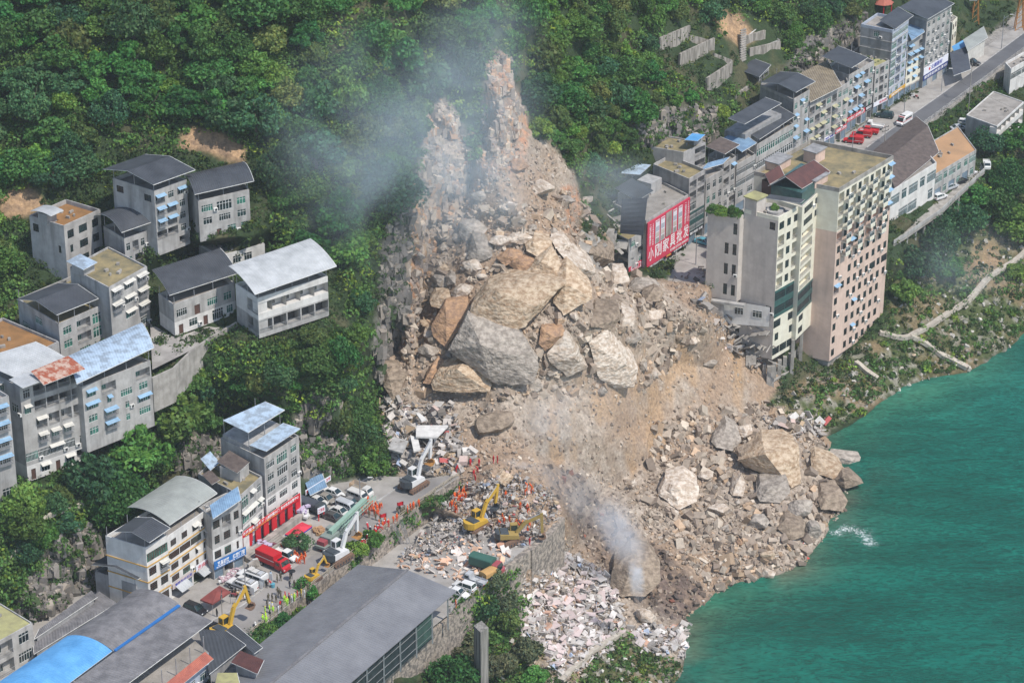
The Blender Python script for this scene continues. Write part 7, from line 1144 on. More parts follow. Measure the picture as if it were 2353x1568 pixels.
park('suv', 'white', 1067, 1352, -1, -.34, 22.5, 'white suv with roof rails in the lower yard'); park('sedan', 'white', 1052, 1366, 1, .36, 22.5, 'white sedan at the warehouse roof corner'); park('mini', 'silver', 1090, 1339, -1, -.34, 22.5, 'small white flatbed truck beside the white suv', 'truck')
park('suv', 'dgreen', 2032, 270, -1, -.12, 28, 'dark green suv on the far pavement near the plants'); park('suv', 'blk', 2232, 149, 1, .15, 28, 'black suv leaving the shaded yard on the far street'); park('sedan', 'cyan', 1616, 560, 1, .25, 28, 'light blue car parked beyond the cream tower'); park('pickup', 'red', 1995, 306, -1, -.12, 28, 'dark and red service pickup, rearmost of the red row', 'pickup'); park('mini', 'white', 2008, 295, -1, -.14, 28, 'white double cab truck with empty bed behind the red pickups', 'truck')
for (u, v, lb) in ((1960, 328, 'red fire pickup with box, nearest the flat roof edge'), (1979, 314, 'red fire pickup with box, middle of the red row')):
    r = park('pickup', 'red', u, v, -1, -.12, 28, lb, 'fire pickup', 'red fire pickups')
    if 'box' not in r: plate(r, (-1.5, 0, 1.35), (2.1, 1.8, 1.2), 'red', 'equipment_box')
    plate(r, (-1.5, 0, 1.02), (2.12, 1.83, .1), 'white', 'reflective_stripe')
park('sedan', 'silver', 2202, 298, 1, -.12, 24, 'silver sedan on the lane below the far road'); park('hatch', 'white', 2218, 286, 1, .1, 24, 'small white car above the silver sedan')
for (u, v, c, lb) in ((2227, 402, 'white', 'white car nearest the end of the parking ramp'), (2203, 421, 'blk', 'dark car between white cars on the ramp'), (2184, 433, 'silver', 'pale car in the middle of the parking ramp'), (2159, 456, 'white', 'white car lowest on the parking ramp by the rubble')): park('suv' if c == 'blk' else 'hatch', c, u, v, 1, -.35, 22.1, lb, group='cars parked on the ramp')
park('mini', 'white', 2266, 384, .2, 1, 22.1, 'white truck at the turning end of the ramp', 'truck')
def newroot(name): r = bpy.data.objects.new(name, None); COL.objects.link(r); r.empty_display_size = .1; return r
# box-bodied trucks
def truck(name, L, w, cab, boxc, h, canvas=False, cablen=1.9, cabh=2.3):
    r = newroot(name); hL = L/2; mb = MB(); loft(mb, [sec(hL-cablen, w*.96, .55, cabh), sec(hL-.9, w*.96, .5, cabh), sec(hL-.55, w*.95, .5, 1.5), sec(hL, w*.88, .5, 1.2)]); mb.build('cab', cab, r)
    g = MB(); q = [Vector((hL-.52, -w*.42, 1.5)), Vector((hL-.52, w*.42, 1.5)), Vector((hL-.85, w*.38, cabh-.15)), Vector((hL-.85, -w*.38, cabh-.15))]; g.hexa(q, [p_+Vector((.07, 0, .05)) for p_ in q])
    for s in (-1, 1): g.box((hL-cablen+.75, s*w*.485, 1.75), (.8, .04, .5))
    g.build('windows', M['glass'], r); b = MB()
    if canvas:
        n = 7; A = []; 
        for x in (-hL, hL-cablen-.15): A.append([Vector((x, -w/2, .95)), Vector((x, w/2, .95))]+[Vector((x, w/2*math.cos(i*math.pi/n), h-.35+.35*math.sin(i*math.pi/n))) for i in range(n+1)])
        loft(b, A); b.build('canvas_cover', boxc, r)
    else: b.box(((-hL+hL-cablen-.1)/2, 0, (h+.95)/2), (L-cablen-.1, w, h-.95)); b.build('box_body', boxc, r)
    c = MB(); c.box((-.2, 0, .78), (L-.6, w*.8, .3)); c.build('chassis', M['dsteel'], r); wheels(r, (hL-.75, -hL+1.5), w, .45, .3); lamps(r, hL-.02, -hL, w, .95); return r
ft = truck('fire_truck', 7.2, 2.35, PAI['red'], PAI['red'], 3.1, cablen=2.4, cabh=2.45); put(ft, 629, 1301, 1, .44, 28, 'red fire rescue truck with a tall box body beside the steps', 'fire truck'); plate(ft, (-1.25, 0, 2.0), (4.7, 2.4, .12), 'white', 'reflective_stripe'); plate(ft, (1.9, 0, 2.52), (.4, 1.6, .16), 'blk', 'light_bar')
mb = MB(); mb.box((2.55, 0, 1.15), (1.2, 2.0, .5)); mb.build('bonnet', PAI['red'], ft)
gt = truck('canvas_truck', 7.0, 2.3, PAI['dred'], PAI['green'], 3.0, canvas=True); put(gt, 1119, 1309, 1, .30, 22.5, 'truck with green canvas cover and faded red cab in the lower yard', 'truck')
yt = truck('canvas_truck', 4.6, 2.0, PAI['green'], mat('ochre_canvas', (.50, .30, .11), (.42, .24, .09), 1, .8), 2.1, canvas=True, cablen=1.3, cabh=1.8); put(yt, 1128, 1325, 1, -.55, 22.5, 'small truck covered by an ochre canvas beside the green truck', 'truck')
dt = truck('tarped_truck', 6.4, 2.3, PAI['exdark'], M['tarp'], 2.4, canvas=True); put(dt, 719, 1174, 1, .34, 28, 'dark truck with a dusty tarpaulin at the edge of the car lot', 'truck')
# police rescue vans
def pvan():
    r = newroot('police_van'); w = 2.2; mb = MB(); loft(mb, [sec(-3.1, w, .6, 2.3), sec(-3.0, w, .5, 2.35), sec(.6, w, .5, 2.35), sec(1.5, w, .5, 1.45), sec(2.7, w*.95, .5, 1.35), sec(3.1, w*.85, .6, 1.15)]); mb.build('body', PAI['white'], r); g = MB()
    for s in (-1, 1):
        for x0, x1 in ((-2.7, -1.2), (-1.0, -.1), (.05, .75)): g.box(((x0+x1)/2, s*w/2, 1.85), (x1-x0, .04, .5))
    q = [Vector((1.42, -w*.42, 1.5)), Vector((1.42, w*.42, 1.5)), Vector((.68, w*.38, 2.28)), Vector((.68, -w*.38, 2.28))]; g.hexa(q, [p_+Vector((.07, 0, .06)) for p_ in q]); g.build('windows', M['glass'], r)
    for nm, c, d, m in (('roof_crate', (.1, 0, 2.6), (.9, 1.3, .35), 'dustwhite'), ('roof_crate', (-1.0, .1, 2.55), (1.0, 1.2, .25), 'dustwhite'), ('roof_crate', (-2.1, 0, 2.5), (.8, 1.1, .2), 'silver')): plate(r, c, d, m, nm)
    for s in (-1, 1): plate(r, (0, s*w*.505, 1.0), (5.6, .03, .28), 'blk', 'side_stripe')
    rk = MB(); 
    for s in (-1, 1): rk.bar((-2.8, s*.85, 2.5), (.6, s*.85, 2.5), .07)
    for x in (-2.8, -1.6, -.4, .6): rk.bar((x, -.85, 2.5), (x, .85, 2.5), .07)
    rk.build('roof_rack', M['dsteel'], r)
    for s in (-1, 1): plate(r, (-3.25-.3, s*(1.15+.1), 1.5), (.75, .06, 1.5), 'white', 'rear_door')
    wheels(r, (2.1, -2.0), w, .42, .3); lamps(r, 3.05, -3.12, w, 1.0); return r
pv = pvan(); put(pv, 579, 1334, -1, -.37, 28, 'white police rescue van with roof crates, the farther one', 'van', 'white police rescue vans'); pv2 = copy_tree(pv); put(pv2, 556, 1353, -1, -.37, 28, 'white police rescue van with roof crates, nearer the street lamp', 'van', 'white police rescue vans')
# ambulance
r = newroot('ambulance'); mb = MB(); w = 1.95; loft(mb, [sec(-2.7, w, .4, 2.5), sec(1.2, w, .4, 2.5), sec(1.6, w, .4, 2.2), sec(2.2, w*.97, .4, 1.25), sec(2.8, w*.85, .45, 1.0)]); mb.build('body', PAI['white'], r); g = MB()
for s in (-1, 1): g.box((-.6, s*w/2, 1.7), (3.2, .04, .5)); 
q = [Vector((2.15, -w*.42, 1.3)), Vector((2.15, w*.42, 1.3)), Vector((1.66, w*.38, 2.1)), Vector((1.66, -w*.38, 2.1))]; g.hexa(q, [p_+Vector((.07, 0, .05)) for p_ in q]); g.build('windows', M['glass'], r); plate(r, (.9, 0, 2.58), (.4, 1.4, .16), 'blk', 'light_bar'); plate(r, (0, 0, 1.25), (4.6, w+.03, .14), 'red', 'red_stripe'); plate(r, (1.35, 0, 2.32), (.5, w*.9, .2), 'red', 'red_stripe'); wheels(r, (1.9, -1.7), w, .34); lamps(r, 2.75, -2.72, w, .85)
put(r, 2076, 284, -1, .62, 28, 'white ambulance with red stripes driving down the far road', 'ambulance')
# ------------------------------------------------------------------ excavators
def excavator(main, dark, s=1.0, boom=(55, -75), bl=5.6, stl=3.0, yaw=0, track='rust', bucketm='bucket', brot=0, lift=0):
    """faces +x; boom angles: first rise (deg), stick angle (deg)"""
    r = newroot('excavator'); V3 = Vector
    for sy in (-1, 1):
        mb = MB(); prof = [(-2.0, .1), (-1.7, 0), (1.7, 0), (2.0, .1), (2.25, .45), (2.0, .85), (1.7, .95), (-1.7, .95), (-2.0, .85), (-2.25, .45)]; mb.prism([(a*s, b*s) for a, b in prof], V3((0, sy*1.25*s, 0)), V3((1, 0, 0)), V3((0, 0, 1)), V3((0, 1, 0)), .6*s); o = mb.build('track', PAI[track], r)
        m2 = MB()
        for i in range(6): m2.tube((( -1.6+i*.64)*s, sy*1.58*s, .3*s), ((-1.6+i*.64)*s, sy*1.52*s, .3*s), .2*s, .2*s, 8)
        m2.build('roller', M['dsteel'], o)
    mb = MB(); mb.tube((0, 0, .7*s), (0, 0, 1.1*s), .75*s, .75*s, 16); mb.build('turntable', M['dsteel'], r); Z = Matrix.Rotation(yaw, 3, 'Z'); T = lambda x, y, z: Z@V3((x*s, y*s, z*s))
    mb = MB(); A = [T(-1.9, -1.25, 1.1), T(1.5, -1.25, 1.1), T(1.5, 1.25, 1.1), T(-1.9, 1.25, 1.1)]; B = [T(-1.9, -1.25, 2.1), T(1.3, -1.25, 1.75), T(1.3, 1.25, 1.75), T(-1.9, 1.25, 2.1)]; mb.hexa(A, B); mb.build('house_body', PAI[main], r)
    mb = MB(); n = 6; lo = [T(-1.85, -1.3, 1.05)]+[T(-1.9-.75*math.sin(math.pi*i/n), -1.3+2.6*i/n, 1.05) for i in range(n+1)]+[T(-1.85, 1.3, 1.05)]; hi = [p_+V3((0, 0, 1.1*s)) for p_ in lo]; mb.face(lo); mb.face(hi[::-1])
    for i in range(len(lo)-1): mb.face([lo[i], lo[i+1], hi[i+1], hi[i]])
    mb.build('counterweight', PAI[dark], r); mb = MB(); mb.hexa([T(-1.8, -1.0, 2.1), T(-.3, -1.0, 2.0), T(-.3, 1.0, 2.0), T(-1.8, 1.0, 2.1)], [T(-1.7, -.9, 2.3), T(-.4, -.9, 2.2), T(-.4, .9, 2.2), T(-1.7, .9, 2.3)]); mb.build('engine_cover', PAI['exdark' if main != 'yellow' else 'exdark'], r)
    mb = MB(); c0 = [T(.1, .35, 1.6), T(1.55, .35, 1.6), T(1.55, 1.25, 1.6), T(.1, 1.25, 1.6)]; c1 = [T(.1, .38, 2.95), T(1.25, .38, 2.95), T(1.25, 1.2, 2.95), T(.1, 1.2, 2.95)]; mb.hexa(c0, c1); cb = mb.build('cab', M['glass'], r); f = MB()
    for a, b in zip(c0, c1): f.bar(a, b, .12*s)
    for q_ in (c1, c0):
        for i in range(4): f.bar(q_[i], q_[(i+1) % 4], .13*s)
    f.hexa(c1, [p_+V3((0, 0, .08*s)) for p_ in c1]); f.build('cab_frame', PAI[main], cb)
    a1, a2 = R(boom[0]), R(boom[1]); P0 = V3((1.1, -.1, 1.8)); Pm = P0+V3((math.cos(a1+.25), 0, math.sin(a1+.25)))*bl*.45; P1 = Pm+V3((math.cos(a1-.28), 0, math.sin(a1-.28)))*bl*.58; P2 = P1+V3((math.cos(a2), 0, math.sin(a2)))*stl; t = lambda p_: T(*p_)
    mb = MB(); up = V3((0, 0, .0)); mb.bar(t(P0), t(Pm), .42*s, .62*s); mb.bar(t(Pm), t(P1), .40*s, .55*s); mb.build('boom', PAI[main], r); mb = MB(); mb.bar(t(P1+(P1-P2).normalized()*.5), t(P2), .34*s, .48*s); mb.build('stick', PAI[main], r)
    for q0, q1 in ((V3((1.4, .0, 1.5)), Pm.lerp(P1, .15)-V3((0, 0, .35))), (Pm.lerp(P1, .15)+V3((0, 0, .35)), P1+(P1-P2).normalized()*.5)): mb = MB(); mb.tube(t(q0), t(q1), .11*s, .07*s, 8); mb.build('hydraulic_cylinder', M['steel'], r)
    mb = MB(); dd = (P2-P1).normalized(); sd = V3((-dd.z, 0, dd.x))*(-1 if a2 < 0 else 1); prof = [(0, .1), (.35, .55), (.9, .6), (1.25, .15), (1.2, -.4), (.95, -.75), (.9, -.55), (1.0, -.2), (.75, .3), (.35, .25), (0, -.1)]
    a_ = (Z@dd); b_ = (Z@-sd); mb.prism([(x*s, y*s) for x, y in prof], t(P2)-a_*.1*s, a_, b_, Z@V3((0, 1, 0)), 1.15*s); mb.build('bucket', PAI[bucketm], r)
    return r
ex = excavator('exwhite', 'exdark', 1.25, (52, -92), 5.4, 2.9, bucketm='bucket'); put(ex, 775, 1286, 1, -.62, 28, 'large white excavator with charcoal rear and ochre bucket on the street', 'excavator'); mb = MB(); 
for x in (.3, -.6): mb.box((x, -1.58, 1.7), (.5, .02, .25))
ex = excavator('exwhite', 'exdark', 1.25, (58, -95), 5.6, 2.9, bucketm='bucket'); put(ex, 950, 1119, 1, -.62, 28, 'white excavator digging at the end of the street by the debris heap', 'excavator')
ex = excavator('yellow', 'yellow', .72, (48, -70), 4.6, 2.4, yaw=0); put(ex, 719, 1332, 1, -.60, 28, 'small yellow mini excavator with a dark cab on the street', 'excavator')
ex = excavator('yellow', 'yellow', 1.2, (50, -100), 5.6, 2.9, bucketm='exdark'); put(ex, 1095, 1214, 1, -.55, 22.9, 'yellow excavator in the middle of the rescue yard', 'excavator')
ex = excavator('mud', 'exdark', 1.15, (38, -88), 5.2, 3.4, yaw=R(-32), bucketm='rust'); put(ex, 1172, 1243, 1, -.42, 22.9, 'muddy yellow excavator at the tip of the stone wall, arm hanging down', 'excavator')
ex = excavator('yellow', 'yellow', 1.2, (55, -75), 5.8, 3.0, bucketm='rust'); put(ex, 517, 1462, 1, -.62, 28, 'yellow excavator reaching out from behind the roofs at the bottom', 'excavator')
# crane truck with green lattice boom
r = newroot('crane_truck'); plate(r, (0, 0, 1.0), (9.5, 2.5, .5), 'crgrey', 'chassis'); plate(r, (-1.5, 0, 1.9), (3.2, 2.4, 1.2), 'crgrey', 'engine_house'); plate(r, (-3.6, .2, 1.7), (1.5, 1.7, .9), 'dred', 'winch'); plate(r, (-.2, .9, 2.3), (1.4, .9, 1.7), 'crgrey', 'crane_cab'); plate(r, (-.2, 1.37, 2.4), (1.0, .03, .9), None, 'cab_window', mm=M['glass']); wheels(r, (3.4, 2.0, -2.2, -3.6), 2.5, .55, .4)
mb = MB(); mb.bar((-1.6, -.2, 2.9), (10.5, -.2, 4.0), .9, .8); mb.build('main_boom', PAI['crgreen'], r); mb = MB()
a, b = Vector((1.0, -1.5, 2.9)), Vector((12.0, -1.5, 3.9)); 
for dy, dz in ((-.35, 0), (.35, 0), (-.35, .7), (.35, .7)): mb.bar(a+Vector((0, dy, dz)), b+Vector((0, dy, dz)), .1)
for i in range(16):
    p_, q_ = a.lerp(b, i/16), a.lerp(b, (i+1)/16)
    for dy in (-.35, .35): mb.bar(p_+Vector((0, dy, 0 if i % 2 else .7)), q_+Vector((0, dy, .7 if i % 2 else 0)), .07)
mb.build('lattice_jib', PAI['crgreen'], r); put(r, 768, 1243, 1, -.80, 28, 'grey crane truck with a long pale green boom laid flat', 'crane truck')
# motorbikes
def moto(c):
    r = newroot('motorcycle'); mb = MB(); mb.bar((-.55, 0, .75), (.15, 0, .8), .24, .14); mb.bar((.0, 0, .45), (.35, 0, .8), .26, .35); mb.bar((.3, 0, .8), (.62, 0, .35), .1); mb.bar((.35, -.3, 1.0), (.35, .3, 1.0), .05); mb.build('frame', PAI[c], r)
    for x in (-.62, .65): m2 = MB(); m2.tube((x, -.06, .3), (x, .06, .3), .3, .3, 12); m2.build('wheel', M['rubber'], r)
    return r
for i, (u, v, du, dv, z, c, lb) in enumerate([(587,1439,.3,1,28,'white','white motorcycle with a rear crate parked by the barrier'),(2104,226,1,.3,28,'dred','red motorcycle on the far pavement'),(2096,222,1,.2,28,'white','white motorcycle next to the red one on the far pavement'),(1493,645,1,-.3,28,'blk','dark motorcycle below the red banner building'),(1503,648,1,-.2,28,'blk','dark motorcycle beside a blue drum on the far street'),(533,1364,1,.2,28,'blk','dark motorcycle beside the maroon gazebo'),(538,1371,1,.1,28,'dred','dark red motorcycle among the white sacks')]): put(moto(c), u, v, du, dv, z, lb, 'motorcycle')
# ------------------------------------------------------------------ street furniture
def tent(name, label, pts, z, h, m, hip=True, cat='tent'):
    q = [P(a, b, z+h) for a, b in pts]; c = cen0(*q); org = Vector((c.x, c.y, z)); r = empty(name, org, label, cat); mb = MB(org); L0, R0 = (q[0]+q[3])/2, (q[1]+q[2])/2; t0, t1 = L0.lerp(R0, .33)+Vector((0, 0, 1.0)), L0.lerp(R0, .67)+Vector((0, 0, 1.0))
    mb.face([q[0], q[1], t1, t0]); mb.face([q[2], q[3], t0, t1]); mb.face([q[3], q[0], t0]); mb.face([q[1], q[2], t1])
    for i in range(4): a, b = q[i], q[(i+1) % 4]; d_ = Vector((0, 0, -.3)); mb.face([a, b, b+d_, a+d_], 1)
    o = mb.build('canopy', [m, m if name == 'gazebo' else mat('tent_blue_edge', (.02, .05, .35), (.02, .04, .3), 1, .6)], r); o.location = (0, 0, 0)
    for p_ in q: m2 = MB(org); p2 = p_.lerp(c, .04); m2.tube(wl(p2, z), wl(p2, z+h), .05, .05, 6); o = m2.build('pole', M['steel'], r); o.location = (0, 0, 0)
tent('gazebo', 'maroon four legged gazebo beside the street lamp', [(459.7,1376),(487.5,1386),(529.6,1358),(504,1344)], 28, 2.6, mat('maroon_canvas', (.24, .06, .05), (.17, .045, .04), .7, .8))
tent('tent', 'bright red tent canopy with a blue edge behind the street tree', [(654,1226),(680,1234),(717,1208),(694,1198)], 28, 2.6, mat('red_canvas', (.62, .045, .075), (.55, .04, .06), .5, .7))
def pole(name, label, u, v, vt, z, kind, cat, dirpx=(1, 0)):
    p = P(u, v, z); H = zat(p, vt)-z; r = empty(name, p, label, cat); d = P(u+dirpx[0]*10, v+dirpx[1]*10, z)-p; d.normalize(); mb = MB(p); mb.tube(p, p+Vector((0, 0, H)), .13, .07, 8); o = mb.build('pole', M['steel'] if kind == 'lamp' else M['conc'], r); o.location = (0, 0, 0); mb = MB(p)
    if kind == 'lamp': e = p+Vector((0, 0, H+.3))+d*1.7; mb.tube(p+Vector((0, 0, H-.9)), e, .05, .04, 6); o = mb.build('arm', M['steel'], r); o.location = (0, 0, 0); m2 = MB(p); m2.box(e+d*.35, (.95, .32, .14), math.atan2(d.y, d.x)); o = m2.build('lamp_head', PAI['dustwhite'], r); o.location = (0, 0, 0)
    else:
        for k in (.3, 1.3): n = Vector((-d.y, d.x, 0)); mb.bar(p+Vector((0, 0, H-k))-n*1.1, p+Vector((0, 0, H-k))+n*1.1, .12, .12)
        for k in (.3, 1.3):
            for s in (-1, 0, 1): n = Vector((-d.y, d.x, 0)); mb.tube(p+Vector((0, 0, H-k))+n*s, p+Vector((0, 0, H-k+.35))+n*s, .07, .05, 6)
        o = mb.build('crossarm', M['dsteel'], r); o.location = (0, 0, 0)
pole('street_lamp', 'tall grey street lamp standing at the corner of the car lot', 828, 1174, 1099, 28, 'lamp', 'street lamp'); pole('street_lamp', 'tall grey street lamp between the police vans', 565, 1374, 1289, 28, 'lamp', 'street lamp', (1, -.1)); pole('street_lamp', 'thin street lamp on the far pavement by the blue sign shop', 2162, 211, 160, 28, 'lamp', 'street lamp'); pole('street_lamp', 'thin street lamp beside the grey pavement and orange sign', 2076, 265, 222, 28, 'lamp', 'street lamp'); pole('street_lamp', 'street lamp on the far street left of the cream tower', 1598, 608, 544, 28, 'lamp', 'street lamp'); pole('street_lamp', 'street lamp near the top right corner by the gantry', 2300, 113, 36, 28, 'lamp', 'street lamp'); pole('street_lamp', 'lamp pole in front of the red fire pickups', 1958, 340, 300, 28, 'lamp', 'street lamp')
pole('utility_pole', 'concrete power pole with insulators over the bottom excavator', 512.7, 1448, 1362, 28, 'power', 'utility pole'); pole('utility_pole', 'tall power pole right of the far road', 2224, 258, 140, 25, 'power', 'utility pole'); pole('utility_pole', 'power pole at the lower end of the far road', 2031.6, 330, 290, 28, 'power', 'utility pole', (1, .5))
# billboard of the used-car yard
A3 = P(702,1137,29.5); B3 = P(760,1102,29.5); FS = Face(A3, B3, 29.5, 31); r = empty('billboard', A3, 'long white roadside sign with red characters above the parked sedans', 'sign'); sign(r, FS, 0, FS.w, 0, 1.05, 'swhite', [('星驰二手车', .03, .42, .25, .85, 'rtxt'), ('汽车抵押', .46, .72, .25, .85, 'rtxt'), ('139', .75, .97, .25, .85, 'rtxt')], off=0, name='panel')
for x in (.1, .5, .9): m2 = MB(A3); m2.bar(FS.p(FS.w*x, -1.5, -.2), FS.p(FS.w*x, .2, -.2), .1); o = m2.build('post', M['steel'], r); o.location = (0, 0, 0)
shed('crumpled blue tin roof shed behind the white sign', [(700,1110),(712,1138),(752,1118)], 30.2, 'mono', .4, 'R', 'r_blue'); p_ = plant(4, 1, P(686,1263,28), .55, 'round dark green street tree with rescuers resting beneath', None, 'tree')
r = empty('notice_board', P(735,1193,28), 'small white notice board with red characters on coloured posts', 'sign'); FS = Face(P(730,1181,29.6), P(747,1173,29.6), 29.6, 31); sign(r, FS, 0, FS.w, 0, 1.3, 'swhite', [('二手车', .1, .9, .2, .8, 'rtxt')], off=0, name='panel'); 
for x in (.15, .85): m2 = MB(par_world(r)); m2.bar(FS.p(FS.w*x, -1.6, -.1), FS.p(FS.w*x, 0, -.1), .2); o = m2.build('post', M['red'], r); o.location = (0, 0, 0)
# sacks, cartons, flag
rnd = random.Random(12)
def pile(name, label, cat, pts, n, cols, smin, smax, z, hmax=1.0, group=None):
    mb = MB(P(pts[0][0], pts[0][1], z)); a, b = P(*pts[0], z), P(*pts[1], z)
    for i in range(n): p_ = a.lerp(b, rnd.random())+Vector((rnd.gauss(0, .45), rnd.gauss(0, .45), rnd.random()*hmax)); s_ = rnd.uniform(smin, smax); mb.box(p_, (s_, s_*.7, s_*.45), rnd.random()*3, m=rnd.randrange(len(cols)))
    return tag(mb.build(name, cols), label, cat, kind='stuff')
pile('sack', 'white sacks heaped beside the police vans', 'sacks', [(512,1340),(545,1313)], 70, [PAI['white'], mat('pink_sack', (.5, .36, .38), (.42, .3, .32), 1, .8)], .4, .8, 28, .8); pile('sack', 'white sacks and cartons near the lamp base', 'sacks', [(545,1358),(556,1378)], 40, [PAI['white'], M['wood']], .4, .8, 28, .8); pile('carton', 'brown cartons scattered right of the red tent', 'cartons', [(728,1215),(742,1228)], 60, [M['wood'], mat('carton_brown', (.42, .25, .14), (.34, .2, .11), 1, .8)], .4, .9, 28, .7); pile('bundle', 'pink and white bundled goods beside the red shop end', 'goods', [(683,1178),(703,1186)], 60, [mat('lilac_bundle', (.52, .45, .58), (.4, .34, .46), 2, .8), PAI['white']], .5, 1.1, 28.4, 1.6); pile('bundle', 'rolled striped quilts on the steps', 'goods', [(592,1248),(625,1262)], 40, [mat('lilac_bundle', (0, 0, 0)), mat('maroon_bundle', (.2, .08, .1), (.15, .05, .07), 2, .8)], .5, 1.1, 28.6, .7)
# ------------------------------------------------------------------ people: one continuous skinned body per pose
def body(pose):
    H = Vector; J = {}
    def add(n, p, r, par): J[n] = (H(p), r, par)
    lean = {'stand': 0, 'walk': .05, 'bend': .75, 'squat': .35, 'point': .05, 'hips': 0, 'sit': .25}[pose]; zp = {'squat': .48, 'sit': .40}.get(pose, .94)
    f = H((math.sin(lean), 0, math.cos(lean))); pel = H((0, 0, zp)); add('pel', pel, .13, None); add('wst', pel+f*.16, .125, 'pel'); add('chs', pel+f*.38, .15, 'wst'); add('nk', pel+f*.53, .06, 'chs'); hd = f.lerp(H((.15, 0, 1)), .5); add('hd', pel+f*.53+hd*.12, .098, 'nk'); add('tp', pel+f*.53+hd*.23, .07, 'hd'); add('nose', pel+f*.53+hd*.12+H((.115, 0, -.01)), .018, 'hd')
    sh = pel+f*.46
    for s in (-1, 1):
        n = 'l' if s > 0 else 'r'; a = sh+H((0, s*.19, 0)); add(n+'s', a, .068, 'chs')
        el, hn = {'stand': (H((.02, s*.04, -.28)), H((.10, s*.02, -.52))), 'walk': (H((-.10*s, s*.05, -.27)), H((.02-.12*s, s*.03, -.50))), 'bend': (H((.10, s*.02, -.27)), H((.22, -s*.06, -.50))), 'squat': (H((.18, s*.05, -.20)), H((.38, -s*.08, -.24))), 'point': ((H((.26, s*.03, -.02)), H((.52, 0, .06))) if s > 0 else (H((.02, s*.05, -.28)), H((.1, s*.02, -.52)))), 'hips': (H((-.05, s*.20, -.20)), H((.08, s*.04, -.38))), 'sit': (H((.12, s*.06, -.24)), H((.32, 0, -.28)))}[pose]
        add(n+'e', a+el, .045, n+'s'); add(n+'w', a+hn, .032, n+'e'); dh = (hn-el).normalized(); add(n+'p', a+hn+dh*.07, .036, n+'w'); sd = dh.cross(H((0, 1, 0))).normalized()
        for q in range(4): add(n+'f%d' % q, a+hn+dh*(.155-.012*abs(q-1.4))+sd*(.026*(q-1.5)), .011, n+'p')
        add(n+'t', a+hn+dh*.08+sd*-.065, .012, n+'w')
        hp = pel+H((0, s*.095, -.06)); add(n+'h', hp, .098, 'pel')
        kn, an = {'walk': (H((.16*s, 0, -.40)), H((.10*s-.06, 0, -.80))), 'squat': (H((.36, s*.10, .02)), H((.12, s*.08, -.36))), 'sit': (H((.40, s*.10, .04)), H((.48, s*.06, -.30)))}.get(pose, (H((.02, s*.03, -.42)), H((0, s*.05, -.82))))
        add(n+'k', hp+kn, .068, n+'h'); add(n+'a', hp+an, .046, n+'k'); add(n+'o', H((hp+an).to_tuple())+H((.15, s*.02, -.045)), .042, n+'a')
    names = list(J); ix = {n: i for i, n in enumerate(names)}; me = bpy.data.meshes.new('body'); me.from_pydata([J[n][0] for n in names], [(ix[J[n][2]], ix[n]) for n in names if J[n][2]], []); o = bpy.data.objects.new('body', me); COL.objects.link(o)
    md = o.modifiers.new('s', 'SKIN')
    for i, n in enumerate(names): r = J[n][1]; me.skin_vertices[0].data[i].radius = (r, r*(1.25 if n in ('chs', 'wst', 'pel') else 1)); me.skin_vertices[0].data[i].use_root = (n == 'pel')
    o.modifiers.new('u', 'SUBSURF').levels = 1; d = bpy.context.evaluated_depsgraph_get(); m2 = bpy.data.meshes.new_from_object(o.evaluated_get(d)); bpy.data.objects.remove(o)
    hdp = J['hd'][0]; cut = zp-.02; hands = [J[k][0] for k in ('lp', 'rp')]; idx = []
    lo = min(v.co.z for v in m2.vertices)
    for v in m2.vertices: v.co.z -= lo
    for p_ in m2.polygons:
        c = p_.center+Vector((0, 0, 0)); c2 = Vector((c.x, c.y, c.z))
        if (c2-hdp).length < .17 or min((c2-h_).length for h_ in hands) < .10: idx.append(2)
        elif c2.z < .12 and pose not in (): idx.append(3)
        elif c2.z < cut and (pose not in ('stand', 'walk', 'hips', 'point') or abs(c2.y) < .22 or c2.z < .55): idx.append(1)
        else: idx.append(0)
    m2.polygons.foreach_set('material_index', idx); m2.polygons.foreach_set('use_smooth', [True]*len(idx)); return m2, hdp-Vector((0, 0, lo))
POSES = {}
def clothm(n, c): return mat('cloth_'+n, c, tuple(x*.75 for x in c), 6, .85)
CL = {'orange': clothm('orange', (.75, .10, .02)), 'red': clothm('red', (.58, .02, .03)), 'camo': clothm('camouflage', (.13, .11, .07)), 'navy': clothm('navy', (.02, .025, .06)), 'white': clothm('white', (.68, .68, .68)), 'vest': clothm('lime', (.45, .80, .06)), 'black': clothm('black', (.02, .02, .022)), 'khaki': clothm('khaki', (.30, .25, .18)), 'yellow': clothm('yellow', (.75, .55, .05)), 'blue': clothm('light_blue', (.38, .50, .62)), 'pink': clothm('pink', (.7, .25, .3)), 'grey': clothm('grey', (.25, .25, .26))}
SKINM = mat('skin', (.42, .25, .17), (.36, .21, .14), 4, .6); HAIRM = mat('black_hair', (.012, .011, .010), (.02, .018, .016), 6, .6); SHOE = mat('shoe', (.03, .03, .03), (.05, .045, .04), 6, .7)
HEL = {'o': paint('helmet_orange', (.75, .22, .03)), 'y': paint('helmet_yellow', (.75, .55, .04)), 'w': paint('helmet_white', (.75, .75, .75)), 'r': paint('helmet_red', (.6, .03, .03)), 'c': clothm('camo_cap', (.10, .09, .06)), None: HAIRM}
PM = {}
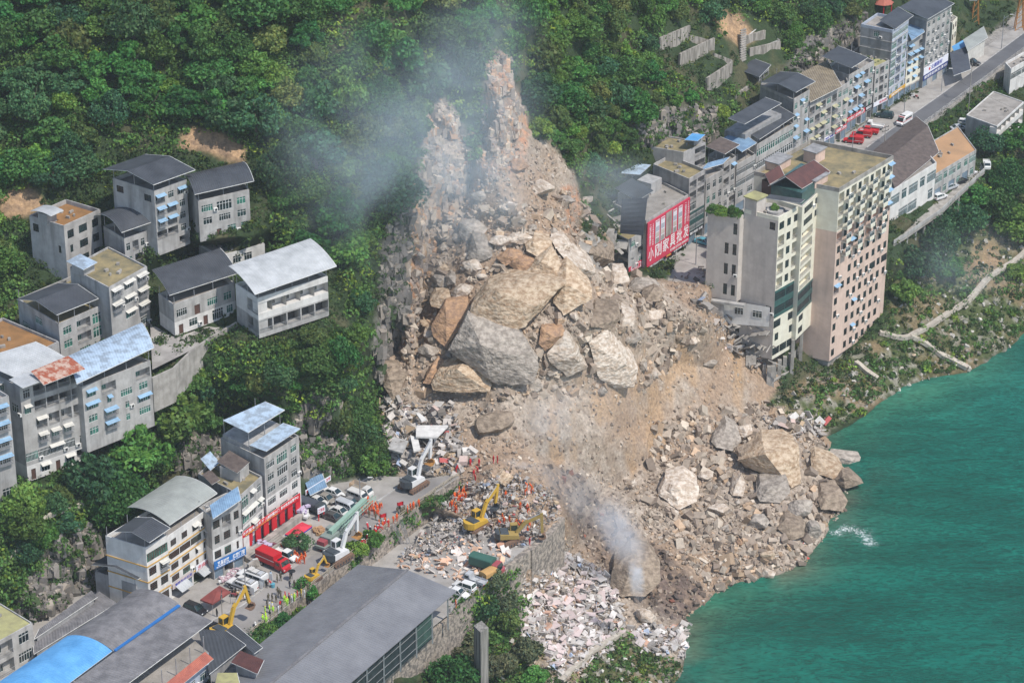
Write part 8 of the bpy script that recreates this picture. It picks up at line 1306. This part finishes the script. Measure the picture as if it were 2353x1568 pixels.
def person(u, v, z, pose, top, bot, hel, face=0, label='', group=None, vest=None, free_z=False):
    key = (pose, top, bot)
    if pose not in POSES: POSES[pose] = body(pose)
    m0, hd = POSES[pose]
    if key not in PM:
        m = m0.copy(); m.materials.clear()
        for q in (CL[top], CL[bot], SKINM, SHOE): m.materials.append(q)
        PM[key] = m
    p = gp(u, v) if z is None else P(u, v, z); o = bpy.data.objects.new('person', None); COL.objects.link(o); o.empty_display_size = .1; o.location = p+Vector((0, 0, .02 if z is not None else .35)); o.rotation_euler.z = R(face); s = random.uniform(.97, 1.06); o.scale = (s, s, s)
    b = bpy.data.objects.new('body', PM[key]); COL.objects.link(b); b.parent = o; k = ('hat', hel, pose)
    if k not in PM:
        bm = bmesh.new(); bmesh.ops.create_uvsphere(bm, u_segments=10, v_segments=6, radius=.125 if hel else .112)
        for q in [q for q in bm.verts if q.co.z < -.02]: q.co.z = -.02; q.co.x *= 1.12 if hel and hel != 'c' else .9; q.co.y *= 1.08 if hel and hel != 'c' else .95
        for q in bm.verts: q.co += hd+Vector((-.01, 0, .05))
        m = bpy.data.meshes.new('helmet'); bm.to_mesh(m); bm.free(); m.materials.append(HEL[hel]); PM[k] = m
    h = bpy.data.objects.new('helmet' if hel and hel != 'c' else 'cap' if hel == 'c' else 'hair', PM[k]); COL.objects.link(h); h.parent = o
    return tag(o, label, 'person', group)
random.seed(31); zf5 = lambda a, b: (427.2+a/4.15, 1190+b/4.15); zf4 = lambda a, b: (427.2+a/4.283, 885+b/4.283); zf6 = lambda a, b: (854.4+a/3.6705, 884.9+b/3.6705); AP = ['stand', 'stand', 'walk', 'hips', 'stand', 'walk', 'point']
def crowd(conv, pts, z, top, bot, hel, label, group, poses=AP):
    for a, b in pts: u, v = conv(a, b); person(u, v, z, random.choice(poses), top, bot, hel, random.uniform(-180, 180), label, group)
crowd(zf5, [(870,610),(903,595),(992,600),(1035,665),(1108,652),(1098,682),(1140,672),(1163,682),(875,730),(892,747),(822,792),(862,802),(787,792),(775,852),(1112,622),(905,762),(1150,655)], 28, 'camo', 'camo', 'c', 'soldier in camouflage standing on the near street', 'soldiers standing on the street')
crowd(zf4, [(1800,1300),(1865,1322),(1912,1337),(1958,1347),(1700,1330)], 28, 'camo', 'camo', 'c', 'soldier in camouflage by the orange rescuers near the barrier', 'soldiers near the barrier')
crowd(zf6, [(215,1082),(233,1070),(262,1088),(275,1075),(248,1095)], 28, 'camo', 'camo', 'c', 'soldier in camouflage gathered around the red flag', 'soldiers around the red flag')
for (a, b, t, bo, h, po, lb) in [(990,668,'navy','navy',None,'hips','person in navy uniform with hands on hips in mid street'),(808,578,'blue','white',None,'stand','person in a pale blue shirt behind the police van'),(812,650,'red','navy',None,'bend','person in a red shirt bending over the blue bucket'),(755,650,'camo','camo','c','bend','soldier leaning at the rear of the police van'),(768,662,'black','orange',None,'stand','person with orange trousers behind the police van'),(1006,575,'black','black',None,'stand','person under the black umbrella'),(1062,752,'red','grey',None,'stand','person in a red top leaning on the barrier'),(1100,738,'yellow','grey',None,'stand','person in a bright yellow top at the barrier'),(1128,748,'white','white',None,'stand','person all in white at the barrier'),(948,772,'red','grey','r','walk','person in red with a red helmet in the crowd'),(985,788,'pink','grey','r','stand','person in a pink shirt in the crowd by the barrier'),(1010,802,'white','grey','y','stand','person in white with a yellow helmet at the barrier'),(982,812,'black','black',None,'stand','person in black in the crowd by the barrier'),(900,852,'red','black',None,'walk','person in a dark red shirt walking to the barrier'),(800,862,'white','grey',None,'stand','person in white beside the soldiers'),(824,872,'white','khaki','y','stand','person in white shirt with yellow helmet beside the soldiers'),(803,952,'black','black',None,'stand','person in dark clothes between lime vests'),(882,902,'white','blue',None,'point','person in white pointing over the barrier'),(916,877,'khaki','white',None,'stand','person in khaki near the barrier'),(296,938,'black','black',None,'stand','person in black alone beside the power pole'),(430,1062,'navy','black',None,'stand','person in dark blue next to the bottom excavator'),(487,824,'black','black',None,'hips','person in black by the white sacks'),(470,742,'black','grey',None,'bend','person bending among the motorcycles'),(1647,302,'black','black',None,'stand','person in black alone by the bamboo barrier'),(1758,150,'navy','navy','w','stand','person in navy with a white helmet'),(1770,200,'black','black',None,'stand','person in black behind the lime vest'),(637,280,'blue','blue',None,'walk','person in pale blue carrying goods at the red shop')]: u, v = zf5(a, b); person(u, v, 28 if a != 637 else 28.3, po, t, bo, h, random.uniform(-180, 180), lb)
crowd(zf5, [(940,802),(958,837),(1035,788),(757,915),(734,987),(763,967),(766,1005),(832,912),(798,902),(968,825),(1745,190)], 28, 'vest', 'grey', 'y', 'person in a lime safety vest with a yellow helmet', 'people in lime safety vests', ['stand', 'walk', 'hips'])
crowd(zf5, [(1050,420),(1078,422),(1130,432),(1010,402),(1025,388),(990,372),(1060,372),(1110,382),(1132,350),(1090,402),(1040,350),(1000,350),(1145,375),(970,360)], 28, 'orange', 'orange', 'o', 'rescuer in orange resting in the shade of the street tree', 'rescuers under the street tree', ['squat', 'sit', 'stand', 'sit'])
crowd(zf5, [(900,290),(940,282),(920,300),(1305,302)], 28, 'orange', 'orange', 'o', 'rescuer in orange sitting beside the blue goods', 'rescuers sitting beside the tent', ['sit', 'squat'])
crowd(zf4, [(1735,1200),(1760,1250),(1800,1180),(1830,1200),(1866,1190),(1906,1225),(1875,1270),(1720,1230),(1772,1262),(1845,1240),(1882,1245),(1790,1160),(1820,1225),(1750,1180),(1700,1215),(1740,1275),(1805,1260),(1855,1285),(1895,1255),(1920,1200),(1785,1215)], 28, 'orange', 'orange', 'o', 'rescuer in orange in the group at the end of the car lot', 'rescuers beside the car lot', ['stand', 'squat', 'bend', 'sit', 'stand'])
crowd(zf5, [(1735,112),(1805,132),(1832,142),(1730,222),(1680,272),(1705,252),(1812,172),(1850,132),(1785,152),(1890,92),(1925,82),(1840,115)], 28, 'red', 'red', 'w', 'rescuer in dark red along the bamboo barrier', 'rescuers along the bamboo barrier', ['stand', 'stand', 'walk', 'bend'])
crowd(zf6, [(325,1052),(395,1022),(210,1142),(180,1160),(140,1190),(60,1195),(90,1215),(30,1240),(300,1075),(350,1040),(110,1170)], 28, 'orange', 'orange', 'o', 'rescuer in orange standing at the barrier beside the ladders', 'rescuers at the barrier by the ladders')
crowd(zf6, [(830,697),(890,722),(903,680),(870,800),(858,742),(708,732),(1025,680),(1057,672)], None, 'red', 'red', 'r', 'firefighter in red high on the debris near the water jet', 'firefighters on the debris top', ['stand', 'stand', 'bend'])
crowd(zf6, [(733,917),(780,917),(803,882),(698,947),(770,952),(748,992),(730,1010),(655,1050),(670,1035),(705,1080),(702,1120),(685,1150),(720,1012),(765,980),(775,895),(742,935),(695,1060),(715,1100),(760,905),(790,960),(725,960),(700,985),(675,1065),(690,1120),(735,890)], None, 'orange', 'orange', 'o', 'rescuer in orange on the rubble left of the yellow excavator', 'rescuers left of the yellow excavator', ['stand', 'walk', 'bend'])
crowd(zf6, [(1310,922),(1347,917),(1250,1040),(1310,1082),(1303,1030),(1050,990),(1127,957),(1113,1172),(1083,1177),(1205,1162),(1245,1202),(1275,1207),(1318,1222),(940,1120),(945,1160),(1190,985),(1260,1190),(1160,1150),(1230,1175),(1290,960),(1340,960),(1215,1210),(1330,1180),(1100,1140)], None, 'orange', 'orange', 'o', 'rescuer in orange searching the debris right of the yellow excavator', 'rescuers right of the yellow excavator', ['bend', 'squat', 'stand', 'bend'])
u, v = zf6(1327,1347); person(u, v, 22.6, 'point', 'red', 'red', None, 40, 'person in red directing the muddy excavator at the wall tip'); u, v = zf6(330,1510); person(u, v, 22.6, 'walk', 'grey', 'black', None, 200, 'person in grey walking across the empty lower yard'); person(1047, 1394, 22.6, 'stand', 'orange', 'orange', 'o', 0, 'rescuer in orange alone beside the warehouse corner')
# umbrella, flags, ladders, hose
u, v = zf5(1012,590); p = P(u, v, 28); r = empty('umbrella', p+Vector((0, 0, 1.2)), 'open black umbrella held over a person in mid street', 'umbrella'); mb = MB(par_world(r)); c = p+Vector((0, 0, 2.35)); n = 8
for i in range(n): a, b = [c+Vector((math.cos(k*6.283/n)*.75, math.sin(k*6.283/n)*.75, -.3)) for k in (i, i+1)]; mb.face([a, b, c]); 
o = mb.build('canopy', CL['black'], r); o.location = (0, 0, 0); mb = MB(par_world(r)); mb.tube(p+Vector((0, 0, 1.2)), c, .02, .02, 6); o = mb.build('shaft', M['steel'], r); o.location = (0, 0, 0)
for (uv, lb) in ((zf6(268,1085), 'red flag held up by the soldiers at the barrier'), (zf6(125,1185), 'orange red flag held at the barrier')):
    p = P(*uv, 28); r = empty('flag', p, lb, 'flag'); mb = MB(p); mb.tube(p, p+Vector((0, 0, 3.0)), .03, .03, 6); o = mb.build('pole', M['steel'], r); o.location = (0, 0, 0); mb = MB(p)
    for i in range(5): x0, x1 = -i*.26, -(i+1)*.26; y0, y1 = .12*math.sin(i*1.3), .12*math.sin((i+1)*1.3); mb.face([p+Vector((x0, y0, 2.9-.05*i)), p+Vector((x1, y1, 2.9-.05*(i+1))), p+Vector((x1, y1, 2.0)), p+Vector((x0, y0, 1.95))]); mb.face([p+Vector((x0, y0+.02, 1.95)), p+Vector((x1, y1+.02, 2.0)), p+Vector((x1, y1+.02, 2.9-.05*(i+1))), p+Vector((x0, y0+.02, 2.9-.05*i))])
    o = mb.build('cloth', CL['red'], r); o.location = (0, 0, 0)
for (a, b, lb) in ((zf6(180,1165), zf6(255,1330), 'steel ladder leaning on the street wall, left one'), (zf6(240,1130), zf6(310,1330), 'steel ladder leaning on the street wall, right one')):
    t, f_ = P(*a, 28.8), P(*b, 22.6); mb = MB(f_); s_ = Vector((.28, .15, 0)); mb.bar(f_-s_, t-s_, .07); mb.bar(f_+s_, t+s_, .07)
    for i in range(18): mb.bar((f_-s_).lerp(t-s_, i/18), (f_+s_).lerp(t+s_, i/18), .05)
    tag(mb.build('ladder', M['steel']), lb, 'ladder')
# blue bucket
mb = MB(P(*zf5(828,655), 28)); p = P(*zf5(828,655), 28); mb.tube(p, p+Vector((0, 0, .8)), .38, .45, 14); tag(mb.build('bucket', PAI['cyan']), 'blue and white water bucket at the kerb behind the police vans', 'bucket')
# overhead cables
def cable(label, a, b, sag):
    mb = MB(a); n = 14; q = [a.lerp(b, i/n)-Vector((0, 0, sag*4*(i/n)*(1-i/n))) for i in range(n+1)]
    for p_, q_ in zip(q, q[1:]): mb.tube(p_, q_, .022, .022, 4, cap=False)
    tag(mb.build('cable', M['dsteel']), label, 'cable')
cable('thin cable crossing above the upper right hillside', PT(1890,-30,680), PT(2352,180,690), 2); cable('second thin cable over the upper right street', PT(1860,-30,682), PT(2352,260,688), 2)
# ------------------------------------------------------------------ hose spray, smoke and haze
def vol(name, label, u, v, t, rad, dens, col, nscale, seed, rot=(0, 0, 0), lo=.42, hi=.68, p=None):
    bm = bmesh.new(); bmesh.ops.create_icosphere(bm, subdivisions=3, radius=1); me = bpy.data.meshes.new(name); bm.to_mesh(me); bm.free(); o = bpy.data.objects.new(name, me); COL.objects.link(o); o.location = p or PT(u, v, t); o.scale = rad; o.rotation_euler = rot
    m = bpy.data.materials.new(name); m.use_nodes = True; tr = m.node_tree; n = tr.nodes; n.remove(n['Principled BSDF']); L = tr.links.new; pv_ = n.new('ShaderNodeVolumePrincipled'); pv_.inputs['Color'].default_value = (*col, 1); pv_.inputs['Anisotropy'].default_value = 0
    tc = n.new('ShaderNodeTexCoord'); ln = n.new('ShaderNodeVectorMath'); ln.operation = 'LENGTH'; L(tc.outputs['Object'], ln.inputs[0]); fall = n.new('ShaderNodeMapRange'); fall.interpolation_type = 'SMOOTHSTEP'; L(ln.outputs['Value'], fall.inputs[0]); fall.inputs[1].default_value = 1; fall.inputs[2].default_value = .15; fall.inputs[3].default_value = 0; fall.inputs[4].default_value = 1
    ge = n.new('ShaderNodeNewGeometry'); nz = n.new('ShaderNodeTexNoise'); L(ge.outputs['Position'], nz.inputs['Vector']); nz.inputs['Scale'].default_value = nscale; nz.inputs['Detail'].default_value = 4; nz.inputs['Distortion'].default_value = .8; mr = n.new('ShaderNodeMapRange'); L(nz.outputs[0], mr.inputs[0]); mr.inputs[1].default_value = lo; mr.inputs[2].default_value = hi; mr.inputs[3].default_value = .0; mr.inputs[4].default_value = 1
    a = n.new('ShaderNodeMath'); a.operation = 'MULTIPLY'; L(fall.outputs[0], a.inputs[0]); L(mr.outputs[0], a.inputs[1]); b = n.new('ShaderNodeMath'); b.operation = 'MULTIPLY'; L(a.outputs[0], b.inputs[0]); b.inputs[1].default_value = dens; L(b.outputs[0], pv_.inputs['Density']); L(pv_.outputs[0], n['Material Output'].inputs['Volume']); me.materials.append(m); return tag(o, label, 'smoke', kind='stuff')
BLU = (.82, .93, 1.0); GRY = (.99, .98, .98)
vol('smoke', 'thin blue smoke drifting over the wooded slope left of the scar', 940, 340, 548, (34, 14, 36), .05, BLU, .05, 1, lo=.32); vol('smoke', 'thin smoke above the scar reaching the top edge', 1110, 150, 560, (17, 12, 22), .042, BLU, .06, 2, lo=.35); vol('smoke', 'blue smoke in front of the scar cliff', 1090, 450, 568, (18, 10, 18), .05, BLU, .08, 3, lo=.35)
vol('smoke', 'smoke veil around the wrecked house', 1400, 440, 600, (14, 9, 11), .06, BLU, .09, 4, lo=.35); vol('smoke', 'dust veil over the middle of the slide', 1300, 950, 560, (22, 8, 10), .05, GRY, .08, 5, (0, R(-15), 0), lo=.4); vol('smoke', 'grey smoke plume drifting from the ravine', 1330, 1130, 552, (17, 7, 8), .075, GRY, .13, 6, (0, R(38), 0), lo=.34); vol('smoke', 'denser grey smoke rising behind the rounded boulder', 1425, 1225, 545, (5.5, 5, 11), .24, (.95, .96, 1.0), .2, 7, (0, R(-25), 0), lo=.34); vol('smoke', 'thin white smoke rising in front of the rounded boulder', 1462, 1330, 530, (2, 2, 7), .8, (.97, .97, 1.0), .4, 8, (0, R(-6), 0), lo=.30)
a = gp(*zf6(1075,672))+Vector((0, 0, 1.2)); b = PT(1240,1082,556); d = b-a; o = vol('water_spray', 'jet of water from the fire hose fanning out to the right', 0, 0, 0, (d.length*.62, 1.3, 1.5), .45, (.92, .92, .92), .9, 9, p=a.lerp(b, .55), lo=.30, hi=.6); o.rotation_euler = d.to_track_quat('X', 'Z').to_euler(); vol('water_spray', 'mist where the hose water lands', 1235, 1090, 556, (6, 3, 3.4), .12, (.9, .9, .9), .3, 10, lo=.35)
for u, v, t, rx in ((2200,600,640,14),): vol('smoke', 'faint haze over the bank below the viaduct', u, v, t, (20, 10, 12), .022, BLU, .07, 11, lo=.35)
mb = MB(); X0, X1, Y0, Y1, Z0, Z1 = -1600, 1600, -30, 2600, -9, 330; c = ((X0+X1)/2, (Y0+Y1)/2, (Z0+Z1)/2); mb.box(c, (X1-X0, Y1-Y0, Z1-Z0)); hm = bpy.data.materials.new('haze'); hm.use_nodes = True; n = hm.node_tree.nodes; n.remove(n['Principled BSDF']); pv_ = n.new('ShaderNodeVolumePrincipled'); pv_.inputs['Color'].default_value = (.88, .95, 1.0, 1); pv_.inputs['Density'].default_value = .00007; hm.node_tree.links.new(pv_.outputs[0], n['Material Output'].inputs['Volume']); tag(mb.build('haze', hm), 'light summer haze in the valley air', kind='stuff')
# ------------------------------------------------------------------ tell look-alikes apart by their order in view
ONES = 'first second third fourth fifth sixth seventh eighth ninth tenth eleventh twelfth thirteenth fourteenth fifteenth sixteenth seventeenth eighteenth nineteenth twentieth'.split()
def ordw(i, n): return 'leftmost' if i == 0 else 'rightmost' if i == n-1 else (ONES[i] if i < 20 else 'twenty-'+ONES[i-20] if i < 29 else 'thirtieth')+' from left'
byl = {}
for o in list(COL.objects):
    if o.parent is None and o.get('label') and not o.get('kind'): byl.setdefault((o['label'], o.get('category')), []).append(o)
for (lb, c), os_ in byl.items():
    n = len(os_)
    if 1 < n <= 30 and len(lb.split()) <= 13:
        for i, o in enumerate(sorted(os_, key=lambda o: proj(o.location)[0])): o['label'] = lb+', '+ordw(i, n)
